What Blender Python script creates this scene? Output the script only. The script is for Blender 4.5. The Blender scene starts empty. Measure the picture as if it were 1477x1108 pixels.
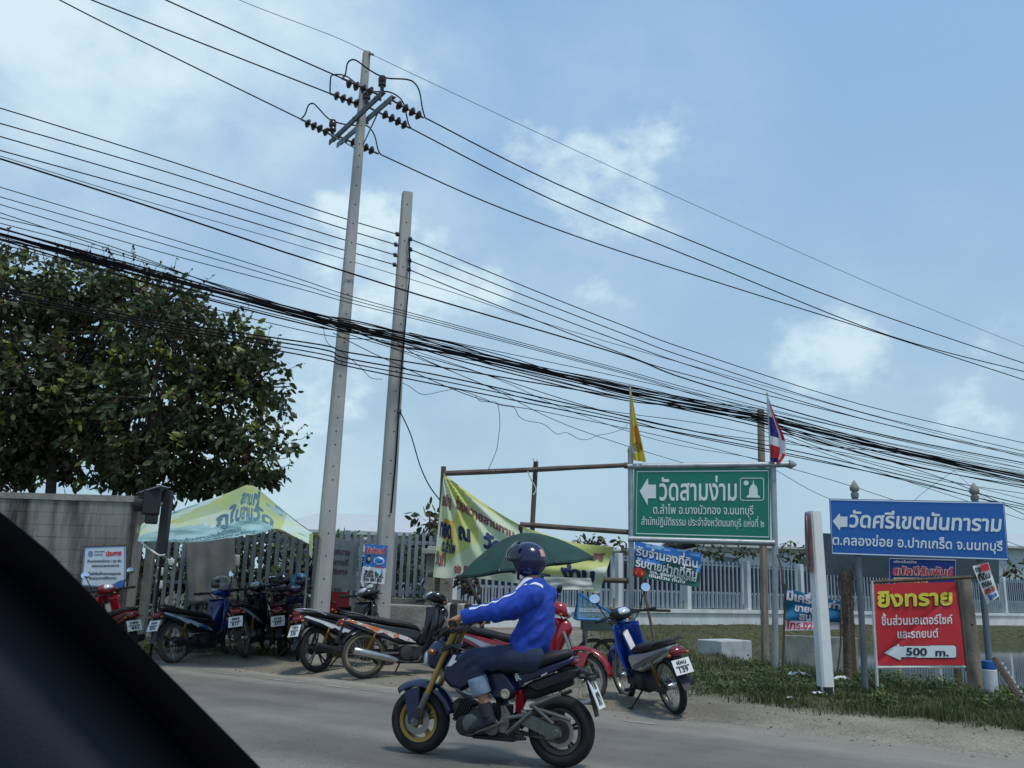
import bpy, bmesh, math, random
from mathutils import Vector, Matrix, noise
R = math.radians
PI = math.pi
rnd = random.Random(7)
SC = bpy.context.scene
C = SC.collection

# ------------------------------------------------------------------ camera
CAM_H = 1.2
FPX, PW, PH = 1277.0, 1477, 1108
PITCH, ROLL = math.atan(291.0 / FPX), math.atan(0.03)
_F = Vector((0, math.cos(PITCH), math.sin(PITCH)))
_U0 = Vector((0, -math.sin(PITCH), math.cos(PITCH)))
_R = Vector((1, 0, 0)) * math.cos(ROLL) + _U0 * math.sin(ROLL)
_U = _U0 * math.cos(ROLL) - Vector((1, 0, 0)) * math.sin(ROLL)
CAM = Vector((0, 0, CAM_H))
cd = bpy.data.cameras.new("camera")
cam = bpy.data.objects.new("camera", cd)
C.objects.link(cam)
cam.matrix_world = Matrix(((_R.x, _U.x, -_F.x, 0), (_R.y, _U.y, -_F.y, 0), (_R.z, _U.z, -_F.z, CAM_H), (0, 0, 0, 1)))
cd.sensor_width = 36
cd.lens = 36 * FPX / PW
cd.clip_start = 0.05
cd.clip_end = 3000
cd.dof.use_dof = True
cd.dof.focus_distance = 11
cd.dof.aperture_fstop = 18
SC.camera = cam

def ray(px, py):
    return _F * FPX + _R * (px - PW / 2) + _U * (PH / 2 - py)
def at(px, py, Y):
    d = ray(px, py)
    return CAM + d * (Y / d.y)
def G(px, py, z=0.0):
    d = ray(px, py)
    return CAM + d * ((z - CAM_H) / d.z)

# ------------------------------------------------------------------ world, sun, exposure
SUN_EL, SUN_AZ = R(68), R(140)          # azimuth clockwise from +Y
SC.view_settings.view_transform = 'Standard'
SC.view_settings.look = 'None'
SC.view_settings.gamma = 1
SC.view_settings.exposure = 0.0
W = bpy.data.worlds.new("World")
SC.world = W
W.use_nodes = True
nt = W.node_tree
N, L = nt.nodes, nt.links
bg = N['Background']
bg.inputs['Strength'].default_value = 0.1
sky = N.new('ShaderNodeTexSky')
sky.sky_type = 'NISHITA'
sky.sun_disc = False
sky.sun_elevation = SUN_EL
sky.sun_rotation = SUN_AZ
sky.air_density = 1.2
sky.dust_density = 1.6
sky.ozone_density = 1.5
tc = N.new('ShaderNodeTexCoord')
def wmath(op, a, b=None, c=None):
    n = N.new('ShaderNodeMath'); n.operation = op
    for i, q in enumerate((a, b, c)):
        if q is None: continue
        if isinstance(q, (int, float)): n.inputs[i].default_value = q
        else: L.new(q, n.inputs[i])
    return n.outputs[0]
def wmix(fac, a, b, mode='MIX'):
    n = N.new('ShaderNodeMix'); n.data_type = 'RGBA'; n.blend_type = mode
    if isinstance(fac, (int, float)): n.inputs[0].default_value = fac
    else: L.new(fac, n.inputs[0])
    for k, q in ((6, a), (7, b)):
        if isinstance(q, tuple): n.inputs[k].default_value = (*q, 1)
        else: L.new(q, n.inputs[k])
    return n.outputs[2]
def wnoise(vec, scale, detail=8, rough=.6):
    n = N.new('ShaderNodeTexNoise'); n.inputs['Scale'].default_value = scale
    n.inputs['Detail'].default_value = detail; n.inputs['Roughness'].default_value = rough
    L.new(vec, n.inputs['Vector']); return n.outputs['Fac']
D = tc.outputs['Generated']
mp = N.new('ShaderNodeMapping'); L.new(D, mp.inputs['Vector']); mp.inputs['Scale'].default_value = (1, 1, 1.5)
n1 = wnoise(mp.outputs[0], 9.0, 12, .60)
n2 = wnoise(mp.outputs[0], 3.0, 6, .55)
n3 = wnoise(mp.outputs[0], 22.0, 8, .62)
def cloud_field(lst, k):
    """soft directional patches: (sky pixel x, y, radius in degrees, density)"""
    acc = None
    for (x, y, rad, den) in lst:
        vm = N.new('ShaderNodeVectorMath'); vm.operation = 'DOT_PRODUCT'
        L.new(D, vm.inputs[0]); vm.inputs[1].default_value = ray(x, y).normalized()
        mr = N.new('ShaderNodeMapRange'); mr.interpolation_type = 'SMOOTHSTEP'
        L.new(vm.outputs['Value'], mr.inputs[0])
        mr.inputs[1].default_value = math.cos(R(rad * k)); mr.inputs[2].default_value = 1.0
        mr.inputs[3].default_value = 0; mr.inputs[4].default_value = den
        acc = mr.outputs[0] if acc is None else wmath('MAXIMUM', acc, mr.outputs[0])
    return acc
def ramp(v, a, b, lo=0.0, hi=1.0):
    mr = N.new('ShaderNodeMapRange'); mr.interpolation_type = 'SMOOTHSTEP'; L.new(v, mr.inputs[0])
    mr.inputs[1].default_value = a; mr.inputs[2].default_value = b; mr.inputs[3].default_value = lo; mr.inputs[4].default_value = hi
    return mr.outputs[0]
# thin high veil at the upper left, and thin veils low down
VEIL = [(170, -30, 12, 1.25), (310, 30, 9, 1.05), (120, -40, 15, 1.0), (330, 20, 12, .9), (230, 90, 8, .7), (330, 150, 7, .5), (420, 60, 8, .5), (620, 150, 6, .45), (560, 400, 9, .6), (450, 600, 10, .6), (760, 420, 10, .3), (900, 240, 10, .35), (720, 600, 10, .35), (520, 30, 6, .3), (1300, 590, 12, .3)]
veil = wmath('MULTIPLY', cloud_field(VEIL, 1.3), ramp(wmath('ADD', wmath('MULTIPLY', n2, .6), wmath('MULTIPLY', n1, .4)), .30, .66))
# small heaped puffs with a ragged edge
PUFF = [(765, 200, 2.6, .62), (745, 165, 1.6, .4), (930, 190, 2.8, .7), (975, 172, 1.7, .6), (895, 225, 2.0, .5), (850, 270, 3.8, .95), (910, 285, 2.8, .8), (790, 290, 2.6, .6), (965, 310, 2.2, .42),
        (510, 325, 3.0, 1.0), (470, 355, 2.6, .8), (560, 330, 2.2, .8), (640, 395, 3.2, 1.0), (690, 415, 2.4, .75), (600, 420, 3.2, .85), (540, 400, 3.0, .7), (860, 413, 1.9, .5), (905, 418, 1.5, .4),
        (1165, 505, 2.7, 1.1), (1205, 500, 2.6, 1.1), (1240, 520, 2.4, .85), (1185, 530, 2.4, .9), (1270, 535, 1.8, .55), (1375, 600, 2.4, .6), (1420, 612, 2.0, .5), (1450, 505, 2.4, .55), (440, 545, 3.4, .8), (480, 580, 3.2, .7), (420, 620, 3.2, .7), (1075, 132, 1.5, .3), (700, 480, 2.6, .5), (600, 130, 2.0, .4)]
pn = wmath('ADD', wmath('MULTIPLY', n1, .62), wmath('MULTIPLY', n3, .38))
puff = ramp(wmath('ADD', wmath('MULTIPLY', cloud_field(PUFF, 1.25), .95), wmath('MULTIPLY', wmath('SUBTRACT', pn, .5), 4.2)), .30, 1.25)
puff = wmath('MULTIPLY', puff, ramp(cloud_field(PUFF, 1.6), .04, .55))
cloudf = wmath('MINIMUM', wmath('ADD', wmath('MULTIPLY', veil, .86), wmath('MULTIPLY', puff, .68)), .93)
sep = N.new('ShaderNodeSeparateXYZ'); L.new(D, sep.inputs[0])
hz = N.new('ShaderNodeMapRange'); hz.interpolation_type = 'SMOOTHSTEP'
L.new(sep.outputs['Z'], hz.inputs[0]); hz.inputs[1].default_value = .6; hz.inputs[2].default_value = -.05
hz.inputs[3].default_value = 0.0; hz.inputs[4].default_value = 1.0
SKY_TOP, SKY_HZ, SKY_CL = (3.05, 5.1, 8.05), (4.2, 6.15, 7.5), (7.0, 8.7, 9.4)
base = wmix(.85, sky.outputs[0], wmix(hz.outputs[0], SKY_TOP, SKY_HZ))
bg_in = wmix(cloudf, base, SKY_CL)
L.new(bg_in, bg.inputs['Color'])

sd = bpy.data.lights.new("sun", 'SUN')
sd.energy = 2.0
sd.angle = R(9)
sd.color = (1.0, .95, .87)
so = bpy.data.objects.new("sun", sd)
C.objects.link(so)
SUN_DIR = Vector((math.sin(SUN_AZ) * math.cos(SUN_EL), math.cos(SUN_AZ) * math.cos(SUN_EL), math.sin(SUN_EL)))
so.rotation_euler = SUN_DIR.to_track_quat('Z', 'Y').to_euler()
so.location = (0, 0, 30)

# ------------------------------------------------------------------ materials
def lin(c):
    return tuple((q / 255 / 12.92) if q / 255 <= .04045 else ((q / 255 + .055) / 1.055) ** 2.4 for q in c)
MATS = {}
def mat(name, rgb, rough=.6, metal=0.0, var=.12, scale=5.0, bump=0.0, bscale=40.0, spec=.5, coat=0.0, second=None, trans=0.0, stretch=(1, 1, 1), sharp=(.35, .65)):
    """a Principled material of one colour (sRGB 0-255), broken up by noise; second is a colour of stains or dust"""
    if name in MATS: return MATS[name]
    m = bpy.data.materials.new(name); m.use_nodes = True; MATS[name] = m
    n, l = m.node_tree.nodes, m.node_tree.links
    b = n['Principled BSDF']
    c = lin(rgb)
    b.inputs['Roughness'].default_value = rough; b.inputs['Metallic'].default_value = metal
    b.inputs['Specular IOR Level'].default_value = spec
    b.inputs['Coat Weight'].default_value = coat
    m.diffuse_color = (*c, 1)
    t = n.new('ShaderNodeTexCoord'); mpn = n.new('ShaderNodeMapping'); mpn.inputs['Scale'].default_value = stretch
    l.new(t.outputs['Object'], mpn.inputs['Vector'])
    ns = n.new('ShaderNodeTexNoise'); ns.inputs['Scale'].default_value = scale; ns.inputs['Detail'].default_value = 7
    ns.inputs['Roughness'].default_value = .62
    l.new(mpn.outputs[0], ns.inputs['Vector'])
    rp = n.new('ShaderNodeValToRGB'); l.new(ns.outputs['Fac'], rp.inputs[0])
    rp.color_ramp.elements[0].position = sharp[0]; rp.color_ramp.elements[1].position = sharp[1]
    c2 = lin(second) if second else tuple(min(1, q * (1 + var)) for q in c)
    c1 = c if second else tuple(q * (1 - var) for q in c)
    rp.color_ramp.elements[0].color = (*c1, 1); rp.color_ramp.elements[1].color = (*c2, 1)
    l.new(rp.outputs[0], b.inputs['Base Color'])
    if bump:
        nb = n.new('ShaderNodeTexNoise'); nb.inputs['Scale'].default_value = bscale; nb.inputs['Detail'].default_value = 5
        l.new(mpn.outputs[0], nb.inputs['Vector'])
        bp_ = n.new('ShaderNodeBump'); bp_.inputs['Strength'].default_value = bump; bp_.inputs['Distance'].default_value = .02
        l.new(nb.outputs['Fac'], bp_.inputs['Height']); l.new(bp_.outputs[0], b.inputs['Normal'])
    if trans:
        tr = n.new('ShaderNodeBsdfTranslucent'); mx = n.new('ShaderNodeMixShader'); mx.inputs[0].default_value = trans
        l.new(rp.outputs[0], tr.inputs[0]); l.new(b.outputs[0], mx.inputs[1]); l.new(tr.outputs[0], mx.inputs[2])
        l.new(mx.outputs[0], n['Material Output'].inputs[0])
    return m

# ------------------------------------------------------------------ mesh building
class B:
    """collects shapes of one mesh; M is a matrix put on all that is added, cur the material slot"""
    def __init__(s, M=None): s.v, s.f, s.k, s.cur, s.M = [], [], [], 0, M
    def add(s, vs, fs):
        o = len(s.v)
        s.v += [tuple(s.M @ Vector(p)) for p in vs] if s.M else [tuple(p) for p in vs]
        s.f += [tuple(i + o for i in f) for f in fs]; s.k += [s.cur] * len(fs); return s
    def box(s, c, d, rot=None, taper=1.0):
        c = Vector(c); q = []
        for z in (-1, 1):
            t = taper if z > 0 else 1
            for (x, y) in ((-1, -1), (1, -1), (1, 1), (-1, 1)):
                p = Vector((x * d[0] / 2 * t, y * d[1] / 2 * t, z * d[2] / 2))
                q.append(c + (rot @ p if rot else p))
        return s.add(q, [(3, 2, 1, 0), (4, 5, 6, 7), (0, 1, 5, 4), (1, 2, 6, 5), (2, 3, 7, 6), (3, 0, 4, 7)])
    def tube(s, pts, r, n=8, cap=True, sq=1.0):
        pts = [Vector(p) for p in pts]; m = len(pts)
        rs = r if isinstance(r, (list, tuple)) else [r] * m
        vs, fs = [], []; u = None
        for i, p in enumerate(pts):
            t = (pts[min(i + 1, m - 1)] - pts[max(i - 1, 0)])
            t = t.normalized() if t.length > 1e-9 else Vector((0, 0, 1))
            if u is None:
                u = t.cross(Vector((0, 0, 1)) if abs(t.z) < .9 else Vector((0, 1, 0))).normalized()
            u = (u - t * u.dot(t)); u = u.normalized() if u.length > 1e-6 else t.orthogonal().normalized()
            w = t.cross(u)
            for j in range(n):
                a = 2 * PI * j / n
                vs.append(p + u * (rs[i] * math.cos(a)) + w * (rs[i] * sq * math.sin(a)))
        for i in range(m - 1):
            for j in range(n):
                fs.append((i * n + j, i * n + (j + 1) % n, (i + 1) * n + (j + 1) % n, (i + 1) * n + j))
        if cap: fs += [tuple(range(n - 1, -1, -1)), tuple((m - 1) * n + j for j in range(n))]
        return s.add(vs, fs)
    def lathe(s, prof, o=(0, 0, 0), axis=(0, 0, 1), n=24, close=False):
        """prof: (radius, height along the axis)"""
        o = Vector(o); ax = Vector(axis).normalized(); u = ax.orthogonal().normalized(); w = ax.cross(u); vs, fs = [], []
        for (r, h) in prof:
            for j in range(n):
                a = 2 * PI * j / n; vs.append(o + ax * h + (u * math.cos(a) + w * math.sin(a)) * r)
        m = len(prof)
        for i in range(m if close else m - 1):
            k = (i + 1) % m
            for j in range(n): fs.append((i * n + j, i * n + (j + 1) % n, k * n + (j + 1) % n, k * n + j))
        if not close: fs += [tuple(range(n - 1, -1, -1)), tuple((m - 1) * n + j for j in range(n))]
        return s.add(vs, fs)
    def ell(s, c, r, rot=None, nu=14, nv=9):
        c = Vector(c); vs, fs = [], []
        for i in range(1, nv):
            t = PI * i / nv
            for j in range(nu):
                a = 2 * PI * j / nu
                p = Vector((r[0] * math.sin(t) * math.cos(a), r[1] * math.sin(t) * math.sin(a), r[2] * math.cos(t)))
                vs.append(c + (rot @ p if rot else p))
        for q in (Vector((0, 0, r[2])), Vector((0, 0, -r[2]))): vs.append(c + (rot @ q if rot else q))
        T, Bm = len(vs) - 2, len(vs) - 1
        for i in range(nv - 2):
            for j in range(nu): fs.append((i * nu + j, (i + 1) * nu + j, (i + 1) * nu + (j + 1) % nu, i * nu + (j + 1) % nu))
        for j in range(nu):
            fs.append((T, j, (j + 1) % nu)); fs.append((Bm, (nv - 2) * nu + (j + 1) % nu, (nv - 2) * nu + j))
        return s.add(vs, fs)
    def prism(s, poly, vec):
        """poly: points of one face in order; vec: the way it is pulled out"""
        v = Vector(vec); n = len(poly); ps = [Vector(p) for p in poly]
        vs = ps + [p + v for p in ps]
        return s.add(vs, [tuple(range(n - 1, -1, -1)), tuple(range(n, 2 * n))] + [(i, (i + 1) % n, n + (i + 1) % n, n + i) for i in range(n)])
    def xz(s, poly, y0, y1):
        return s.prism([(x, y0, z) for (x, z) in poly], (0, y1 - y0, 0))
    def loft(s, rings, cap=True, close=True):
        n = len(rings[0]); vs = [p for r in rings for p in r]; fs = []
        for i in range(len(rings) - 1):
            for j in range(n if close else n - 1):
                fs.append((i * n + j, i * n + (j + 1) % n, (i + 1) * n + (j + 1) % n, (i + 1) * n + j))
        if cap and close: fs += [tuple(range(n - 1, -1, -1)), tuple((len(rings) - 1) * n + j for j in range(n))]
        return s.add(vs, fs)
    def hull(s, secs, n=14, e=2.5):
        """secs along x: (x, z, half width, half height) - super-elliptic sections"""
        rings = []
        for (x, z, w, h) in secs:
            r = []
            for j in range(n):
                a = 2 * PI * j / n; ca, sa = math.cos(a), math.sin(a)
                r.append((x, w * math.copysign(abs(ca) ** (2 / e), ca), z + h * math.copysign(abs(sa) ** (2 / e), sa)))
            rings.append(r)
        return s.loft(rings)
    def grid(s, fn, nu, nv):
        vs = [fn(i / nu, j / nv) for j in range(nv + 1) for i in range(nu + 1)]
        return s.add(vs, [(j * (nu + 1) + i, j * (nu + 1) + i + 1, (j + 1) * (nu + 1) + i + 1, (j + 1) * (nu + 1) + i) for j in range(nv) for i in range(nu)])

def obj(name, b, m, parent=None, ang=35, bev=0.0, solid=0.0, soff=0.0, sub=0, fix=False):
    me = bpy.data.meshes.new(name)
    me.from_pydata(b.v, [], b.f)
    ms = m if isinstance(m, (list, tuple)) else [m]
    for q in ms: me.materials.append(q)
    if len(ms) > 1: me.polygons.foreach_set('material_index', b.k)
    if fix:
        bm_ = bmesh.new(); bm_.from_mesh(me); bmesh.ops.recalc_face_normals(bm_, faces=bm_.faces); bm_.to_mesh(me); bm_.free()
    me.update()
    if ang:
        me.shade_smooth()
        if ang < 180: me.set_sharp_from_angle(angle=R(ang))
    o = bpy.data.objects.new(name, me)
    C.objects.link(o)
    if parent: o.parent = parent
    if solid:
        md = o.modifiers.new('solid', 'SOLIDIFY'); md.thickness = solid; md.offset = soff
    if bev:
        md = o.modifiers.new('bevel', 'BEVEL'); md.width = bev; md.segments = 3; md.limit_method = 'ANGLE'; md.angle_limit = R(40)
    if sub:
        md = o.modifiers.new('sub', 'SUBSURF'); md.levels = md.render_levels = sub
    return o
def tag(o, label, cat, group=None):
    o['label'] = label; o['category'] = cat
    if group: o['group'] = group
    return o
def thing(name, label, cat, loc=(0, 0, 0), M=None, group=None):
    o = bpy.data.objects.new(name, None); C.objects.link(o)
    o.empty_display_size = .2
    if M is not None: o.matrix_world = M
    else: o.location = loc
    return tag(o, label, cat, group)
def struct(o, kind='structure'): o['kind'] = kind; return o
def crv(pts, per=8):
    """Catmull-Rom through the points"""
    P = [Vector(p) for p in pts]; n = len(P); out = []
    if n < 3:
        return [P[0].lerp(P[-1], i / per) for i in range(per + 1)]
    for i in range(n - 1):
        a, b, c, d = P[max(i - 1, 0)], P[i], P[i + 1], P[min(i + 2, n - 1)]
        for k in range(per):
            t = k / per
            out.append(.5 * ((2 * b) + (c - a) * t + (2 * a - 5 * b + 4 * c - d) * t * t + (3 * b - a - 3 * c + d) * t ** 3))
    return out + [P[-1]]

# ------------------------------------------------------------------ lettering
_TC = {}
_UP = set(map(chr, [0xE31, 0xE34, 0xE35, 0xE36, 0xE37, 0xE47, 0xE4D]))
_TONE = set(map(chr, range(0xE48, 0xE4D)))
def _loops(body):
    cu = bpy.data.curves.new('t', 'FONT'); cu.body = body; cu.size = 1; cu.fill_mode = 'NONE'; cu.resolution_u = 3
    o = bpy.data.objects.new('t', cu); C.objects.link(o)
    me = bpy.data.meshes.new_from_object(o.evaluated_get(bpy.context.evaluated_depsgraph_get()))
    V = [v.co.copy() for v in me.vertices]; nx = {}
    for e in me.edges:
        a, b = e.vertices; nx.setdefault(a, []).append(b); nx.setdefault(b, []).append(a)
    seen, out = set(), []
    for st in range(len(V)):
        if st in seen or st not in nx: continue
        lp, cur, prev = [], st, -1
        while cur not in seen:
            seen.add(cur); lp.append((V[cur].x, V[cur].y))
            q = [k for k in nx[cur] if k != prev and k not in seen]
            prev = cur
            if not q: break
            cur = q[0]
        out.append(lp)
    bpy.data.objects.remove(o); bpy.data.curves.remove(cu); bpy.data.meshes.remove(me)
    return out
def glyph_rows(body, bold=0.0, rows=46):
    """a word as thin level strips (x0, x1, y0, y1), union of its outlines"""
    key = (body, bold, rows)
    if key in _TC: return _TC[key]
    lps = _loops(body)
    if any(body[i] in _TONE and i and body[i - 1] in _UP for i in range(len(body))):
        k, res = 0, []
        for i, ch in enumerate(body):
            if ch == ' ': continue
            if ch not in _TC: _TC[ch] = len(_loops(ch)) if ch.strip() else 0
            for _ in range(_TC[ch]):
                if k < len(lps):
                    up = .17 if (ch in _TONE and i and body[i - 1] in _UP) else 0
                    res.append([(x, y + up) for x, y in lps[k]]); k += 1
        lps = res + lps[k:]
    ys = [y for l in lps for _, y in l]; y0, y1 = min(ys), max(ys)
    dy = 1.0 / rows; n = int((y1 - y0) / dy) + 1
    raw = []
    for r in range(n):
        y = y0 + (r + .5) * dy; xs = []
        for l in lps:
            for i in range(len(l)):
                (xa, ya), (xb, yb) = l[i], l[(i + 1) % len(l)]
                if (ya <= y) != (yb <= y): xs.append((xa + (y - ya) * (xb - xa) / (yb - ya), 1 if yb > ya else -1))
        xs.sort(); w = 0; iv = []
        for x, s in xs:
            if w == 0: st = x
            w += s
            if w == 0: iv.append((st, x))
        raw.append(iv)
    kb = int(round(bold / dy))
    out = []
    for r in range(-kb, n + kb):
        iv = []
        for q in range(max(0, r - kb), min(n, r + kb + 1)):
            e = math.sqrt(max(0, bold * bold - ((q - r) * dy) ** 2)) if bold else 0
            iv += [(a - e, b + e) for a, b in raw[q]]
        iv.sort(); mg = []
        for a, b in iv:
            if mg and a <= mg[-1][1]: mg[-1] = (mg[-1][0], max(b, mg[-1][1]))
            else: mg.append((a, b))
        out += [(a, b, y0 + r * dy, y0 + (r + 1) * dy) for a, b in mg]
    _TC[key] = out
    return out
def letter(b, body, pl, pr, h, P, bold=.03, step=.25, rows=46, slant=0.0):
    """body from photo pixel pl to pr on its base line, h the height of a plain letter; P maps a pixel to the surface"""
    rw = glyph_rows(body, bold, rows)
    x0 = min(q[0] for q in rw); x1 = max(q[1] for q in rw); U = .56
    dx, dyy = pr[0] - pl[0], pr[1] - pl[1]; ln = math.hypot(dx, dyy); nx_, ny_ = dyy / ln, -dx / ln
    def m(x, y):
        t = (x - x0) / (x1 - x0); q = y / U * h
        return P(pl[0] + dx * t + nx_ * q + slant * q, pl[1] + dyy * t + ny_ * q)
    for (a, c, ya, yb) in rw:
        k = max(1, int((c - a) / step)); vs = []
        for i in range(k + 1):
            x = a + (c - a) * i / k; vs += [m(x, ya), m(x, yb)]
        b.add(vs, [(2 * i, 2 * i + 2, 2 * i + 3, 2 * i + 1) for i in range(k)])
def plane_of(*pts):
    """surface through three (px, py, Y): 1/Y is linear over the picture of a plane"""
    (x1, y1, a), (x2, y2, b_), (x3, y3, c_) = pts
    Mx = Matrix(((x1, y1, 1), (x2, y2, 1), (x3, y3, 1))).inverted() @ Vector((1 / a, 1 / b_, 1 / c_))
    return lambda px, py, off=0.0: at(px, py, 1 / (Mx[0] * px + Mx[1] * py + Mx[2]) - off)
# ------------------------------------------------------------------ ground, road, pond
E1, E2 = G(1477, 1096), G(215, 952)
RD = (E1 - E2).normalized()                     # along the road edge, to the right
RN = Vector((-RD.y, RD.x, 0))                   # away from the camera
if RN.y < 0: RN = -RN
def road_d(x, y): return (x - E2.x) * RN.x + (y - E2.y) * RN.y
GRASS = [G(*p) for p in ((845, 900), (850, 945), (872, 984), (1000, 1010), (1100, 1027), (1250, 1045), (1477, 1064), (1900, 1105))] + [Vector((60, 20, 0)), Vector((60, 46, 0)), G(930, 893)]
POND = [G(*p) for p in ((962, 944), (1050, 957), (1150, 974), (1300, 994), (1477, 1011), (1900, 1052))] + [Vector((60, 30, 0)), G(1900, 914), G(1477, 912), G(1250, 912), G(1100, 915), G(992, 922)]
def poly_sd(poly, x, y):
    """signed distance, positive inside"""
    ins, best = False, 1e9; n = len(poly)
    for i in range(n):
        a, b = poly[i], poly[(i + 1) % n]
        if (a.y > y) != (b.y > y) and x < (b.x - a.x) * (y - a.y) / (b.y - a.y) + a.x: ins = not ins
        ex, ey = b.x - a.x, b.y - a.y; t = max(0, min(1, ((x - a.x) * ex + (y - a.y) * ey) / (ex * ex + ey * ey + 1e-9)))
        d = (x - a.x - ex * t) ** 2 + (y - a.y - ey * t) ** 2
        if d < best: best = d
    return math.sqrt(best) * (1 if ins else -1)
def sstep(a, b, x):
    t = max(0, min(1, (x - a) / (b - a))); return t * t * (3 - 2 * t)
def fbm(x, y, s=1.0, z=0.0): return noise.fractal(Vector((x * s, y * s, z)), .6, 2.0, 5)
def ground_z(x, y):
    d = road_d(x, y)
    if d < -.6 or abs(x) > 45 or y > 60: return -.03 if d < -.6 else .05
    z = -.03 + .10 * sstep(-.35, .8, d + .22 * fbm(x, y, .9))
    z += (.014 * fbm(x, y, 2.3) + .006 * fbm(x, y, 7)) * sstep(-.2, .8, d)
    if x > 1 and y > 8:
        p = poly_sd(POND, x, y) + .12 * fbm(x, y, 1.2)
        z -= .52 * sstep(-.1, 1.0, p)
        g = poly_sd(GRASS, x, y)
        z += .05 * sstep(0, .8, g) * (1 + fbm(x, y, 1.6)) * (1 - sstep(-.2, .4, p))
    return z
def GZ(px, py):
    z = .06
    for _ in range(5):
        p = G(px, py, z); z = ground_z(p.x, p.y)
    return Vector((p.x, p.y, z))
def grass_amount(x, y):
    if x < .5:
        d = road_d(x, y)                                   # weeds along the foot of the wall
        return .75 if (x < -2.2 and y > 14.0 + .3 * fbm(x, y, 1.5)) else 0.0
    g = poly_sd(GRASS, x, y)
    return sstep(-.35, .45, g + .42 * fbm(x, y, 1.1) + .2 * fbm(x, y, 4))
xs = [-2000, -700, -250, -90, -45, -28, -20] + [-16 + .22 * i for i in range(int(50 / .22))] + [36, 40, 48, 60, 90, 250, 700, 2000]
ys = [-2000, -500, -100, -30, -8, 0, 2] + [3 + .22 * i for i in range(int(40 / .22))] + [44, 47, 50, 60, 90, 200, 600, 2200]
gb = B(); nx = len(xs); gr_att = []
for y in ys:
    for x in xs:
        inn = -16 <= x <= 36 and 3 <= y <= 44
        gb.v.append((x, y, ground_z(x, y) if inn else (-.03 if road_d(x, y) < 0 else .04)))
        gr_att.append(grass_amount(x, y) if inn else (.9 if y > 40 else 0))
gb.f = [(j * nx + i, j * nx + i + 1, (j + 1) * nx + i + 1, (j + 1) * nx + i) for j in range(len(ys) - 1) for i in range(nx - 1)]
gb.k = [0] * len(gb.f)
mg = mat('dirt_ground', (138, 133, 121), rough=.95, var=.30, scale=.8, bump=.55, bscale=22, spec=.12)
n_, l_ = mg.node_tree.nodes, mg.node_tree.links
at_ = n_.new('ShaderNodeAttribute'); at_.attribute_name = 'grass'
mixg = n_.new('ShaderNodeMix'); mixg.data_type = 'RGBA'
pb = n_['Principled BSDF']; src = pb.inputs['Base Color'].links[0].from_socket
# fine gravel speckle over the dirt
vo = n_.new('ShaderNodeTexNoise'); vo.inputs['Scale'].default_value = 46; vo.inputs['Detail'].default_value = 3
tcn = n_.new('ShaderNodeTexCoord'); l_.new(tcn.outputs['Object'], vo.inputs['Vector'])
vr = n_.new('ShaderNodeValToRGB'); l_.new(vo.outputs['Fac'], vr.inputs[0])
vr.color_ramp.elements[0].position = .3; vr.color_ramp.elements[1].position = .72
vr.color_ramp.elements[0].color = (.62, .6, .57, 1); vr.color_ramp.elements[1].color = (1.25, 1.23, 1.2, 1)
mul = n_.new('ShaderNodeMix'); mul.data_type = 'RGBA'; mul.blend_type = 'MULTIPLY'; mul.inputs[0].default_value = 1
l_.new(src, mul.inputs[6]); l_.new(vr.outputs[0], mul.inputs[7])
gn = n_.new('ShaderNodeTexNoise'); gn.inputs['Scale'].default_value = 9; gn.inputs['Detail'].default_value = 8; l_.new(tcn.outputs['Object'], gn.inputs['Vector'])
gr = n_.new('ShaderNodeValToRGB'); l_.new(gn.outputs['Fac'], gr.inputs[0])
gr.color_ramp.elements[0].position = .36; gr.color_ramp.elements[1].position = .7
gr.color_ramp.elements[0].color = (*lin((58, 64, 40)), 1); gr.color_ramp.elements[1].color = (*lin((98, 94, 70)), 1)
l_.new(at_.outputs['Fac'], mixg.inputs[0]); l_.new(mul.outputs[2], mixg.inputs[6]); l_.new(gr.outputs[0], mixg.inputs[7])
l_.new(mixg.outputs[2], pb.inputs['Base Color'])
ground = struct(obj('ground', gb, mg, ang=180))
atr = ground.data.attributes.new('grass', 'FLOAT', 'POINT'); atr.data.foreach_set('value', gr_att)

mr_ = mat('asphalt', (129, 127, 119), rough=.9, var=.22, scale=.45, bump=.5, bscale=120, spec=.25)
n_, l_ = mr_.node_tree.nodes, mr_.node_tree.links
pb = n_['Principled BSDF']; src = pb.inputs['Base Color'].links[0].from_socket
def dust_layer(n_, l_, src, attr, col, lo, hi, scale):
    a = n_.new('ShaderNodeAttribute'); a.attribute_name = attr
    q = n_.new('ShaderNodeTexNoise'); q.inputs['Scale'].default_value = scale; q.inputs['Detail'].default_value = 8; q.inputs['Roughness'].default_value = .65
    t = n_.new('ShaderNodeTexCoord'); l_.new(t.outputs['Object'], q.inputs['Vector'])
    s = n_.new('ShaderNodeMath'); s.operation = 'ADD'; l_.new(a.outputs['Fac'], s.inputs[0]); l_.new(q.outputs['Fac'], s.inputs[1])
    r = n_.new('ShaderNodeMapRange'); l_.new(s.outputs[0], r.inputs[0]); r.inputs[1].default_value = lo; r.inputs[2].default_value = hi
    m = n_.new('ShaderNodeMix'); m.data_type = 'RGBA'; l_.new(r.outputs[0], m.inputs[0]); l_.new(src, m.inputs[6]); m.inputs[7].default_value = (*lin(col), 1)
    return m.outputs[2]
s1 = dust_layer(n_, l_, src, 'edge', (152, 148, 136), .80, 1.4, 2.2)
sp = n_.new('ShaderNodeTexNoise'); sp.inputs['Scale'].default_value = 90; sp.inputs['Detail'].default_value = 2
tq = n_.new('ShaderNodeTexCoord'); l_.new(tq.outputs['Object'], sp.inputs['Vector'])
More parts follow.
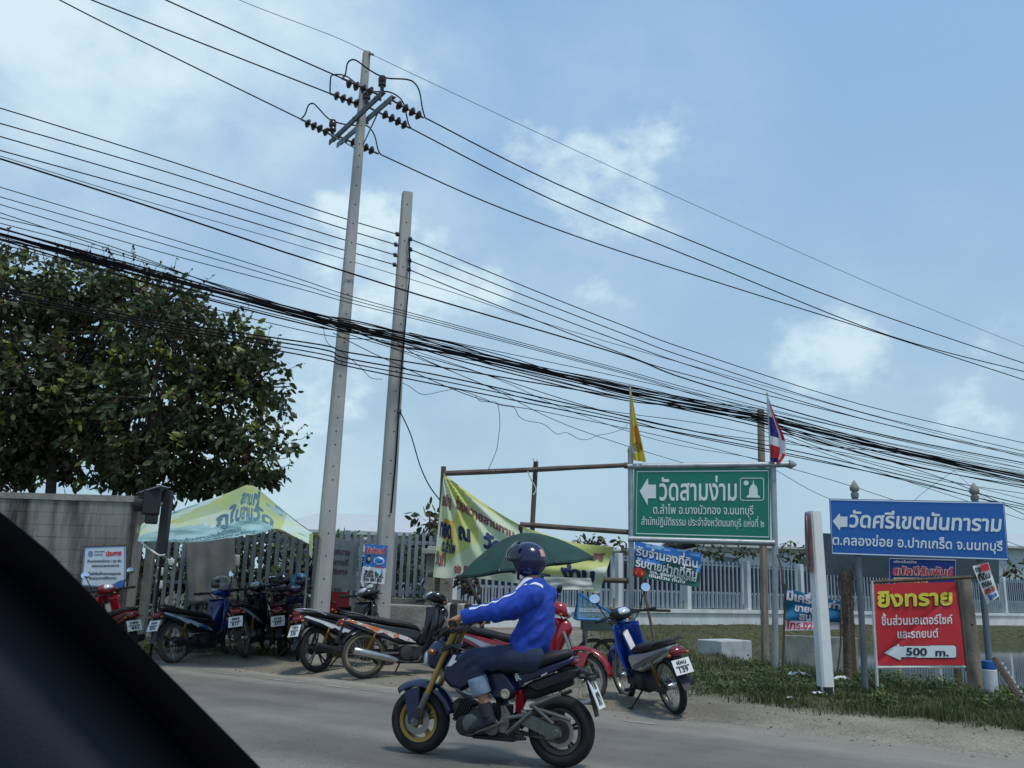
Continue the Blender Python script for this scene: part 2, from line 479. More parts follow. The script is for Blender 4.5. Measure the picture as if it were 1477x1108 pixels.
spr = n_.new('ShaderNodeValToRGB'); l_.new(sp.outputs['Fac'], spr.inputs[0]); spr.color_ramp.elements[0].position = .3; spr.color_ramp.elements[1].position = .7
spr.color_ramp.elements[0].color = (.72, .72, .72, 1); spr.color_ramp.elements[1].color = (1.2, 1.2, 1.2, 1)
mm = n_.new('ShaderNodeMix'); mm.data_type = 'RGBA'; mm.blend_type = 'MULTIPLY'; mm.inputs[0].default_value = 1
l_.new(s1, mm.inputs[6]); l_.new(spr.outputs[0], mm.inputs[7])
# long tyre-worn streaks along the road and a net of fine cracks
mpr = n_.new('ShaderNodeMapping'); mpr.inputs['Rotation'].default_value = (0, 0, -math.atan2(RD.y, RD.x)); l_.new(tq.outputs['Object'], mpr.inputs['Vector'])
mps = n_.new('ShaderNodeMapping'); mps.inputs['Scale'].default_value = (.12, 1.6, 1); l_.new(mpr.outputs[0], mps.inputs['Vector'])
tn = n_.new('ShaderNodeTexNoise'); tn.inputs['Scale'].default_value = 1.0; tn.inputs['Detail'].default_value = 6; l_.new(mps.outputs[0], tn.inputs['Vector'])
tr_ = n_.new('ShaderNodeValToRGB'); l_.new(tn.outputs['Fac'], tr_.inputs[0]); tr_.color_ramp.elements[0].position = .34; tr_.color_ramp.elements[1].position = .68
tr_.color_ramp.elements[0].color = (.70, .71, .73, 1); tr_.color_ramp.elements[1].color = (1.12, 1.11, 1.08, 1)
m2 = n_.new('ShaderNodeMix'); m2.data_type = 'RGBA'; m2.blend_type = 'MULTIPLY'; m2.inputs[0].default_value = 1; l_.new(mm.outputs[2], m2.inputs[6]); l_.new(tr_.outputs[0], m2.inputs[7])
vc = n_.new('ShaderNodeTexVoronoi'); vc.feature = 'DISTANCE_TO_EDGE'; vc.inputs['Scale'].default_value = .9
wn = n_.new('ShaderNodeTexNoise'); wn.inputs['Scale'].default_value = 2.5; wn.inputs['Detail'].default_value = 6; l_.new(tq.outputs['Object'], wn.inputs['Vector'])
wa = n_.new('ShaderNodeMix'); wa.data_type = 'RGBA'; wa.blend_type = 'LINEAR_LIGHT'; wa.inputs[0].default_value = .35; l_.new(tq.outputs['Object'], wa.inputs[6]); l_.new(wn.outputs['Color'], wa.inputs[7]); l_.new(wa.outputs[2], vc.inputs['Vector'])
vr2 = n_.new('ShaderNodeMapRange'); l_.new(vc.outputs['Distance'], vr2.inputs[0]); vr2.inputs[1].default_value = .0; vr2.inputs[2].default_value = .010; vr2.inputs[3].default_value = .86; vr2.inputs[4].default_value = 1
m3 = n_.new('ShaderNodeMix'); m3.data_type = 'RGBA'; m3.blend_type = 'MULTIPLY'; m3.inputs[0].default_value = 1; l_.new(m2.outputs[2], m3.inputs[6]); l_.new(vr2.outputs[0], m3.inputs[7])
l_.new(m3.outputs[2], pb.inputs['Base Color'])
rb = B(); at_e = []
ds = [-16, -9, -6, -4.2, -3.2, -2.6, -2.1, -1.7, -1.3, -1.0, -.75, -.5, -.25, 0, .3, .6]
us = [-300, -100, -50] + [-30 + .5 * i for i in range(120)] + [31, 50, 100, 300]
for u in us:
    for d in ds:
        p = E2 + RD * u + RN * d
        rb.v.append((p.x, p.y, -.0025 * max(0, -d - 2) if d > -9 else -.02)); at_e.append(max(0, 1 + d / 1.6))
nd = len(ds)
rb.f = [(j * nd + i, j * nd + i + 1, (j + 1) * nd + i + 1, (j + 1) * nd + i) for j in range(len(us) - 1) for i in range(nd - 1)]; rb.k = [0] * len(rb.f)
road = struct(obj('road', rb, mr_, ang=180, fix=True))
atr = road.data.attributes.new('edge', 'FLOAT', 'POINT'); atr.data.foreach_set('value', at_e)
# worn white edge line, in broken lengths
lb = B()
for i in range(60):
    u0 = -3 + i * .3
    if rnd.random() < .3 or u0 > 8: continue
    w = .03 + .05 * rnd.random(); ln = .1 + .25 * rnd.random()
    p = [E2 + RD * (u0 + a * ln) + RN * (-.42 + b_ * w + .02 * rnd.random()) for a, b_ in ((0, -.5), (.3, -.7), (.7, -.55), (1, -.4), (.95, .5), (.6, .7), (.2, .45))]
    lb.add([(q.x, q.y, .004) for q in p], [tuple(range(7))])
struct(obj('road_marking', lb, mat('worn_line', (150, 149, 143), rough=.9, var=.25, scale=14), ang=0, fix=True))

wb_ = B(); zc = -.34
wb_.add([(1.5, 9, zc), (45, 9, zc), (45, 48, zc), (1.5, 48, zc)], [(0, 1, 2, 3)])
mw = mat('pond_water', (60, 66, 62), rough=.06, var=.1, scale=.5, bump=.05, bscale=3, spec=.6)
struct(obj('water', wb_, mw, ang=0))

# ------------------------------------------------------------------ poles and wires
M_CON = mat('pole_concrete', (178, 176, 170), rough=.9, var=.14, scale=3, bump=.25, bscale=60, spec=.2, stretch=(1, 1, .25))
M_DK = mat('dark_hole', (40, 40, 38), rough=.9)
M_CER = mat('insulator_glaze', (58, 40, 36), rough=.25, spec=.6)
M_GALV = mat('galvanised_steel', (120, 124, 126), rough=.5, metal=.5, var=.12, scale=9)
M_ARM = mat('crossarm_steel', (86, 92, 96), rough=.55, metal=.3, var=.15)
M_WIRE = mat('wire_black', (15, 17, 21), rough=.8, var=.1, spec=.2)
M_WIRE2 = mat('wire_grey', (84, 88, 94), rough=.6, var=.1)
def square_post(p0, p1, w0, w1, yaw, holes=True, dep=1.0, top_slant=0):
    """four-sided tapered post with bolt holes on its face; two material slots"""
    b = B(); ax = p1 - p0; Lh = ax.length; az = ax.normalized()
    fx = Vector((math.cos(yaw), math.sin(yaw), 0)); fy = az.cross(fx).normalized(); fx = fy.cross(az)
    r = []
    for k, (p, w) in enumerate(((p0, w0), (p1, w1))):
        c = w * .14
        for (x, y) in ((-.5 * w + c, -.5 * w), (.5 * w - c, -.5 * w), (.5 * w, -.5 * w + c), (.5 * w, .5 * w - c), (.5 * w - c, .5 * w), (-.5 * w + c, .5 * w), (-.5 * w, .5 * w - c), (-.5 * w, -.5 * w + c)):
            r.append(p + fx * x + fy * y * dep)
    b.loft([r[:8], r[8:]])
    if holes:
        b.cur = 1; t = .9
        while t < Lh - .1:
            w = w0 + (w1 - w0) * t / Lh; c = p0 + az * t - fy * (w / 2 * dep) + fx * (rnd.uniform(-.05, .05) * w)
            b.lathe([(.011, -.004), (.011, .003)], c, fy, 8)
            t += rnd.choice([.2, .32, .32, .45])
    return b, fx, fy, az
POLE_Y = 13.0
p0 = at(457, 935, POLE_Y); p0.z = 0; pt = at(529, 76, POLE_Y)
pole = thing('utility_pole', 'tall tapered concrete pole carrying the crossarms and brown insulators at its top', 'utility pole', p0)
b, fx, fy, az = square_post(Vector((0, 0, 0)), pt - p0, .245, .115, R(22))
obj('pole_shaft', b, [M_CON, M_DK], pole, ang=30)
def loc(p): return p - p0
def Ya(t): return 13.75 + (12.35 - 13.75) * t          # along the crossarms, left far end to right near end
for (a, c, m, off) in (((478, 204), (553, 133), M_ARM, -.12), ((489, 208), (568, 139), M_GALV, .14)):
    A, Cc = at(*a, Ya(0) + off), at(*c, Ya(1) + off); d = (Cc - A); ln = d.length; d.normalize()
    up = Vector((0, 0, 1)); sd_ = d.cross(up).normalized(); up = sd_.cross(d)
    rot = Matrix((d, sd_, up)).transposed(); b = B()
    b.box(loc((A + Cc) / 2) , (ln, .09, .012), rot); b.box(loc((A + Cc) / 2) + up * -.045 + sd_ * .04, (ln, .012, .09), rot)
    for t in (.1, .5, .9): b.box(loc(A + d * ln * t) - up * .02, (.03, .12, .03), rot)
    obj('crossarm', b, m, pole, ang=30)
b = B(); b.tube([loc(at(545, 163, 12.9)), loc(at(524, 208, 12.95))], .012, 6)
b.tube([loc(at(470, 190, 13.6)), loc(at(510, 213, 12.95))], .01, 6); obj('brace', b, M_GALV, pole)
strings = [((434, 172), [(443.6, 178), (452.5, 181.8), (461, 185.5), (469.8, 190)], (482, 197), 13.6),
           ((476, 135), [(485.3, 138.2), (494.8, 142), (504.3, 145.7), (514, 149)], (522, 153), 13.0),
           ((493, 113), [(503.3, 120.5), (513.7, 124.3), (524, 128), (534, 131.5)], (549, 138), 12.45),
           ((611, 170), [(603.8, 166.6), (594.7, 161.8), (585, 157), (576, 152.4)], (563, 143), 12.6),
           ((592, 185), [(583.3, 180.4), (574.4, 175.5), (565.3, 171), (555.8, 166)], (532, 155), 13.2),
           ((546, 222), [(536, 217.2), (528, 213.4), (519, 209.5), (510, 205.5)], (489, 197), 13.8)]
for (w, ds_, e, Y) in strings:
    b = B(); pts = [loc(at(*q, Y)) for q in [w] + ds_ + [e]]
    b.tube([pts[0], pts[-1]], .018, 6)
    axd = (pts[-1] - pts[0]).normalized()
    for q in pts[1:-1]: b.lathe([(.018, -.045), (.045, -.03), (.078, .005), (.072, .022), (.03, .03), (.018, .045)], q, axd, 14)
    obj('insulator_string', b, M_CER, pole, ang=50)
for (q0, q1, Y) in (((551, 131), (551.5, 111), 12.5), ((479.5, 197), (480, 174), 13.65), ((529, 150), (529, 130), 12.95)):
    a, c = loc(at(*q0, Y)), loc(at(*q1, Y)); d = (c - a); h = d.length; b = B()
    b.lathe([(.03, 0), (.035, h * .3), (.062, h * .35), (.062, h * .5), (.045, h * .55), (.062, h * .62), (.064, h * .85), (.05, h * .9), (.055, h), (.02, h * 1.05)], a, d, 14)
    obj('post_insulator', b, M_CER, pole, ang=50)
b = B(); b.box(loc(at(530, 77, 13.0)), (.10, .06, .05)); b.tube([loc(at(526, 75, 13.05)), loc(at(538, 79, 12.9))], .02, 6)
obj('top_clamp', b, M_GALV, pole)
for pts in ([(434, 172), (440, 165), (445, 152), (452, 149.5), (460, 157), (475, 172), (495, 179), (515, 181), (530, 182), (540, 195), (545, 215), (549, 223)],
            [(476, 135), (477, 112), (482, 108), (492, 108), (503, 112), (520, 125), (540, 132), (560, 132.5), (575, 140), (583, 152), (589, 178), (594, 186)],
            [(493, 113), (498, 108), (501, 92), (507, 86.5), (515, 88), (530, 99), (545, 108), (560, 113), (585, 114.5), (597, 119), (605, 132), (609, 155), (613, 170)]):
    Y = {434: 13.62, 476: 13.02, 493: 12.47}[pts[0][0]]; b = B()
    b.tube(crv([loc(at(x, y, Y + .1 * i / len(pts))) for i, (x, y) in enumerate(pts)], 5), .012, 6)
    obj('jumper_cable', b, M_WIRE, pole)

q0 = at(546, 930, 13.6); q0.z = 0; q1 = at(587.5, 279, 13.6)
p2o = thing('utility_pole', 'shorter bare concrete pole with low wires on its sides and a blue poster below', 'utility pole', q0)
b, *_ = square_post(Vector((0, 0, 0)), q1 - q0, .26, .165, R(18)); obj('pole_shaft', b, [M_CON, M_DK], p2o, ang=30)
b = B()
for (x, y) in ((573, 338), (571, 353), (570, 368), (569, 382), (592, 345), (592, 360), (591, 376), (590, 389)):
    q = at(x, y, 13.55) - q0; b.box(q, (.05, .12, .03)); b.lathe([(.015, -.03), (.03, -.02), (.03, .02), (.015, .03)], q, (0, 0, 1), 10)
b.cur = 0; b.box(at(576, 593, 13.5) - q0, (.06, .08, .05)); obj('wire_bracket', b, M_ARM, p2o)
b = B(); b.tube(crv([at(x, y, 13.48) - q0 for x, y in ((590, 345), (591, 390), (587, 440), (582, 500), (577, 560), (575, 592), (571, 660), (564, 740))], 6), .012, 6)
obj('riser_cable', b, M_WIRE, p2o)
q0 = GZ(1104, 952); q0.z -= .1; q1 = at(1097, 591, q0.y)
tag(obj('wooden_post', square_post(q0, q1, .17, .15, R(15), False)[0], mat('weathered_post', (142, 130, 112), rough=.9, var=.3, scale=4, bump=.5, stretch=(3, 3, .4)), ang=30),
    'weathered brown post behind the green sign that the thick cable bundle is tied to', 'post')

def Yw(x): return 1 / (.0769 - .0000296 * (x - 480))
def wire(pts, r, label, group, name='overhead_wire', m=None, dy=0.0, cat='wire', per=6):
    W_ = [at(q[0], q[1], q[2] if len(q) > 2 else Yw(q[0]) + dy) for q in pts]
    W_ = crv(W_, per)
    if pts[0][0] <= 0 or pts[0][1] <= 0: W_.insert(0, W_[0] + (W_[0] - W_[2]).normalized() * 11)      # wires run on past the frame
    if pts[-1][0] >= 1477: W_.append(W_[-1] + (W_[-1] - W_[-3]).normalized() * 24)
    b = B(); b.tube(W_, r, 6)
    return tag(obj(name, b, m or M_WIRE), label, cat, group)
gH = 'bare conductors at the pole top'; gL = 'four low wires tied to the bare pole'; gT = 'telephone wires strung along the road'
wire([(-60, -83, 12.6), (86, 0, 12.9), (250, 82, 13.3), (434, 172, 13.6)], .011, 'lowest of the three heavy wires reaching the pole top from the left', gH)
wire([(-20, -63, 11.9), (132, 0, 12.2), (300, 66, 12.6), (476, 135, 13.0)], .011, 'middle one of the three heavy wires reaching the pole top from the left', gH)
wire([(140, -46, 11.6), (239, 0, 11.9), (360, 54, 12.2), (493, 113, 12.45)], .011, 'uppermost of the three heavy wires reaching the pole top from the left', gH)
wire([(200, -66, 11.9), (345, 0, 12.4), (480, 52, 12.8), (529, 75, 13.0)], .005, 'thin earth wire rising left from the very tip of the tall pole', gH, m=M_WIRE2)
wire([(529, 75, 13.0), (581, 100), (800, 203), (1040, 313), (1290, 424), (1477, 500), (1560, 532)], .005, 'thin earth wire falling right from the very tip of the tall pole', gH, m=M_WIRE2)
wire([(613, 170, 12.6), (800, 264), (1040, 365), (1250, 447), (1477, 524), (1560, 550)], .011, 'uppermost of the three heavy wires leaving the pole top to the right', gH)
wire([(594, 186, 13.2), (800, 290), (1040, 388), (1282, 484), (1477, 536), (1560, 556)], .011, 'middle one of the three heavy wires leaving the pole top to the right', gH)
wire([(549, 223, 13.8), (700, 291), (860, 351), (1040, 409), (1282, 485, 19), (1477, 548), (1560, 575)], .011, 'lowest of the three heavy wires leaving the pole top to the right', gH)
LV = [([(-40, 146), (0, 156), (240, 231), (480, 310), (573, 338, 13.55)], [(592, 345, 13.55), (773, 420), (900, 470), (1000, 507), (1240, 583), (1477, 639), (1560, 655)]),
      ([(-40, 168), (0, 178), (240, 248), (480, 325), (571, 353, 13.55)], [(592, 360, 13.55), (740, 420), (900, 482), (1000, 519), (1240, 594), (1477, 651), (1560, 668)]),
      ([(-40, 187), (0, 197), (240, 267), (480, 341), (570, 368, 13.55)], [(591, 376, 13.55), (704, 420), (900, 494), (1000, 529), (1240, 603), (1477, 656), (1560, 672)]),
      ([(-40, 206), (0, 217), (240, 284), (480, 356), (569, 382, 13.55)], [(590, 389, 13.55), (665, 420), (768, 460), (900, 511), (1000, 543), (1329, 625), (1477, 658), (1560, 674)])]
ORD = ['topmost', 'second from the top', 'third from the top', 'lowest']
for i, (a, c) in enumerate(LV):
    wire(a, .0085, f'{ORD[i]} of the four even wires meeting the bare pole from the left', gL)
    wire(c, .0085, f'{ORD[i]} of the four even wires leaving the bare pole to the right', gL)
wire([(-40, 218), (0, 229), (200, 293), (396, 359), (430, 370), (587, 420), (650, 439), (900, 513), (1000, 564 - 14), (1250, 622), (1477, 668), (1560, 686)], .0125, 'thick single wire running just below the four even wires', gT, dy=-.25)
wire([(-40, 214), (0, 225), (200, 287), (430, 354), (641, 418), (760, 458), (900, 500), (1100, 556), (1477, 660)], .005, 'hair-thin wire running between the thick single wire and the four even ones', gT, dy=-.1)
TEL = [([(-40, 259), (0, 270), (286, 357), (430, 402), (505, 427), (650, 467), (900, 534), (1000, 562), (1240, 622), (1477, 671)], 'topmost of three fine parallel wires'),
       ([(-40, 273), (0, 284), (260, 359), (430, 409), (505, 432), (650, 470), (900, 537), (1000, 566), (1240, 630), (1477, 676)], 'middle of three fine parallel wires'),
       ([(-40, 284), (0, 295), (215, 359), (430, 416), (505, 437), (650, 473), (900, 539), (1000, 569), (1240, 637), (1477, 680)], 'lowest of three fine parallel wires')]
for p, l in TEL: wire(p, .006, l + ' above the thick cable bundle', gT, dy=-.3)
BUN = [(-60, 322), (0, 338), (230, 400), (430, 452), (500, 471), (563, 487), (650, 507), (730, 524), (900, 564), (1000, 585), (1097, 602), (1141, 613), (1300, 652), (1477, 690), (1560, 710)]
wire(BUN, .020, 'thickest black cable bundle running across in front of both poles', None, 'cable_bundle', dy=-.35, cat='cable')
tj = random.Random(3)
for i in range(12):
    o = [tj.uniform(-9, 9) for _ in BUN]; k = tj.uniform(-13, 16)
    wire([(x, y + (k if y > 0 else k) * (.6 + .4 * math.sin(j * 1.3 + i)) + o[j] * .35) for j, (x, y) in enumerate(BUN)], tj.choice([.006, .008, .011]),
         'slack black cable straying beside the thick cable bundle', 'loose cables along the thick bundle', 'slack_cable', dy=-.36 + tj.uniform(-.06, .06), cat='cable')
for i, (a, p) in enumerate([(307, [(0, 307), (230, 383), (430, 447), (650, 493), (900, 545), (1097, 590), (1477, 676)]), (314, [(0, 314), (150, 352), (320, 415), (430, 449), (600, 492), (900, 555), (1200, 626), (1477, 684)]),
             (322, [(0, 322), (130, 356), (330, 415), (470, 458), (700, 512), (1000, 580), (1477, 700)])]):
    wire(p, .006, ['upper', 'middle', 'lower'][i] + ' one of the wires merging with the cable bundle left of the tall pole', 'wires merging with the bundle', dy=-.3 - .03 * i)
LOW = [[(0, 352), (140, 388), (300, 430), (460, 470), (560, 500), (700, 540), (860, 590), (1000, 622), (1200, 650), (1477, 704)],
       [(0, 360), (200, 418), (460, 482), (563, 493), (620, 522), (760, 576), (900, 596), (1097, 628), (1477, 720)],
       [(-40, 406), (0, 416), (100, 434), (217, 461), (460, 497), (500, 508), (650, 532), (900, 574), (1000, 594), (1097, 616), (1300, 668), (1477, 704)],
       [(-40, 410), (0, 420), (217, 465), (460, 503), (500, 517), (650, 545), (900, 600), (1000, 622), (1200, 662), (1477, 728)],
       [(0, 424), (217, 468), (460, 510), (500, 523), (650, 552), (900, 605), (1000, 630), (1300, 690), (1399, 716), (1477, 731)],
       [(0, 430), (217, 472), (460, 517), (500, 528), (650, 559), (900, 609), (1000, 628), (1200, 668), (1477, 735)],
       [(480, 470, 13.3), (600, 507), (720, 548), (820, 592), (960, 638), (1091, 662), (1122, 680), (1195, 719), (1300, 752, 20)],
       [(560, 500), (700, 556), (800, 606), (900, 642), (1000, 672, 18)], [(480, 480), (560, 520), (690, 575), (800, 597), (1000, 640), (1240, 705), (1477, 790)],
       [(590, 480), (750, 520), (900, 571), (1050, 590), (1097, 606), (1200, 640), (1330, 680), (1400, 706), (1477, 742)], [(1097, 604), (1180, 640), (1300, 655), (1477, 690)],
       [(1097, 612), (1200, 652), (1340, 690), (1477, 712)], [(1141, 615), (1250, 640), (1360, 668), (1477, 696)], [(1097, 620), (1230, 668), (1477, 750)]]
LW = ['starting high over the tree top', 'crossing the tall pole under the bundle', 'topmost of the sagging low cables', 'second of the sagging low cables', 'third of the sagging low cables', 'lowest of the sagging low cables',
      'falling from the tall pole behind the blue sign', 'falling from the bare pole behind the green sign', 'dipping below the bare pole bolt row', 'running to the brown post from the bare pole', 'leaving the brown post nearly level to the right',
      'leaving the brown post under the level one', 'joining the bundle right of the striped flag', 'falling steepest from the brown post to the right']
for i, (p, l) in enumerate(zip(LOW, LW)):
    wire(p, [.007, .006, .011, .011, .009, .010, .005, .005, .006, .008, .008, .007, .009, .006][i], 'black low wire ' + l, 'sagging low wires', dy=-.45 - .03 * i)
wire([(1376, 679), (1330, 712), (1296, 745)], .004, 'fine stay wire slanting down left to the blue sign top', 'stay wires at the blue sign', dy=-.6)
wire([(1376, 679), (1405, 706), (1440, 735)], .004, 'fine stay wire slanting down right past the blue sign finial', 'stay wires at the blue sign', dy=-.6)
wire([(576, 592, 13.5), (592, 626, 13.3), (606, 672, 13.2), (620, 702, 13.1), (635, 722, 13.1)], .009, 'service wire dropping from the bare pole to the banner frame', None)
wire([(686, 571), (692, 578), (703, 580), (717, 582), (721, 610), (719, 630), (717, 646), (710, 665), (702, 682)], .005, 'limp wire end dangling down to the bamboo beam', 'loose wire ends', 'loose_wire', m=M_WIRE2, dy=-1.0)
wire([(577, 551), (590, 557), (610, 569), (640, 564), (660, 562), (690, 572), (720, 584), (741, 588), (748, 600), (760, 607), (784, 612), (803, 626), (817, 624), (835, 633), (847, 634), (863, 628), (880, 625), (900, 618), (905, 612)], .005,
     'limp wire looping below the cables near the yellow flag', 'loose wire ends', 'loose_wire', m=M_WIRE2, dy=-.9)
wire([(466, 470, 13.4), (470, 490, 13.2), (478, 500, 12.9), (488, 505, 12.8), (500, 513, 12.9), (520, 530), (535, 545), (552, 547)], .005, 'curly wire end hanging at the tall pole under the bundle', 'loose wire ends', 'loose_wire', m=M_WIRE2)
# ------------------------------------------------------------------ walls, fences, far buildings
M_WALL = mat('stained_block_wall', (144, 142, 134), rough=.95, var=.2, scale=1.7, bump=.6, bscale=24, spec=.12, second=(62, 61, 58), stretch=(1.6, 1, .22), sharp=(.41, .60))
M_WHITE = mat('fence_white_paint', (222, 226, 224), rough=.7, var=.08, scale=2, second=(196, 200, 194), stretch=(1, 1, .4))
M_SLAT = mat('fence_slat_grey', (142, 154, 162), rough=.55, metal=.1, var=.1, scale=3)
M_BACK = mat('fence_backing', (48, 60, 70), rough=.8, var=.18, scale=.8)
M_SLATD = mat('gate_slat_grey', (112, 122, 126), rough=.6, metal=.1, var=.2, scale=4)
M_OLDCON = mat('old_concrete', (158, 156, 146), rough=.95, var=.2, scale=3, bump=.5, bscale=30, spec=.15, second=(116, 114, 102), sharp=(.4, .75))
M_WOOD = mat('grey_timber', (96, 84, 72), rough=.9, var=.3, scale=6, bump=.5, stretch=(3, 3, .5))
M_BAMBOO = mat('bamboo_brown', (98, 84, 74), rough=.75, var=.3, scale=5, bump=.3)
M_PIPE = mat('worn_steel_pipe', (168, 174, 176), rough=.45, metal=.35, var=.1, scale=7, second=(120, 122, 120), sharp=(.5, .8))

WY = 14.6
def wallbox(b, a, c, z0, z1, t, n=1):
    d = (c - a); d.z = 0; nrm = Vector((-d.y, d.x, 0)).normalized() * t
    b.loft([[Vector((p.x, p.y, z0)), Vector((p.x, p.y, z0)) + nrm, Vector((p.x, p.y, z1)) + nrm, Vector((p.x, p.y, z1))] for p in [a.lerp(c, i / n) for i in range(n + 1)]])
b = B(); a = at(-520, 729, WY); c = at(206, 716, WY); H = c.z
wallbox(b, a, c, -.1, H - .1, .16)
b.cur = 0
# raised blocks, each a little proud or back, with sunk joints between
hh, ln = .195, .395; z = .0; row = 0
wall_len = (c - a).length
while z < H - .14:
    x = -.2 if row % 2 else 0
    while x < wall_len:
        x0, x1 = max(0, x + .004), min(wall_len, x + ln - .004)
        if x1 > x0 + .02:
            pr = .003 + .004 * rnd.random(); y = a.y - pr
            b.box((a.x + (x0 + x1) / 2, a.y - pr / 2, z + hh / 2 + .002), (x1 - x0, pr, min(hh - .006, H - .105 - z - .0)))
        x += ln
    z += hh; row += 1
wl = thing('block_wall', 'stained grey concrete block wall at the left behind the red motorcycle', 'wall', a)
o = obj('wall_blocks', b, M_WALL, None, ang=30); o.parent = wl; o.matrix_parent_inverse = wl.matrix_basis.inverted()
b = B(); wallbox(b, a + Vector((-.02, -.03, 0)), c + Vector((.01, -.03, 0)), H - .1, H, .22); o = obj('wall_coping', b, M_OLDCON, wl, ang=30); o.matrix_parent_inverse = wl.matrix_basis.inverted()
b = B(); q = at(150, 720, WY - .06)
for px in (199,): b.box((at(px, 780, WY - .04).x, WY - .03, H / 2 - .05), (.13, .06, H - .12))
o = obj('wall_pilaster', b, M_WALL, wl, ang=30); o.matrix_parent_inverse = wl.matrix_basis.inverted()

def keep(o, par):
    o.parent = par; o.matrix_parent_inverse = par.matrix_basis.inverted(); return o
def slats(b, A, Cc, z0, z1, step, w, d=.03, zz=0.0, skip=0.0):
    v = Cc - A; v.z = 0; L_ = v.length; v.normalize(); rot = Matrix.Rotation(math.atan2(v.y, v.x), 3, 'Z'); n = max(1, int(L_ / step))
    for i in range(n):
        if rnd.random() < skip: continue
        p = A + v * ((i + .5) * L_ / n); h = z1 + rnd.uniform(-zz, zz) + (.03 if i % 2 else 0)
        b.box((p.x, p.y, (z0 + h) / 2), (w, d, h - z0), rot)
def rail(b, A, Cc, z, h, d, off=0.0):
    v = Cc - A; v.z = 0; ln_ = v.length; v.normalize(); n_ = Vector((-v.y, v.x, 0)); rot = Matrix.Rotation(math.atan2(v.y, v.x), 3, 'Z')
    p = (A + Cc) / 2 + n_ * off; b.box((p.x, p.y, z), (ln_, d, h), rot)
# long white fence beyond the pond
FA, FB = G(980, 907), G(1477, 904)
def on_fence(px):
    r = ray(px, 880); d = FB - FA                           # where the sight line of this column meets the fence line
    t = (FA.x * r.y - FA.y * r.x) / (d.y * r.x - d.x * r.y); p = FA + d * t; p.z = 0; return p
posts = [520, 652, 778, 893, 993, 1080, 1158, 1228, 1292, 1350, 1403, 1452, 1497, 1540, 1600, 1655, 1710, 1765, 1820]
fe = thing('slat_fence', 'long white walled fence with grey upright slats beyond the pond', 'fence', on_fence(893))
b = B(); pa, pc = on_fence(posts[0]), on_fence(posts[-1]); wallbox(b, pa, pc, -.3, .5, .22, 14); keep(obj('base_wall', b, M_WHITE, ang=30), fe)
b = B(); wallbox(b, pa + Vector((.02, -.06, 0)), pc + Vector((.02, -.06, 0)), .5, .62, .34, 14); keep(obj('wall_coping', b, M_WHITE, ang=30), fe)
for i, px in enumerate(posts):
    p = on_fence(px); b = B(); b.box((p.x, p.y + .1, 1.46), (.17, .17, 1.68), Matrix.Rotation(R(34), 3, 'Z')); keep(obj('fence_post', b, M_WHITE, bev=.01), fe)
    if i + 1 < len(posts):
        q = on_fence(posts[i + 1]); v = (q - p).normalized(); A_, C_ = p + v * .14, q - v * .14; n_ = Vector((-v.y, v.x, 0)) * .1
        b = B(); slats(b, A_ + n_, C_ + n_, .66, 2.22, .21, .075, zz=.01); slats(b, A_ + n_ * 1.25, C_ + n_ * 1.25, .66, 1.15, .105, .05)
        rail(b, A_ + n_ * 1.3, C_ + n_ * 1.3, 2.1, .05, .03); rail(b, A_ + n_ * 1.3, C_ + n_ * 1.3, 1.17, .07, .03)
        b.cur = 1; rail(b, A_ + n_ * 2.2, C_ + n_ * 2.2, 1.42, 1.5, .012)
        keep(obj('slat_panel', b, [M_SLAT, M_BACK], ang=30), fe)
# nearer fence on a concrete base right of the bare pole
NY = 15.2
A_, C_ = at(470, 860, NY), at(632, 862, NY - .2)
nf = thing('slat_fence', 'near grey slat fence on a concrete base behind the bare pole', 'fence', (A_.x, A_.y, 0))
b = B(); wallbox(b, A_, C_ + Vector((.5, 0, 0)), -.1, .95, .2); keep(obj('base_wall', b, M_OLDCON, ang=30, bev=.01), nf)
b = B(); slats(b, A_ + Vector((0, .08, 0)), C_ + Vector((0, .08, 0)), .97, 1.98, .118, .05, zz=.012); rail(b, A_, C_, 1.86, .06, .03, .11); rail(b, A_, C_, 1.05, .06, .03, .11)
keep(obj('slat_panel', b, M_SLAT, ang=30), nf)
for px in (500, 566): b = B(); p = at(px, 800, NY - .1); b.box((p.x, p.y, 1.5), (.075, .075, 1.06)); keep(obj('fence_post', b, M_SLAT, ang=30, bev=.005), nf)
pl = at(634, 830, 14.7)
gp = thing('gate_pillar', 'squat grey concrete pillar with a pale cap at the fence corner', 'pillar', (pl.x, pl.y, 0))
b = B(); b.box((0, 0, .83), (.42, .42, 1.66)); obj('pillar_shaft', b, M_OLDCON, gp, bev=.012)
b = B(); b.box((0, 0, 1.70), (.56, .56, .08)); b.box((0, 0, 1.76), (.40, .40, .05)); obj('pillar_cap', b, mat('pale_cement', (186, 184, 174), rough=.9, var=.1, bump=.3), gp, bev=.012)
b = B(); p = at(600, 885, 13.9); b.box((p.x, p.y, .40), (1.15, .5, .95)); 
tag(obj('planter_wall', b, M_OLDCON, bev=.02), 'low grey concrete block standing behind the black motorcycle with the silver exhaust', 'concrete block')
b = B(); p0_, p1_ = at(628, 880, 12.9), at(690, 880, 12.7)
for i in range(6):
    b.cur = i % 2; A1, A2 = p0_.lerp(p1_, i / 6), p0_.lerp(p1_, (i + 1) / 6); wallbox(b, A1, A2, .0, p0_.z + .10, .2)
tag(obj('striped_kerb', b, [mat('kerb_black', (58, 58, 58), rough=.85, var=.2), mat('kerb_white', (196, 198, 192), rough=.85, var=.15, second=(150, 148, 138))], ang=30, bev=.02), 'black and white striped kerb block beside the green umbrella', 'kerb')
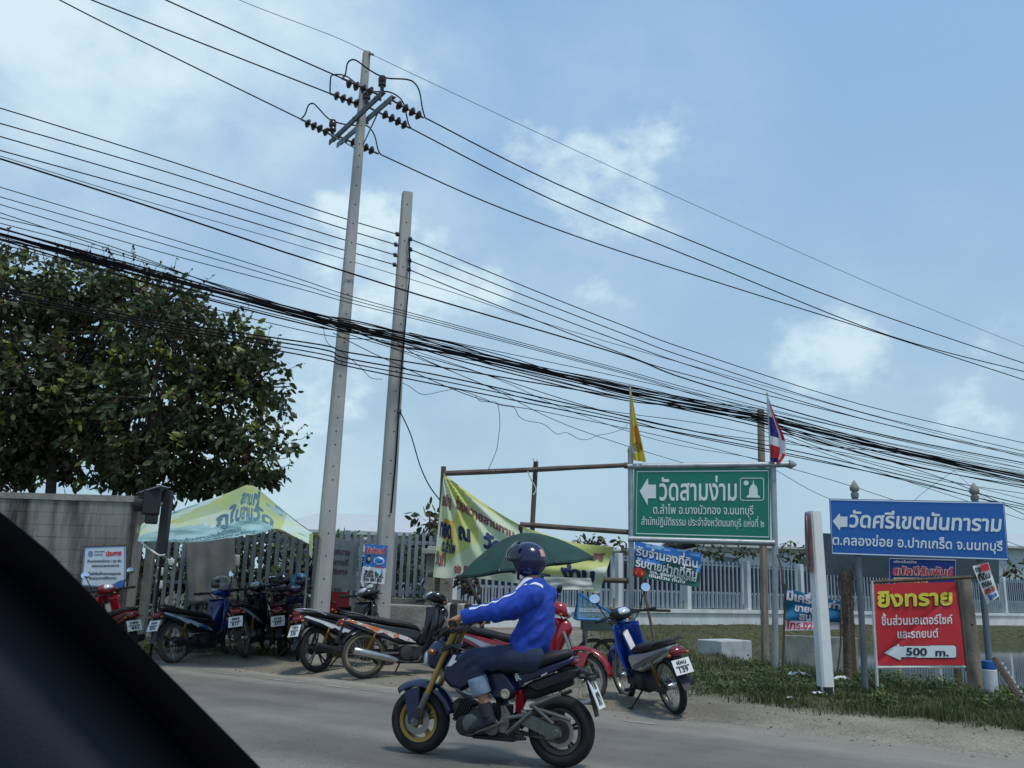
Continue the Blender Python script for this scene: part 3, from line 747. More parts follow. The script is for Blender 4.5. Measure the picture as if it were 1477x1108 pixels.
# slatted gate behind the canopy
GY = 15.0
A_, C_ = at(208, 850, GY), at(468, 855, GY)
gt = thing('slat_gate', 'dark slatted gate behind the parked motorcycles under the canopy', 'gate', (A_.x, A_.y, 0))
b = B(); slats(b, A_, C_, .25, 1.95, .125, .06, zz=.02, skip=.06); keep(obj('slat_panel', b, M_SLATD, ang=30), gt)
b = B(); rail(b, A_, C_, .32, .07, .04, .05); rail(b, A_, C_, 1.82, .07, .04, .05); rail(b, A_, C_, 1.1, .05, .03, .05); keep(obj('gate_frame', b, M_SLATD, ang=30), gt)
p = at(211, 850, GY - .1); b = B(); b.box((p.x, p.y, .95), (.13, .13, 1.9)); keep(obj('gate_post', b, mat('mossy_post', (118, 126, 118), rough=.9, var=.25, bump=.4), bev=.01), gt)
def cloth(cor, Y, nu=24, nv=20, amp=.03, fr=3.0, ph=0.0, off=0.0):
    """sheet from four photo corners (tl, tr, br, bl) hung at depth Y with folds; returns S(u, v) and its grid"""
    def S(u, v, o=0.0):
        t = (cor[0][0] + (cor[1][0] - cor[0][0]) * u, cor[0][1] + (cor[1][1] - cor[0][1]) * u)
        q = (cor[3][0] + (cor[2][0] - cor[3][0]) * u, cor[3][1] + (cor[2][1] - cor[3][1]) * u)
        return at(t[0] + (q[0] - t[0]) * v, t[1] + (q[1] - t[1]) * v, Y + amp * math.sin(u * fr * 6.28 + ph + 1.5 * v) * (.3 + .7 * v) + amp * .8 * noise.noise(Vector((u * 3, v * 3, ph))) - o)
    return S
tp = cloth(((268, 775), (338, 772), (342, 868), (270, 872)), 14.85, amp=.04)
b = B(); b.grid(lambda u, v: tp(u, v), 16, 16)
tag(obj('tarpaulin', b, mat('brown_tarp', (126, 126, 120), rough=.85, var=.3, scale=2, second=(116, 96, 84), sharp=(.5, .8)), solid=.006), 'brown cloth sheet hung over the dark gate under the canopy', 'tarpaulin')
for i, (x0, y0, x1, y1, l) in enumerate([(227, 818, 236, 831, 'upper white paper scrap on the dark gate beside the signal post'), (225, 837, 235, 850, 'lower white paper scrap on the dark gate beside the signal post'), (241, 806, 252, 814, 'small torn white paper on the gate slats right of the signal post'), (338, 800, 346, 818, 'white paper strip on the gate beside the brown sheet')]):
    s_ = cloth(((x0, y0), (x1, y0 + 1), (x1 - 1, y1), (x0 + 1, y1 - 1)), GY - .1, amp=.01); b = B(); b.grid(lambda u, v: s_(u, v), 6, 6)
    tag(obj('paper_notice', b, mat('paper_white', (214, 216, 212), rough=.9, var=.06), solid=.003), l, 'paper', 'papers on the gate')

# far factory halls
M_ROOF = mat('pale_roof_sheet', (192, 195, 194), rough=.5, var=.06, scale=1)
M_FWALL = mat('factory_wall', (186, 194, 194), rough=.8, var=.08, scale=.4)
def hall(px0, px1, yt, ye, Y, label, Y1=None):
    a, c = at(px0, ye, Y), at(px1, ye, Y1 or Y); top = at(px0, yt, Y + 16).z
    t = thing('factory_building', label, 'factory', (a.x, a.y, 0))
    n_ = Vector((-(c - a).y, (c - a).x, 0)).normalized() * 16; ze = min(a.z, c.z); b = B()
    wallbox(b, a, c, -1, ze, 30); keep(obj('wall', b, M_FWALL, ang=30), t)
    b = B(); v = (c - a).normalized() * .6; o_ = -n_.normalized() * .7
    r = []
    for p in (a - v, c + v):
        p = Vector((p.x, p.y, 0)); r.append([p + o_ + Vector((0, 0, ze + .05)), p + n_ + Vector((0, 0, top)), p + n_ * 2 - o_ + Vector((0, 0, ze + .05)), p + n_ * 2 - o_ + Vector((0, 0, ze - .2)), p + n_ + Vector((0, 0, top - .3)), p + o_ + Vector((0, 0, ze - .2))])
    b.loft(r); keep(obj('roof', b, M_ROOF, ang=20), t)
    k = 0
    L_ = (c - a).length; d = (c - a).normalized(); rot = Matrix.Rotation(math.atan2(d.y, d.x), 3, 'Z')
    while k < L_ - 4:
        p = a + d * (k + 2) - n_.normalized() * .02; b = B(); b.box((p.x, p.y, ze - 1.6), (2.6, .08, .7), rot); k += 9
        keep(obj('window_band', b, mat('hall_window', (96, 108, 114), rough=.3), ang=30), t)
hall(396, 640, 738, 764, 62, 'pale roofed factory hall behind the tall pole')
hall(1020, 1345, 769, 786, 95, 'long white roofed factory hall behind the green sign')
hall(1372, 1700, 768, 786, 100, 'white factory hall at the right edge behind the blue sign')
hall(845, 985, 779, 792, 120, 'low distant hall seen under the bamboo beams')

# ------------------------------------------------------------------ signs
M_GREEN = mat('sign_green', (16, 122, 98), rough=.45, var=.05, scale=2)
M_SWHITE = mat('sign_white', (226, 232, 230), rough=.5, var=.03)
M_BLUE = mat('sign_blue', (28, 98, 172), rough=.45, var=.06, scale=2)
M_RED = mat('sign_red', (206, 44, 52), rough=.5, var=.08, scale=3)
M_YEL = mat('sign_yellow', (238, 216, 70), rough=.5, var=.05)
M_INK = mat('ink_dark', (36, 40, 52), rough=.6, var=.05)
def poly_px(b, pts, P, back=.0):
    b.add([P(x, y) for x, y in pts], [tuple(range(len(pts)))])
def slab(b, cor, P, t=.012, bulge=0):
    f = [P(x, y) for x, y in cor]; n_ = (f[1] - f[0]).cross(f[3] - f[0]).normalized()
    if n_.y < 0: n_ = -n_
    b.prism(f, n_ * t)
def mp(pts, o, s): return [(o[0] + x / s, o[1] + y / s) for x, y in pts]
def stroke(b, pts, w, P, close=False):
    """a painted line of width w pixels"""
    n = len(pts); vs = []
    for i, (x, y) in enumerate(pts):
        a = pts[(i - 1) % n] if (close or i) else pts[i]; c = pts[(i + 1) % n] if (close or i < n - 1) else pts[i]
        dx, dy = c[0] - a[0], c[1] - a[1]; l_ = math.hypot(dx, dy) or 1; nx_, ny_ = -dy / l_ * w / 2, dx / l_ * w / 2
        vs += [P(x + nx_, y + ny_), P(x - nx_, y - ny_)]
    b.add(vs, [(2 * i, 2 * ((i + 1) % n), 2 * ((i + 1) % n) + 1, 2 * i + 1) for i in range(n if close else n - 1)])
def rrect(x0, y0, x1, y1, r, n=5):
    out = []
    for (cx, cy, a0) in ((x1 - r, y1 - r, 0), (x0 + r, y1 - r, 90), (x0 + r, y0 + r, 180), (x1 - r, y0 + r, 270)):
        for i in range(n + 1):
            a = R(a0 + 90 * i / n); out.append((cx + r * math.cos(a), cy + r * math.sin(a)))
    return out
# green sign
SP = plane_of((914, 675, 13.62), (1111, 675, 13.45), (1111, 779, 13.45))
gs = thing('road_sign', 'green road sign with white arrow and temple symbol between two flags', 'road sign', GZ(1119, 966))
gO = (880, 540); k_ = 4.26
b = B(); slab(b, [(914.5, 676), (1111, 675), (1111.5, 780), (914, 775.5)], lambda x, y: SP(x, y))
b.cur = 1; P1 = lambda x, y: SP(x, y, .006)
stroke(b, mp([(166, 598), (972, 592), (976, 1000), (160, 978)], gO, k_), 1.5, P1, True)
poly_px(b, mp([(182, 718), (232, 638), (235, 678), (282, 678), (282, 762), (232, 762), (230, 805)], gO, k_), P1)
letter(b, 'วัดสามง่าม', (951, 721), (1062.6, 721.2), 23, P1, .016)
letter(b, 'ต.ลำโพ อ.บางบัวทอง จ.นนทบุรี', (942, 741), (1086.6, 742.2), 9.6, P1, .006)
letter(b, 'สำนักปฏิบัติธรรม ประจำจังหวัดนนทบุรี แห่งที่ ๒', (925, 757), (1102, 760.6), 8.8, P1, .004)
stroke(b, mp(rrect(800, 638, 944, 774, 14), gO, k_), 1.0, P1, True)
poly_px(b, mp([(838, 757), (838, 750), (852, 742), (856, 700), (866, 682), (875, 678), (880, 645), (886, 678), (897, 684), (905, 704), (908, 742), (922, 752), (922, 759)], gO, k_), P1)
poly_px(b, mp([(836 + 17 * math.cos(i * PI / 8) * (1 if i % 2 else .8), 668 + 17 * math.sin(i * PI / 8) * (1 if i % 2 else .8)) for i in range(16)], gO, k_), P1)
keep(obj('sign_panel', b, [M_GREEN, M_SWHITE], ang=30), gs)
b = B(); q = SP(1117, 668, -.03); base = GZ(1119, 966); b.tube([SP(1114.5, 657, -.04), SP(1118, 800, -.04), Vector((base.x, SP(1118, 800, 0).y, -.1))], .047, 12); keep(obj('sign_post', b, M_PIPE), gs)
b = B(); q = SP(909.5, 650, -.04); b.tube([q, SP(910.5, 800, -.04), Vector((SP(911, 900, 0).x, q.y, -.1))], .043, 12); b.ell(q, (.05, .05, .07)); keep(obj('sign_post', b, M_PIPE), gs)
b = B(); b.tube([SP(905, 673, -.01), SP(1138, 670, -.01)], .045, 12); b.lathe([(.045, 0), (.075, .02), (.06, .06), (.02, .12)], SP(1137, 670, -.01), (SP(1138, 670) - SP(905, 673)), 12)
keep(obj('top_rail', b, M_PIPE), gs)
b = B(); b.tube([SP(906, 777.5, -.01), SP(1117, 783.5, -.01)], .045, 12); keep(obj('bottom_rail', b, M_PIPE), gs)

# flags
M_FY = mat('flag_yellow', (226, 206, 84), rough=.8, var=.08, trans=.3)
M_FO = mat('flag_orange', (214, 140, 60), rough=.8, trans=.3)
M_FR = mat('flag_red', (196, 42, 52), rough=.8, trans=.25); M_FW = mat('flag_white', (228, 228, 230), rough=.8, trans=.25); M_FB = mat('flag_navy', (46, 50, 122), rough=.8, trans=.25)
def flag(name, label, lef, rig, Y, cellmat, mats, pole_px, nu=12, nv=30, text=None):
    t = thing('flag', label, 'flag', at(*pole_px[-1], Y))
    b = B(); lc, rc = crv([(x, y, 0) for x, y in lef], 12), crv([(x, y, 0) for x, y in rig], 12)
    def S(u, v, o=0.0):
        a = lc[min(len(lc) - 1, int(v * (len(lc) - 1) + .5))]; c = rc[min(len(rc) - 1, int(v * (len(rc) - 1) + .5))]; q = a.lerp(c, u)
        return at(q.x, q.y, Y + .05 * math.sin(u * 9 + v * 3) * v - .04 * u - o)
    for j in range(nv):
        for i in range(nu):
            b.cur = cellmat((i + .5) / nu, (j + .5) / nv)
            b.add([S(i / nu, j / nv), S((i + 1) / nu, j / nv), S((i + 1) / nu, (j + 1) / nv), S(i / nu, (j + 1) / nv)], [(0, 1, 2, 3)])
    if text:
        b.cur = len(mats) - 1; letter(b, text, (20, 80), (90, 84), 11, lambda x, y: S(max(0, min(1, x / 100)), max(0, min(1, y / 100)), .012), .02)
    keep(obj('flag_cloth', b, mats, ang=0), t)
    b = B(); b.tube([at(*pole_px[0], Y + .02), at(*pole_px[1], Y + .02)], .012, 8); b.ell(at(*pole_px[0], Y + .02), (.018, .018, .03)); keep(obj('flag_pole', b, mat('flag_pole', (190, 186, 172), rough=.6)), t)
flag('flag', 'limp yellow flag hanging above the left end of the green sign', [(909.5, 562), (909.8, 600), (910.5, 640), (914, 664)], [(910.5, 562), (917, 600), (924, 630), (932.5, 667)], 13.6,
     lambda u, v: 1 if (.46 < v < .72 and .25 + .8 * (v - .46) < u < .95) else (3 if u < .3 and v > .72 and v < .85 else 0), [M_FY, M_FO, mat('flag_ink', (120, 60, 44), rough=.8), M_FW, mat('flag_ink', (120, 60, 44))], [(909, 556), (909.5, 668)], text='ทรงพ')
def thai(u, v):
    if u > .80: return 0 if v < .55 or .75 < v else 1
    if u > .66: return 1 if v < .9 else 0
    if v < .26: return 1 if u < .5 else 0
    if v < .52: return 2
    if v < .67: return 1
    if v < .87: return 0
    return 2
flag('flag', 'striped red white and blue flag hanging above the right end of the green sign', [(1107.3, 574), (1108.5, 610), (1109, 640), (1112, 666)], [(1108.5, 574), (1119, 603), (1131.5, 632), (1133, 655), (1125, 668)], 13.4, thai, [M_FR, M_FW, M_FB], [(1106.5, 568), (1112, 660)], 14, 40)

# blue cloth banner under the green sign
bt = thing('cloth_banner', 'small blue and green banner hanging under the green sign by its corner', 'banner', at(913, 781, 13.4))
S_ = cloth(((915.7, 781), (1012, 798), (1009, 848), (913, 831)), 13.40, amp=.035, fr=1.3)
b = B(); nu, nv = 30, 18
for j in range(nv):
    for i in range(nu):
        u, v = (i + .5) / nu, (j + .5) / nv
        b.cur = 1 if v > .5 + .12 * math.sin(u * 7) else (2 if noise.noise(Vector((u * 5, v * 9, 2))) > .28 else 0)
        b.add([S_(i / nu, j / nv), S_((i + 1) / nu, j / nv), S_((i + 1) / nu, (j + 1) / nv), S_(i / nu, (j + 1) / nv)], [(0, 1, 2, 3)])
PP = lambda o: (lambda x, y: S_(x / 100, y / 50, o))
mats_ = [mat('print_sky_blue', (52, 118, 196), rough=.6, var=.15, scale=6), mat('print_green', (34, 92, 78), rough=.6, var=.2, scale=8), mat('print_cloud', (130, 176, 214), rough=.6), M_SWHITE, mat('print_navy', (24, 34, 80), rough=.6), M_RED, M_YEL]
for (tx, y, h) in (('รับจำนองที่ดิน', 19, 9.5), ('รับขายฝากที่ดิน', 35, 9.5)):
    b.cur = 4; letter(b, tx, (3, y + .6), (95, y + 3.6), h, PP(.008), .065); b.cur = 3; letter(b, tx, (3, y), (95, y + 3), h, PP(.012), .03)
for (tx, x0, x1, y) in (('โทร. สอบถามได้ทุกวัน', 24, 94, 41.5), ('เงินด่วน ทันใจ', 24, 78, 47)):
    b.cur = 3; letter(b, tx, (x0, y), (x1, y + .6), 3.6, PP(.012), .03)
b.cur = 5; b.add([S_((9 + 9 * math.cos(a)) / 100, (43 + 6.5 * math.sin(a)) / 50, .012) for a in [i * PI / 9 for i in range(18)]], [tuple(range(18))])
b.cur = 6; letter(b, 'ด่วน', (4, 45.4), (14, 45.4), 3.4, PP(.018), .04)
keep(obj('banner_cloth', b, mats_, ang=0), bt)
b = B(); q0, q1 = at(924, 826, 13.5), at(943, 920, 13.2); b.tube([q0, q1 + (q1 - q0) * .12], .022, 8); keep(obj('stake', b, M_WOOD), bt)
b = B(); b.tube([at(872, 879, 13.6), at(967, 881, 13.6)], .02, 8)
tag(obj('bamboo_rod', b, M_BAMBOO), 'thin level rod tied between the banner frame and the green sign post', 'rod')

# blue sign on two posts with finials
bO = (1180, 690); kb_ = 4.973
BY0, BY1 = 10.9, 10.4
SB = plane_of((1196, 719, BY0), (1452, 724, BY1), (1455, 808, BY1))
bs = thing('road_sign', 'blue temple sign with white arrow on two posts with bud finials', 'road sign', GZ(1246, 975))
b = B(); cor = mp([(80, 145), (1335, 170), (1368, 590), (97, 545)], bO, kb_)
slab(b, cor, lambda x, y: SB(x, y), .03); b.cur = 1; P1 = lambda x, y: SB(x, y, .006)
stroke(b, mp([(87, 153), (1328, 178), (1360, 581), (104, 537)], bO, kb_), 1.6, P1, True)
poly_px(b, mp([(105, 308), (155, 250), (160, 275), (210, 275), (210, 348), (160, 350), (155, 375)], bO, kb_), P1)
letter(b, 'วัดศรีเขตนันทาราม', (1224.5, 760), (1443.5, 766.4), 17.2, P1, .026, slant=.06)
letter(b, 'ต.คลองข่อย อ.ปากเกร็ด จ.นนทบุรี', (1200.5, 785.5), (1446, 794.6), 10.6, P1, .016)
keep(obj('sign_panel', b, [M_BLUE, M_SWHITE], ang=30), bs)
M_POST = mat('sign_post_grey', (112, 122, 130), rough=.6, var=.15, scale=6, metal=.2)
for (px0, px1, yb, base, Yb) in ((1233, 1247, 705, (1247, 975), BY0), (1406, 1427, 709, (1430, 985), BY1)):
    q = SB(px0, yb + 10, -.06); e = GZ(*base); e = Vector((at(*base, q.y).x, q.y, e.z - .15)); b = B(); b.tube([q, e], .036, 12); keep(obj('sign_post', b, M_POST), bs)
    b = B(); b.lathe([(.045, -.02), (.05, .03), (.03, .04), (.055, .07), (.058, .1), (.03, .15), (.004, .19)], q, (0, 0, 1), 14); keep(obj('post_finial', b, mat('finial_grey', (132, 132, 122), rough=.7, var=.2)), bs)
q = at(1428, 980, BY1 - .03); ft = thing('painted_footing', 'concrete footing with blue and white bands round the right post of the blue sign', 'post footing', (q.x, q.y, 0))
zb, zt = at(1428, 1012, q.y).z, at(1427, 953, q.y).z; zm = at(1427, 965, q.y).z
b = B(); b.lathe([(.075, zb - .1), (.078, zm - .003)], (q.x, q.y, 0), (0, 0, 1), 16); keep(obj('white_band', b, mat('chipped_white', (206, 212, 212), rough=.8, second=(140, 136, 126), sharp=(.5, .7), scale=7), bev=.01), ft)
b = B(); b.lathe([(.076, zm), (.072, zt)], (q.x, q.y, 0), (0, 0, 1), 16); keep(obj('blue_band', b, mat('band_blue', (30, 92, 160), rough=.7), bev=.01), ft)
# dark board behind it
DB = plane_of((1184, 769, 12.4), (1441, 790, 11.8), (1441, 840, 11.8))
b = B(); slab(b, [(1184, 769), (1441, 780), (1441, 842), (1185, 829)], lambda x, y: DB(x, y), .03)
db = thing('signboard', 'dark grey back of a signboard standing behind the blue sign', 'signboard', GZ(1330, 975))
keep(obj('board', b, mat('board_back', (70, 84, 90), rough=.8, var=.25, scale=2), ang=30), db)
for px in (1222, 1368):
    q = DB(px, 800, -.06); b = B(); b.box((q.x, q.y, q.z / 2 + .1), (.07, .07, q.z + .2)); keep(obj('board_post', b, M_WOOD, bev=.005), db)
# small blue and red sign under the blue sign
SS = plane_of((1282, 805, 11.2), (1378, 808, 11.1), (1378, 838, 11.1))
b = B(); slab(b, [(1282, 804.5), (1379, 807), (1379, 846), (1283, 846)], lambda x, y: SS(x, y), .01); b.cur = 1
stroke(b, [(1282.6, 805.5), (1378.4, 808), (1378.4, 845), (1283.4, 845)], 1.2, lambda x, y: SS(x, y, .005), True)
letter(b, 'สมัคดีสัมพันธ์', (1287, 829), (1375, 831), 9.0, lambda x, y: SS(x, y, .005), .07)
letter(b, 'บริการรับสมัคร', (1289, 812), (1322, 812.6), 3.0, lambda x, y: SS(x, y, .005), .02)
b.cur = 2; letter(b, 'สมัคดีสัมพันธ์', (1287, 829), (1375, 831), 9.0, lambda x, y: SS(x, y, .009), .022)
b.cur = 3; poly_px(b, [(1289, 833), (1338, 833.5), (1338, 843), (1289, 843)], lambda x, y: SS(x, y, .005))
b.cur = 2; letter(b, 'ติดต่อด่วน', (1291, 841.5), (1335, 842), 5.2, lambda x, y: SS(x, y, .009), .03)
tag(obj('notice_sign', b, [mat('notice_blue', (30, 64, 140), rough=.5), M_SWHITE, M_RED, mat('pale_yellow', (226, 216, 150), rough=.6)], ang=30), 'small blue notice with red lettering half hidden above the red sign', 'notice')

# red sign
rO = (1220, 800); kr = 4.817; RY = 10.25
SR0 = plane_of((1257, 842, RY + .1), (1379, 839, RY - .05), (1392, 960, RY - .05))
def SR(x, y, o=0.0):
    t = ((x - 1262) * 1.0 + (y - 842) * .9) / 60
    return SR0(x, y, o + .010 * math.sin(t * 2.2) - .012 * math.exp(-((x - 1262 + (y - 960) * 1.06) / 5) ** 2))
rs = thing('road_sign', 'red cloth sign with yellow lettering and a white arrow reading 500 m', 'road sign', GZ(1264, 985))
b = B(); nu, nv = 40, 40
def rc(u, v):
    c = mp([(196, 207), (768, 190), (828, 768), (222, 770)], rO, kr)
    t = (c[0][0] + (c[1][0] - c[0][0]) * u, c[0][1] + (c[1][1] - c[0][1]) * u); q = (c[3][0] + (c[2][0] - c[3][0]) * u, c[3][1] + (c[2][1] - c[3][1]) * u)
    return (t[0] + (q[0] - t[0]) * v, t[1] + (q[1] - t[1]) * v)
b.grid(lambda u, v: SR(*rc(u, v)), nu, nv)
P1 = lambda x, y: SR(x, y, .007); P2 = lambda x, y: SR(x, y, .011)
b.cur = 3; letter(b, 'ยิงทราย', (1266, 875.5), (1374, 872.2), 16.5, P1, .06)
b.cur = 1; letter(b, 'ยิงทราย', (1266, 875), (1374, 871.6), 16.5, P2, .034)
b.cur = 2; letter(b, 'ชิ้นส่วนมอเตอร์ไซค์', (1271.5, 901.7), (1374, 899.4), 9.4, P1, .018); letter(b, 'และรถยนต์', (1294.7, 920.4), (1353.5, 919.2), 9.2, P1, .018)
arrow = mp([(265, 682), (365, 620), (375, 638), (750, 630), (766, 645), (767, 708), (755, 718), (385, 713), (380, 735)], rO, kr)
def fill_px(b, pts, P):
    import mathutils
    ys = [p[1] for p in pts]; y = min(ys)
    while y < max(ys):
        y2 = min(y + .8, max(ys)); m = (y + y2) / 2; xs_ = []
        for i in range(len(pts)):
            (xa, ya), (xb, yb) = pts[i], pts[(i + 1) % len(pts)]
            if (ya <= m) != (yb <= m): xs_.append(xa + (m - ya) * (xb - xa) / (yb - ya))
        xs_.sort()
        for x0, x1 in zip(xs_[::2], xs_[1::2]):
            k = max(1, int((x1 - x0) / 4)); vs = []
            for i in range(k + 1):
                x = x0 + (x1 - x0) * i / k; vs += [P(x, y), P(x, y2)]
            b.add(vs, [(2 * i, 2 * i + 2, 2 * i + 3, 2 * i + 1) for i in range(k)])
        y = y2
b.cur = 3; fill_px(b, [(x + (.9 if x > 1300 else -.9), y + (.9 if y > 942 else -.6)) for x, y in arrow], lambda x, y: SR(x, y, .005))
b.cur = 2; fill_px(b, arrow, P1)
b.cur = 3; letter(b, '500  m.', (1306.8, 945.2), (1368.4, 946.4), 8.6, P2, .03)
keep(obj('sign_cloth', b, [M_RED, M_YEL, M_SWHITE, M_INK], ang=180), rs)
M_LATH = mat('pale_lath', (206, 204, 196), rough=.8, var=.12, scale=8)
b = B(); b.box((0, 0, 0), (.001, .001, .001)); b = B()
q0, q1 = SR0(1257.5, 838, -.01), SR0(1264, 962, -.01); e = q1 + (q1 - q0) * .22
b.tube([q0, e], .018, 6); keep(obj('frame_stick', b, M_LATH), rs)
b = B(); b.tube([SR0(1263, 963, -.01), SR0(1393, 962, -.01)], .016, 6); keep(obj('frame_stick', b, M_LATH), rs)
b = B(); b.tube([SR0(1381, 836, -.012), SR0(1395, 968, -.012)], .022, 6); keep(obj('frame_stick', b, M_WOOD), rs)
b = B(); b.tube([SR0(1254, 840, -.02), SR0(1412, 832, -.02)], .024, 6); keep(obj('frame_stick', b, M_WOOD), rs)
q = GZ(1410, 1008); q.z -= .1; b, *_ = square_post(q, at(1391, 833, q.y + .1), .145, .13, R(10), True, .7)
tag(obj('concrete_post', b, [mat('brown_concrete', (150, 138, 120), rough=.95, var=.25, scale=5, bump=.4), M_DK], ang=30), 'leaning brown concrete post at the right edge of the red sign', 'post')
hs = cloth(((1402.7, 816.6), (1425.5, 811.4), (1441, 860), (1424, 872)), 10.15, amp=.03, fr=.8)
b = B(); b.grid(lambda u, v: hs(u, v), 12, 20)
HP = lambda x, y: hs(x / 40, y / 80, .008)
b.cur = 1; b.add([HP(18, 1), HP(39, 1), HP(38, 16), HP(19, 17)], [(0, 1, 2, 3)])
b.cur = 2
for (t_, x0, x1, y, h) in (('ขาย', 3, 17, 13, 8), ('ที่ดิน', 4, 34, 32, 10), ('ถนน', 5, 32, 47, 9), ):
    letter(b, t_, (x0, y), (x1, y + 1), h, HP, .04)
b.cur = 1; letter(b, 'ด่วน', (21, 13), (36, 13), 8, lambda x, y: hs(x / 40, y / 80, .007), .04); letter(b, '089-31', (5, 62), (35, 63), 8, HP, .05)
b.cur = 3; letter(b, 'โทร', (9, 76), (36, 76), 7, HP, .05)
tag(obj('hanging_notice', b, [mat('plastic_white', (220, 222, 216), rough=.5, var=.08), M_RED, M_INK, M_BLUE], ang=180), 'crooked white plastic notice hanging off the right end of the blue sign', 'notice')

# white slanted post with a disc seen edge on
q = GZ(1192, 1000); t1 = at(1173.5, 738, q.y + .05)
wp = thing('marker_post', 'leaning white painted post with a black foot and a red disc seen edge on', 'post', q)
b, fx, fy, az = square_post(Vector((0, 0, -.15)), t1 - q, .15, .135, R(12), False); obj('post_shaft', b, [mat('post_white', (228, 230, 226), rough=.6, var=.05, second=(190, 186, 176), scale=4, sharp=(.55, .8)), M_DK], wp, ang=30)
b, *_ = square_post(Vector((0, 0, -.15)), Vector((0, 0, 0)) + (t1 - q) * .055, .158, .157, R(24), False); obj('black_foot', b, [mat('foot_black', (40, 42, 44), rough=.8), M_DK], wp, ang=30)
c = at(1164.5, 782, q.y + .02) - q; b = B(); dn = Vector((-.96, .275, 0)).normalized()
b.lathe([(.02, .0), (.34, .0), (.34, .012), (.02, .012)], c, dn, 36); 
obj('sign_disc', b, [mat('disc_maroon', (104, 40, 44), rough=.5, var=.3, scale=7, second=(176, 160, 156), sharp=(.5, .75)), mat('disc_pale', (196, 180, 176), rough=.6)], wp, ang=30)

# teal banner tied between stakes
tb = thing('cloth_banner', 'teal banner with a white phone number strip tied behind the leaning white post', 'banner', GZ(1132, 985))
S_ = cloth(((1134, 849), (1213, 868), (1212, 908), (1132, 910)), 12.0, amp=.06, fr=.9)
b = B(); nu, nv = 24, 20
for j in range(nv):
    for i in range(nu):
        b.cur = 1 if j >= 15 else 0
        b.add([S_(i / nu, j / nv), S_((i + 1) / nu, j / nv), S_((i + 1) / nu, (j + 1) / nv), S_(i / nu, (j + 1) / nv)], [(0, 1, 2, 3)])
TP = lambda x, y: S_(x / 80, y / 60, .012)
b.cur = 1; letter(b, 'มีเครื่องเก่า', (1, 15), (79, 17), 10, TP, .045); letter(b, 'ขายดูด', (13, 30), (52, 31), 8.5, TP, .035); letter(b, 'สนใจ', (20, 43), (50, 43.5), 8.5, TP, .045)
b.cur = 2; letter(b, 'โทร.02-19', (2, 57), (60, 57.5), 8.5, TP, .03)
keep(obj('banner_cloth', b, [mat('banner_teal', (22, 108, 150), rough=.6, var=.12, scale=5), mat('banner_pale', (226, 218, 222), rough=.6), mat('banner_crimson', (188, 40, 70), rough=.6)], ang=0), tb)
b = B(); b.tube([at(1133, 842, 12.05), at(1127, 985, 12.05) + Vector((0, 0, -.2))], .016, 6); keep(obj('stake', b, M_WOOD), tb)
q0 = GZ(1222, 985); b = B(); b.tube(crv([q0 + Vector((0, 0, -.2)), at(1222, 940, q0.y), at(1220, 890, q0.y), at(1218, 855, q0.y), at(1216, 824, q0.y)], 5), [.055 * (1 - .2 * i / 20) for i in range(21)], 12)
ts = thing('tree_stump', 'bare mottled brown tree trunk with dead vines right of the teal banner', 'tree trunk', q0)
keep(obj('trunk', b, mat('bark_brown', (104, 92, 78), rough=.95, var=.35, scale=9, bump=.9, bscale=30)), ts)
b = B()
for i in range(12):
    x = 1222 + rnd.uniform(-9, 7); y = rnd.uniform(850, 985); p = at(x, y, q0.y - .1); pts = [p]
    for k in range(6): p = p + Vector((rnd.uniform(-.05, .05), rnd.uniform(-.03, .02), .09)); pts.append(p)
    b.tube(crv(pts, 3), .006, 5)
keep(obj('dead_vine', b, M_WOOD), ts)
for i, (x0, y0, x1, y1, l) in enumerate([(1207, 975, 1212, 885, 'thin crooked dry stick beside the bare tree trunk'), (1128, 845, 1121, 800, 'short twig tied high on the green sign right post')]):
    Y = 11.9 if i == 0 else 13.3; b = B(); b.tube(crv([at(x0, y0, Y) , at((x0 + x1) / 2 + 3, (y0 + y1) / 2, Y), at(x1, y1, Y)], 5), .012, 6); tag(obj('dry_stick', b, M_WOOD), l, 'stick')

# concrete bits at the pond, litter
q = G(1053, 946, -.02); b = B(); rot = Matrix.Rotation(R(38), 3, 'Z'); b.box((q.x + .0, q.y + .42, -.02), (.95, .62, .56), rot)
tag(obj('culvert_slab', b, mat('pale_slab', (206, 206, 198), rough=.9, var=.12, scale=4, second=(160, 158, 146), sharp=(.45, .8)), bev=.02, ang=30), 'pale concrete slab lying at the pond edge left of the brown post', 'concrete slab')
A_, C_ = G(1133, 946, -.05), G(1238, 950, -.05); b = B(); wallbox(b, A_, C_, -.4, at(1180, 918, A_.y).z, .25, 4)
tag(obj('culvert_wall', b, M_OLDCON, bev=.015, ang=30), 'low grimy concrete wall behind the teal banner', 'low wall')
def litter(px, py, s, label, seed):
    r = random.Random(seed); q = GZ(px, py); b = B()
    def f(u, v):
        x, y = (u - .5) * s, (v - .5) * s * .6
        return (q.x + x, q.y + y, q.z + .03 + s * .22 * (noise.noise(Vector((u * 4, v * 4, seed))) + .45) * (1 - abs(2 * u - 1) ** 3))
    b.grid(f, 10, 8); tag(obj('litter_scrap', b, mat('litter_white', (212, 216, 216), rough=.6, var=.15, scale=12), ang=0, solid=.004), label, 'litter')
litter(1153, 976, .26, 'crumpled white sack in the grass left of the leaning white post', 4)
litter(1180, 1012, .10, 'white scrap at the foot of the leaning white post', 9)
litter(1140, 1011, .07, 'tiny white scrap in the grass below the white sack', 12)
litter(1213, 986, .2, 'flat torn white sheet right of the leaning white post', 15)
b = B(); q0, q1 = at(1434, 950, 10.1), at(1490, 1035, 9.6); dd = (q1 - q0).normalized(); b.tube([q0, q1], .035, 5); b.cur = 1
for i in range(9): b.box(q0 + dd * (.1 + i * .06) + Vector((.025, -.02, .03)), (.02, .02, .025))
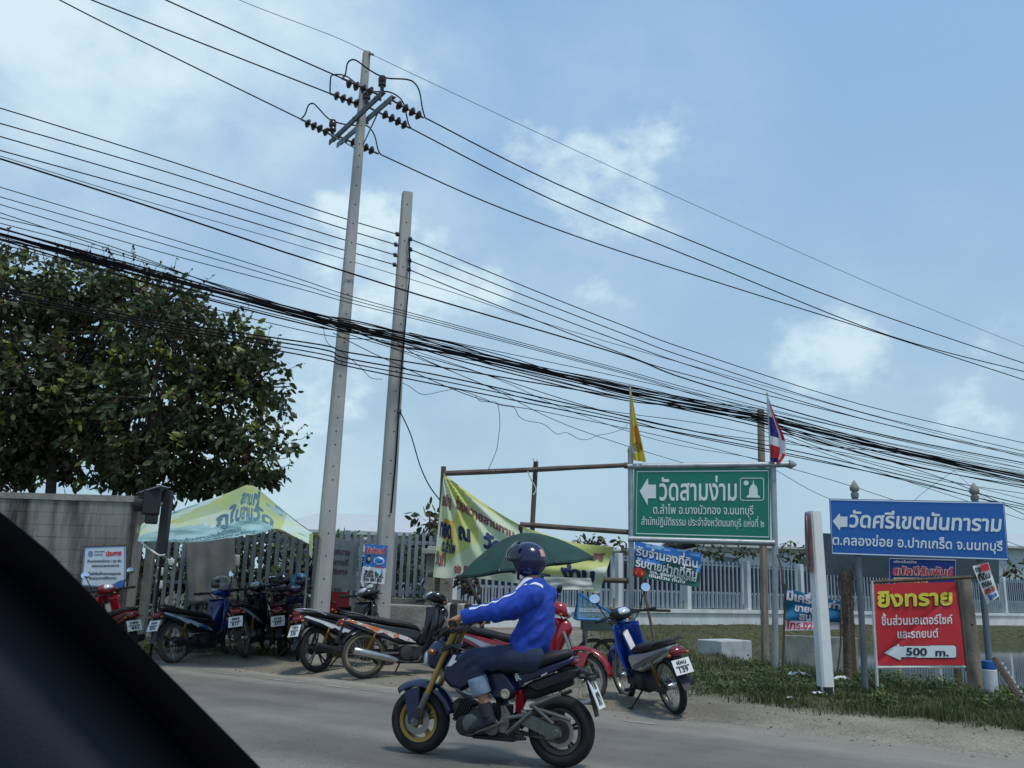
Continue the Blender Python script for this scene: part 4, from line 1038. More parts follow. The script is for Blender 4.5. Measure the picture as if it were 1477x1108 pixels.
tag(obj('leaning_plank', b, [M_WOOD, M_LATH], ang=30), 'dark plank slanting down to the right from the banded footing', 'plank')

# announcement board on the wall
SA = plane_of((124, 789, 14.42), (181, 787, 14.42), (180, 848, 14.42))
b = B(); slab(b, [(122, 789), (181, 787), (180.5, 849), (117, 845)], SA, .02)
an = thing('announcement_board', 'pale announcement board with red heading fixed on the stained block wall', 'notice board', SA(150, 848))
A1 = lambda x, y: SA(x, y, .005); A2 = lambda x, y: SA(x, y, .008)
b.cur = 1; stroke(b, [(122.8, 790), (180.2, 788), (179.8, 848), (118, 844)], 1.6, A1, True)
poly_px(b, [(158, 846), (166, 841), (172, 838), (179, 836), (179, 847)], A1)
b.cur = 2; poly_px(b, [(130.6 + 3.6 * math.cos(i * .63), 798.8 + 4.4 * math.sin(i * .63)) for i in range(10)], A1)
b.cur = 3; letter(b, 'ประกาศ', (153, 802), (175.5, 801), 5.2, A1, .05)
b.cur = 4; letter(b, 'องค์การบริหาร', (136, 797), (151, 796.6), 1.9, A1, .02); letter(b, 'ส่วนตำบล', (136, 801.6), (148, 801.2), 1.9, A1, .02)
for (t_, x0, x1, y) in (('ห้ามจอดรถบริเวณ / ทุก คัน', 126, 175, 811.4), ('ตลอดเวลาราชการ', 132, 172, 818), ('ผู้ใดฝ่าฝืนมีโทษตามกฎหมาย', 126, 174, 829.5), ('จึงประกาศให้ทราบ', 128, 168, 836)):
    letter(b, t_, (x0, y), (x1, y - .5), 2.9, A1, .03)
keep(obj('board', b, [mat('board_pale', (204, 216, 226), rough=.35, var=.05), mat('board_trim_blue', (60, 112, 170), rough=.4), mat('emblem_blue', (116, 144, 180), rough=.5), M_RED, M_INK], ang=30), an)
b = B(); b.tube([SA(121, 788, -.01), SA(182, 786, -.01)], .018, 6); keep(obj('board_batten', b, M_WOOD), an)
# notice board behind the tall pole
SN = plane_of((475, 777, 14.3), (514, 781, 14.0), (503, 845, 14.0))
b = B(); slab(b, [(470, 777), (514, 781), (513, 852), (470, 846)], SN, .03); b.cur = 1
for (t_, x0, x1, y, h) in (('เทศบาล', 476, 504, 799, 6.5), ('สถานที่', 477, 502, 814, 6), ('ประกาศ', 477, 501, 827, 6)): letter(b, t_, (x0, y), (x1, y + 2), h, lambda x, y: SN(x, y, .006), .035)
nb = thing('notice_board', 'grey notice board with faded maroon writing behind the foot of the tall pole', 'notice board', SN(490, 850))
keep(obj('board', b, [mat('notice_grey', (136, 142, 142), rough=.7, var=.15), mat('faded_maroon', (96, 66, 76), rough=.7)], ang=30), nb)
for px in (474, 511):
    q = SN(px, 850, -.05); b = B(); b.box((q.x, q.y, q.z / 2 + .3), (.05, .05, q.z + .75)); keep(obj('board_post', b, M_SLATD, bev=.004), nb)
b = B(); slab(b, [(472, 853), (502, 854), (502, 876), (472, 876)], lambda x, y: SN(x, y, .01), .03)
keep(obj('red_panel', b, mat('old_red_panel', (140, 40, 44), rough=.6, var=.2), ang=30), nb)
# poster on the bare pole
S_ = cloth(((527.5, 785), (559.5, 787), (554.5, 843), (520, 840)), 13.36, amp=.01)
b = B(); nu, nv = 16, 24
for j in range(nv):
    for i in range(nu):
        b.cur = 0 if j < 14 else 1
        b.add([S_(i / nu, j / nv), S_((i + 1) / nu, j / nv), S_((i + 1) / nu, (j + 1) / nv), S_(i / nu, (j + 1) / nv)], [(0, 1, 2, 3)])
PO = lambda o: (lambda x, y: S_(x / 32, y / 54, o))
b.cur = 1; letter(b, 'ให้เช่ารถตู้', (2, 12.5), (29, 12), 6, PO(.006), .085); b.cur = 2; letter(b, 'ให้เช่ารถตู้', (2, 12.5), (29, 12), 6, PO(.010), .04)
b.cur = 1; poly_px(b, [(21.5 + 7.5 * math.cos(i * .4), 22 + 5.5 * math.sin(i * .4)) for i in range(16)], PO(.006)); poly_px(b, [(7 + 5 * math.cos(i * .52), 33 + 4 * math.sin(i * .52)) for i in range(12)], PO(.006))
b.cur = 0; poly_px(b, [(21.5 + 6 * math.cos(i * .4), 22 + 4 * math.sin(i * .4)) for i in range(16)], PO(.010))
b.cur = 3; poly_px(b, [(7 + 3.6 * math.cos(i * .52), 21 + 6.5 * math.sin(i * .52)) for i in range(12)], PO(.006)); b.cur = 4; poly_px(b, [(7.4 + 2.1 * math.cos(i * .52), 20 + 3 * math.sin(i * .52)) for i in range(12)], PO(.010))
b.cur = 2; letter(b, 'บริการ', (17, 32), (30, 32), 2.4, PO(.006), .03)
b.cur = 3
for (t_, x0, x1, y) in (('รับส่ง ทุกที่', 4, 27, 40.5), ('ทัวร์ไทย 24 ชม.', 3, 30, 45.5), ('โทร 081-92', 3, 28, 51)): letter(b, t_, (x0, y), (x1, y), 3.4, PO(.006), .05)
tag(obj('poster', b, [mat('poster_blue', (40, 124, 196), rough=.4, var=.08), mat('poster_white', (222, 226, 228), rough=.4), M_RED, M_INK, mat('poster_skin', (214, 170, 146), rough=.6)], ang=0), 'blue and white poster tied round the bare concrete pole', 'poster')

# signal head on a black post
sg = thing('traffic_signal', 'black signal head with round visor on a black post left of the canopy', 'traffic light', at(238, 800, 12.05))
M_SIG = mat('signal_black', (34, 36, 42), rough=.7, var=.15)
q0, q1 = at(238.5, 708, 12.05), at(237, 802, 12.05); b = B(); b.box(((q0.x + q1.x) / 2, 12.05, (q0.z + q1.z) / 2), (.115, .115, q0.z - q1.z), None); keep(obj('signal_post', b, M_SIG, bev=.008), sg)
b = B(); b.tube([Vector(((q0.x + q1.x) / 2, 12.06, q1.z + .05)), Vector((at(228, 850, 13.5).x, 13.5, 0))], .02, 8); keep(obj('lower_pipe', b, M_SIG), sg)
c = at(219, 725, 11.9); b = B(); b.box(c, (.22, .24, .33), Matrix.Rotation(R(20), 3, 'Z')); b.box(c + Vector((.02, 0, -.22)), (.16, .2, .12), Matrix.Rotation(R(20), 3, 'Z')); keep(obj('signal_head', b, M_SIG, bev=.02), sg)
b = B(); b.lathe([(.1, 0), (.105, .12), (.095, .12), (.09, 0)], at(208, 727, 11.87), (-1, -.25, -.05), 20, close=True); keep(obj('signal_visor', b, M_SIG), sg)
b = B(); b.box(at(222, 707, 11.9), (.30, .28, .02), Matrix.Rotation(R(-20), 3, 'Y')); keep(obj('signal_lid', b, mat('lid_grey', (112, 116, 118), rough=.5), bev=.004), sg)
b = B(); b.tube([at(226, 730, 11.95), at(238, 724, 12.05)], .03, 8); keep(obj('signal_bracket', b, M_GALV), sg)
b = B(); b.tube(crv([at(203, 781, 12.2), at(212, 789, 12.1), at(220, 795, 12.0), at(230, 801, 11.98), at(238, 800, 11.98)], 5), .012, 6); keep(obj('rope', b, M_LATH), sg)

# canopy of a printed sheet over a frame
cn = thing('canopy', 'faded green and yellow printed sheet stretched as a pitched canopy over the motorcycles', 'canopy', at(300, 900, 13.2))
top = [(203, 768), (208, 753), (243, 741), (304, 719), (351, 702), (359, 700), (375, 707), (412, 742), (436, 758), (451, 767)]
eav = [(199, 781), (215, 781), (277, 781.5), (320, 778), (338, 775), (355, 772), (370, 769), (399, 764), (424, 773), (445, 784)]
tY = [12.5, 12.6, 12.9, 13.2, 13.3, 13.3, 13.3, 13.2, 12.9, 12.6]; eY = [12.25, 12.2, 12.1, 12.05, 12.0, 12.0, 12.0, 12.0, 12.0, 12.2]
tC = crv([at(x, y, Y) for (x, y), Y in zip(top, tY)], 6); eC = crv([at(x, y, Y) for (x, y), Y in zip(eav, eY)], 6); NC = len(tC) - 1
def CS(u, v, o=0.0):
    k = max(0, min(1, u)) * NC; i = min(NC - 1, int(k)); f = k - i; a = tC[i].lerp(tC[i + 1], f); c = eC[i].lerp(eC[i + 1], f); p = a.lerp(c, v)
    p = p + Vector((0, -.035 * math.sin(v * PI) - .016 * math.sin(u * 31 + v * 2) - o, -.10 * math.sin(v * PI) * (.5 + .5 * math.sin(u * PI))))
    return p + Vector((0, -.02 * noise.noise(Vector((u * 9, v * 4, 5))), .03 * noise.noise(Vector((u * 7, v * 3, 1)))))
m_can = mat('canopy_print', (194, 212, 204), rough=.7, var=.1, scale=2.2, second=(196, 206, 150), sharp=(.46, .70), trans=.06)
m_can2 = mat('canopy_teal', (158, 192, 190), rough=.7, var=.12, scale=4, second=(82, 126, 122), sharp=(.45, .68), stretch=(.5, 1, 3), trans=.06); m_can3 = mat('canopy_yellow', (186, 194, 116), rough=.7, var=.08, scale=3, second=(170, 192, 150), sharp=(.4, .7), trans=.06)
b = B(); nu, nv = 60, 26
for j in range(nv):
    for i in range(nu):
        u, v = (i + .5) / nu, (j + .5) / nv; w = noise.noise(Vector((u * 3, v * 2.5, 8))) * .35
        b.cur = 1 if (v > .50 + w and u < .75) or noise.noise(Vector((u * 6, v * 9, 4))) > .42 else (2 if .40 + w < u < .78 else 0)
        b.add([CS(i / nu, j / nv), CS((i + 1) / nu, j / nv), CS((i + 1) / nu, (j + 1) / nv), CS(i / nu, (j + 1) / nv)], [(0, 1, 2, 3)])
CP = lambda x, y: CS(x / 250, y / 80, .012)
b.cur = 3; letter(b, 'สถานที่', (112, 22), (168, 24), 12, CP, .035, step=.1); letter(b, 'ภูใบลานวัด', (84, 45), (186, 46), 17, CP, .035, step=.1)
letter(b, 'ขอเชิญร่วมงานประจำปีปิดทองไหว้พระ', (40, 66), (125, 65), 6.5, CP, .03); letter(b, 'กำหนดการวันเสาร์ที่ ๑๒ ถึงวันอาทิตย์', (45, 76.5), (165, 76), 6, CP, .03); letter(b, 'ร่วมบุญกัน', (205, 70), (240, 70), 8, CP, .04)
keep(obj('canopy_sheet', b, [m_can, m_can2, m_can3, mat('faded_ink', (84, 118, 128), rough=.7)], ang=180), cn)
b = B(); b.grid(lambda u, v: CS(u, 0) + Vector((.1 * (u - .5), 1.2 * v * (.3 + .7 * math.sin(max(.08, u) * PI * .95)), (CS(u, 1).z - CS(u, 0).z) * v * .5 - .012)), 40, 8); keep(obj('back_sheet', b, m_can3, ang=180), cn)
for (x, y, Y) in ((447, 776, 12.9), (225, 770, 14.2), (432, 770, 14.2)):
    q = at(x, y, Y); b = B(); b.tube([Vector((q.x, q.y, 0)), q + Vector((0, 0, .1))], .016, 8); keep(obj('canopy_pole', b, M_GALV), cn)
b = B(); b.add([at(446, 770, 12.28), at(452, 770, 12.28), at(450, 806, 12.28), at(446, 800, 12.28)], [(0, 1, 2, 3)]); keep(obj('hanging_flap', b, m_can3, ang=0, solid=.004), cn)

# big torn yellow banner on its bamboo frame
FY = 13.75
bf = thing('banner_frame', 'crooked bamboo frame of poles and beams left of the green sign', 'frame', (at(640, 800, FY).x, FY, 0))
q = at(640, 673, FY); b = B(); b.tube([q, Vector((q.x - .02, q.y, 0))], .04, 8); keep(obj('frame_post', b, M_BAMBOO), bf)
b = B(); b.tube(crv([at(641, 683, FY - .05), at(740, 679, FY - .05), at(830, 674.5, FY - .1), at(906, 671, FY - .1)], 4), [.042] * 4 + [.04] * 4 + [.036] * 5, 8); b.ell(at(903, 671.5, FY - .1), (.06, .05, .05)); keep(obj('top_beam', b, M_BAMBOO), bf)
q = at(773, 666, FY + .03); b = B(); b.tube([q, at(768, 757, FY + .03), Vector((at(767, 800, FY).x, FY + .03, 0))], .038, 8)
for i in range(8): b.tube([at(772, 668 + i, FY), at(772 + rnd.uniform(-5, 5), 664 + i + rnd.uniform(-4, 3), FY - .1)], .005, 4)
keep(obj('frame_post', b, M_WOOD), bf)
b = B(); b.tube([at(750, 756.5, FY - .04), at(910, 768, FY - .04)], .04, 8); keep(obj('middle_beam', b, M_BAMBOO), bf)
b = B(); b.tube([at(617, 829, FY - .04), at(760, 833, FY - .04), at(910, 838, FY - .04)], .04, 8); keep(obj('bottom_beam', b, M_BAMBOO), bf)
b = B(); b.tube(crv([at(761, 680, FY - .1), at(766, 692, FY - .1), at(773, 706, FY - .08), at(769, 714, FY - .1)], 5), .01, 5); keep(obj('tie_string', b, M_LATH), bf)
yb = thing('cloth_banner', 'large yellow green banner sagging diagonally across the bamboo frame', 'banner', at(640, 683, FY - .1))
T_ = crv([(640, 682, 0), (648, 690, 0), (666, 703, 0), (706, 731.5, 0), (752.6, 758.5, 0), (788, 771, 0), (830, 783, 0), (886, 789, 0)], 8)
B_ = crv([(624.6, 832.5, 0), (640, 834, 0), (666, 834, 0), (705, 836, 0), (750, 842, 0), (790, 848, 0), (830, 851, 0), (864, 856, 0)], 8); NB = len(T_) - 1
def YB(u, v, o=0.0):
    k = max(0, min(1, u)) * NB; i = min(NB - 1, int(k)); f = k - i; q = T_[i].lerp(T_[i + 1], f).lerp(B_[i].lerp(B_[i + 1], f), max(0, min(1, v)))
    ang = math.atan2(q.y - 676, q.x - 636); rr = math.hypot(q.x - 636, q.y - 676)
    fold = .045 * math.sin(ang * 30) * min(1, rr / 60) * math.exp(-max(0, rr - 90) / 120) + .04 * math.sin(v * 11 + u * 5) * sstep(.3, .8, u)
    return at(q.x, q.y, FY - .16 + fold + .05 * noise.noise(Vector((u * 4, v * 3, 3))) - .1 * v * (1 - v) - o)
b = B(); nu, nv = 90, 44
for j in range(nv):
    for i in range(nu):
        u, v = (i + .5) / nu, (j + .5) / nv; w = noise.noise(Vector((u * 4, v * 3, 1.5)))
        b.cur = 2 if (.10 < u < .22 and .42 < v < .62 and abs(w) < .25) else (1 if w + .5 * abs(math.sin(u * 6 + v * 4 + 1)) > .46 or v < .05 else 0)
        b.add([YB(i / nu, j / nv), YB((i + 1) / nu, j / nv), YB((i + 1) / nu, (j + 1) / nv), YB(i / nu, (j + 1) / nv)], [(0, 1, 2, 3)])
YP = lambda o: (lambda x, y: YB(x / 260, y / 140, o))
b.cur = 3; letter(b, 'ขอเชิญ', (12, 42), (48, 38), 12, YP(.012), .05, step=.12); letter(b, 'ร่วมถวายลานทาน', (62, 36), (140, 36), 12, YP(.012), .05, step=.12); letter(b, 'ผ้าป่าสามัคคี', (150, 40), (250, 44), 15, YP(.012), .05, step=.12)
b.cur = 4; letter(b, 'ทอด', (14, 82), (52, 82), 17, YP(.012), .055, step=.12); letter(b, 'ณ', (68, 80), (88, 79), 18, YP(.012), .055, step=.12); letter(b, 'วัดสาม', (104, 80), (160, 82), 20, YP(.012), .06, step=.12); letter(b, 'ง่าม', (205, 112), (246, 110), 30, YP(.012), .06, step=.12)
letter(b, 'ต.ลำโพ', (26, 102), (62, 104), 12, YP(.012), .04, step=.12); letter(b, 'อำเภอบางบัวทอง', (118, 118), (190, 118), 13, YP(.012), .04, step=.12)
b.cur = 3; letter(b, 'วันที่', (6, 122), (40, 122), 13, YP(.012), .05, step=.12); letter(b, '๑๒ ธ.ค.', (60, 132), (96, 132), 11, YP(.012), .05, step=.12)
keep(obj('banner_cloth', b, [mat('banner_pale_green', (204, 218, 176), rough=.65, var=.1, scale=3, second=(222, 228, 204), trans=.14), mat('banner_yellow', (200, 206, 122), rough=.65, var=.12, scale=4, trans=.1), mat('banner_amber', (196, 160, 70), rough=.65), mat('banner_brown', (126, 84, 84), rough=.7), mat('banner_navy', (38, 48, 96), rough=.7)], ang=180), yb)
b = B(); F0 = cloth(((784, 832), (852, 834), (856, 850), (790, 851)), FY - .26, amp=.04, fr=.7); b.grid(lambda u, v: F0(u, v), 20, 8); keep(obj('folded_edge', b, mat('banner_back', (190, 196, 184), rough=.7, var=.08), ang=180), yb)
# ------------------------------------------------------------------ parked motorcycles
M_TYRE = mat('tyre_rubber', (44, 43, 42), rough=.85, var=.2, scale=9, spec=.25)
M_TYRED = mat('tyre_dusty', (74, 70, 64), rough=.9, var=.25, scale=7, spec=.2)
M_RIM = mat('rim_steel', (150, 150, 146), rough=.35, metal=.7, var=.1)
M_RIMG = mat('rim_gold', (164, 132, 66), rough=.45, metal=.5, var=.12)
M_ENG = mat('engine_grey', (56, 56, 56), rough=.55, metal=.4, var=.25, scale=12)
M_BLK = mat('black_plastic', (30, 31, 34), rough=.45, var=.12, scale=5)
M_SEAT = mat('seat_vinyl', (30, 29, 31), rough=.6, var=.15, scale=8, bump=.1, bscale=120)
M_CHROME = mat('chrome_worn', (176, 178, 176), rough=.22, metal=.85, var=.08)
M_MIRR = mat('mirror_glass', (226, 232, 236), rough=.04, metal=1.0, var=.0)
M_PLATE = mat('plate_white', (226, 228, 224), rough=.5, var=.05, scale=12)
M_TAIL = mat('tail_lens_red', (112, 16, 24), rough=.15, coat=.6, var=.15)
M_LENS = mat('lamp_lens', (206, 214, 218), rough=.1, metal=.3, coat=.7)
M_AMB = mat('amber_lens', (150, 84, 30), rough=.25, coat=.4)
M_GOLD = mat('shock_gold', (140, 112, 56), rough=.45, metal=.3)
def paint(n, rgb, rough=.25): return mat('paint_' + n, rgb, rough=rough, var=.08, scale=3, coat=.5)
P_BLUE, P_DBLUE, P_RED, P_MAROON = paint('blue', (26, 62, 150)), paint('deep_blue', (22, 46, 100)), paint('red', (150, 24, 38)), paint('maroon', (70, 24, 32))
P_WHITE, P_BLACK, P_SILVER, P_PURPLE = paint('white', (214, 218, 220)), paint('black', (28, 30, 36)), paint('silver', (150, 156, 160)), paint('purple', (58, 44, 84))
P_TEAL = mat('pale_print', (170, 190, 200), rough=.35, scale=7, second=(40, 90, 140), sharp=(.5, .6), coat=.4); P_ORANGE = mat('flame_print', (206, 206, 200), rough=.35, scale=9, second=(206, 110, 40), sharp=(.46, .54), coat=.4)

def torus_tyre(b, c, r, w, h, n=36, m=10):
    """tyre: outer radius r, width w, height h"""
    prof = []
    for i in range(m):
        a = 2 * PI * i / m; prof.append((r - h / 2 + h / 2 * math.cos(a), w / 2 * math.sin(a)))
    b.lathe(prof, c, (0, 1, 0), n, close=True)
def wheel(par, name, c, r, w, rim, tyre=None, spokes='wire', disc=0, h=.055):
    b = B(); hb = .035
    b.lathe([(.012, -.07), (.03, -.06), (hb, -.03), (hb, .03), (.03, .06), (.012, .07)], c, (0, 1, 0), 14)
    rr = r - h * 1.05
    if spokes == 'wire':
        for i in range(30):
            a = 2 * PI * i / 30; s = .04 * (1 if i % 2 else -1); a2 = a + (.42 if i % 4 < 2 else -.42)
            b.tube([(c[0] + hb * .9 * math.cos(a2), c[1] + s, c[2] + hb * .9 * math.sin(a2)), (c[0] + rr * math.cos(a), c[1], c[2] + rr * math.sin(a))], .0022, 4)
    else:
        for i in range(5):
            for d in (-.13, .13):
                a = 2 * PI * i / 5 + .3
                b.tube([(c[0] + hb * math.cos(a), c[1], c[2] + hb * math.sin(a)), (c[0] + rr * math.cos(a + d), c[1], c[2] + rr * math.sin(a + d))], .011, 6)
    w_ = obj(name, b, M_CHROME if spokes == 'wire' else rim, par, ang=40)
    b = B(); torus_tyre(b, c, r, w, h); obj('tyre', b, tyre or M_TYRE, w_, ang=180)
    b = B(); b.lathe([(rr + .012, -w * .36), (rr - .012, -w * .30), (rr - .02, 0), (rr - .012, w * .30), (rr + .012, w * .36), (rr + .004, 0)], c, (0, 1, 0), 36, close=True); obj('rim', b, rim, w_, ang=50)
    if disc:
        b = B(); b.lathe([(.05, .0), (disc, .0), (disc, .005), (.05, .005)], (c[0], c[1] + (.055 if disc else 0), c[2]), (0, 1, 0), 28, close=True); obj('brake_disc', b, M_RIM, w_, ang=40)
    return w_
def fender(b, c, r, a0, a1, w, crown=.025, n=18, m=8):
    rings = []
    for i in range(n + 1):
        a = R(a0 + (a1 - a0) * i / n); row = []
        tp = .75 + .25 * math.sin(PI * i / n)
        for j in range(m + 1):
            t = -1 + 2 * j / m; rad = r + crown * (1 - t * t) - .02 * abs(t) ** 3
            row.append((c[0] + rad * math.cos(a), c[1] + w * tp * t, c[2] + rad * math.sin(a)))
        rings.append(row)
    b.loft(rings, cap=False, close=False)
def plate(par, c, pitch, rows, w=.2, h=.155, yaw=0):
    """licence plate facing backwards, leaning"""
    Mx = Matrix.Translation(c) @ Matrix.Rotation(yaw, 4, 'Z') @ Matrix.Rotation(pitch, 4, 'Y')
    b = B(Mx); b.box((0, 0, 0), (.006, w, h)); b.cur = 1
    P = lambda x, y: (-.0045, -(x - 50) / 100 * w, (50 - y) / 100 * h)
    for (t, x0, x1, y, hh) in rows: letter(b, t, (x0, y), (x1, y), hh, P, .045, rows=24)
    return obj('license_plate', b, [M_PLATE, M_INK], par, ang=0)
def mirror(par, q0, q1, c, glass=(-1, 0, 0), size=(.055, .045), stalk_mid=None):
    b = B(); b.tube(crv([q0, stalk_mid or (Vector(q0).lerp(Vector(q1), .5) + Vector((.02, 0, .01))), q1], 4), .007, 6)
    g = Vector(glass).normalized(); rot = g.to_track_quat('Z', 'Y').to_matrix()
    b.ell(Vector(c) - g * .012, (size[0] * 1.06, size[1] * 1.06, .02), rot); m = obj('mirror', b, M_BLK, par, ang=60)
    b = B(); b.lathe([(.001, .003), (.7, .003), (1.0, 0), (1.0, -.004)], (0, 0, 0), (0, 0, 1), 18)
    mm = Matrix.Translation(Vector(c) + g * .007) @ rot.to_4x4() @ Matrix.Diagonal((size[0], size[1], 1, 1)); b.v = [tuple(mm @ Vector(p)) for p in b.v]
    obj('mirror_glass', b, M_MIRR, m, ang=30)
def ground_matrix(p, head, lean, s=1.0):
    return Matrix.Translation(p) @ Matrix.Rotation(head, 4, 'Z') @ Matrix.Rotation(-lean, 4, 'X') @ Matrix.Scale(s, 4)
def underbone(label, px, head, lean, main, tailc, stripe, inner=None, front=None, rim=None, tyre=None, rows=None, seat=None, muff=None, shock=None, head_lamp=True, name='parked_motorcycle', mirrors='LR', spokes='wire', s=1.0, group='motorcycles parked along the roadside', steer=0, lstripe=None, rack=True, shadow=None):
    p = GZ(*px); p.z = ground_z(p.x, p.y) + .0
    t = thing(name, label, 'motorcycle', M=ground_matrix(p, R(head), R(lean), s), group=group)
    r, wbs = .285, 1.22; inner = inner or main; front = front or main; rim = rim or M_RIM
    wheel(t, 'rear_wheel', (0, 0, r), r, .08, rim, tyre, spokes)
    St = Matrix.Translation((.96, 0, .8)) @ Matrix.Rotation(R(steer), 4, Vector((-.46, 0, .89))) @ Matrix.Translation((-.96, 0, -.8))
    n0 = len(C.objects)
    fr = []
    wheel(t, 'front_wheel', (wbs, 0, r - .005), r - .005, .07, rim, tyre, spokes)
    for sgn in (-1, 1):
        b = B(); b.tube([(wbs, .075 * sgn, .28), (wbs - .045, .075 * sgn, .40)], .022, 8); b.tube([(wbs - .045, .075 * sgn, .40), (wbs - .20, .075 * sgn, .76)], .016, 8); obj('fork_leg', b, M_RIM, t)
    b = B(); fender(b, (wbs, 0, r), r + .03, 8, 150, .062); b.xz([(wbs - .03, .56), (wbs + .08, .55), (wbs + .03, .42), (wbs - .07, .40)], -.07, -.06); b.xz([(wbs - .03, .56), (wbs + .08, .55), (wbs + .03, .42), (wbs - .07, .40)], .06, .07)
    obj('front_fender', b, front, t, ang=50, solid=.004)
    for o in list(C.objects)[n0:]:
        pass
    # head: cowl, lamp, bars
    b = B(); b.hull([(.80, 1.0, .05, .03), (.84, 1.01, .10, .055), (.92, 1.01, .13, .075), (1.0, .99, .12, .075), (1.05, .96, .085, .05), (1.065, .95, .04, .02)], 16, 2.6); obj('headset_cowl', b, front if head_lamp else M_BLK, t, ang=60)
    b = B(); b.hull([(1.0, .985, .10, .062), (1.045, .97, .085, .052), (1.075, .955, .05, .03)], 16, 2.3); obj('headlight', b, M_LENS, t, ang=60)
    b = B(); b.hull([(.785, 1.03, .02, .012), (.80, 1.035, .07, .025), (.85, 1.065, .06, .02)], 12, 2.4); obj('speedometer', b, M_LENS, t, ang=60)
    b = B(); b.tube(crv([(.78, -.36, 1.0), (.86, -.22, 1.0), (.90, -.1, .99), (.90, .1, .99), (.86, .22, 1.0), (.78, .36, 1.0)], 5), .012, 8); obj('handlebar', b, M_BLK, t)
    for sgn in (-1, 1):
        b = B(); b.tube([(.835, .26 * sgn, 1.0), (.765, .385 * sgn, 1.0)], [.018, .019], 10); b.tube([(.90, .2 * sgn, .985), (.88, .30 * sgn, .985), (.83, .38 * sgn, .975)], .006, 6); obj('grip', b, M_BLK, t)
        b = B(); b.ell((1.0, .14 * sgn, .93), (.022, .026, .016)); obj('front_indicator', b, M_AMB, t, ang=60)
        if ('L' if sgn > 0 else 'R') in mirrors:
            mirror(t, (.86, .22 * sgn, 1.01), (.82, .315 * sgn, 1.21), (.82, .33 * sgn, 1.25), (-1, .1 * sgn, .30), (.062, .05))
    # leg shield and beak
    def shield(u, v):
        tt = -1 + 2 * u; z = .32 + .58 * v; w = .12 + .062 * math.sin(min(1, v * 1.2) * PI * .75); x = .86 + .12 * math.sin(v * 1.7) ; return (x - .14 * tt * tt - .0 * v, w * tt, z)
    b = B(); b.grid(shield, 14, 12); obj('leg_shield', b, main, t, ang=180, solid=.012)
    b = B(); b.hull([(.90, .60, .05, .10), (.96, .70, .10, .17), (1.02, .78, .085, .13), (1.07, .80, .05, .06), (1.09, .80, .02, .02)], 14, 2.3); obj('front_cowl', b, front, t, ang=60)
    # spine, engine
    b = B(); b.xz([(.92, .84), (.97, .70), (.90, .44), (.70, .40), (.54, .50), (.50, .62), (.60, .66), (.72, .56)], -.06, .06); obj('spine_cover', b, inner, t, ang=40, bev=.025)
    b = B(); b.lathe([(.03, -.15), (.085, -.14), (.10, -.09), (.10, .09), (.085, .14), (.03, .15)], (.52, 0, .30), (0, 1, 0), 18); b.box((.66, 0, .31), (.26, .17, .15))
    for k in range(6): b.box((.75 + k * .028, 0, .32), (.012, .19, .17))
    b.box((.60, 0, .205), (.34, .14, .05)); b.lathe([(.02, .155), (.06, .15), (.065, .12)], (.66, 0, .28), (0, 1, 0), 14)
    obj('engine', b, M_ENG, t, ang=40, bev=.006)
    b = B(); b.tube([(.48, .07, .30), (0, .09, .285)], .022, 8); b.tube([(.48, -.07, .30), (0, -.09, .285)], .022, 8); b.tube([(.46, -.08, .30), (.46, .08, .30)], .025, 8); obj('swing_arm', b, M_ENG, t)
    b = B(); b.xz([(-.07, .34), (.0, .365), (.44, .36), (.44, .25), (0, .22), (-.07, .25)], .085, .11); obj('chain_case', b, M_BLK, t, ang=40, bev=.01)
    for sgn in (-1, 1):
        b = B(); d0, d1 = Vector((0, .12 * sgn, .31)), Vector((.12, .12 * sgn, .56)); b.tube([d0, d1], .012, 8)
        for k in range(9):
            q = d0.lerp(d1, .15 + k * .07); b.lathe([(.018, -.006), (.029, 0), (.018, .006)], q, d1 - d0, 12)
        obj('shock_absorber', b, shock or M_GOLD, t, ang=60)
        b = B(); b.tube([(.58, .1 * sgn, .24), (.58, .25 * sgn, .235)], .013, 8); b.box((.58, .23 * sgn, .24), (.05, .1, .03)); obj('foot_peg', b, M_BLK, t, ang=40)
    b = B(); b.tube(crv([(.72, -.08, .27), (.66, -.13, .20), (.5, -.14, .19), (.36, -.145, .22)], 5), .016, 8); mf = obj('exhaust', b, M_ENG, t)
    b = B(); b.lathe([(.018, -.02), (.034, .02), (.043, .12), (.05, .42), (.05, .54), (.042, .56), (.02, .565)], (.38, -.145, .215), (-.975, -.05, .2), 16); obj('muffler', b, muff or M_BLK, mf, ang=40)
    th = math.tan(R(lean)); b = B(); b.tube([(.50, .1, .22), (.45, .30, .30 * th - .0)], .011, 6); b.box((.45, .31, .31 * th + .008), (.05, .04, .012)); obj('side_stand', b, M_BLK, t)
    # tail body
    TZ = Matrix.Translation((.08, 0, -.09))
    b = B(TZ); side = [(.62, .60), (.56, .50), (.36, .50), (.12, .58), (-.12, .66), (-.36, .76), (-.40, .80), (-.30, .82), (-.05, .77), (.2, .72), (.45, .69), (.60, .66)]
    n = len(side); cx_ = sum(q[0] for q in side) / n; cz_ = sum(q[1] for q in side) / n; rings = []
    for (y, k) in ((-.125, .86), (-.10, 1), (0, 1.02), (.10, 1), (.125, .86)):
        tp = lambda x: 1 - .45 * sstep(.15, -.42, x)
        rings.append([(cx_ + (x - cx_) * (1 if abs(y) < .11 else .97), y * tp(x), cz_ + (z - cz_) * k) for x, z in side])
    b.loft(rings); obj('tail_body', b, tailc, t, ang=50, bev=.008)
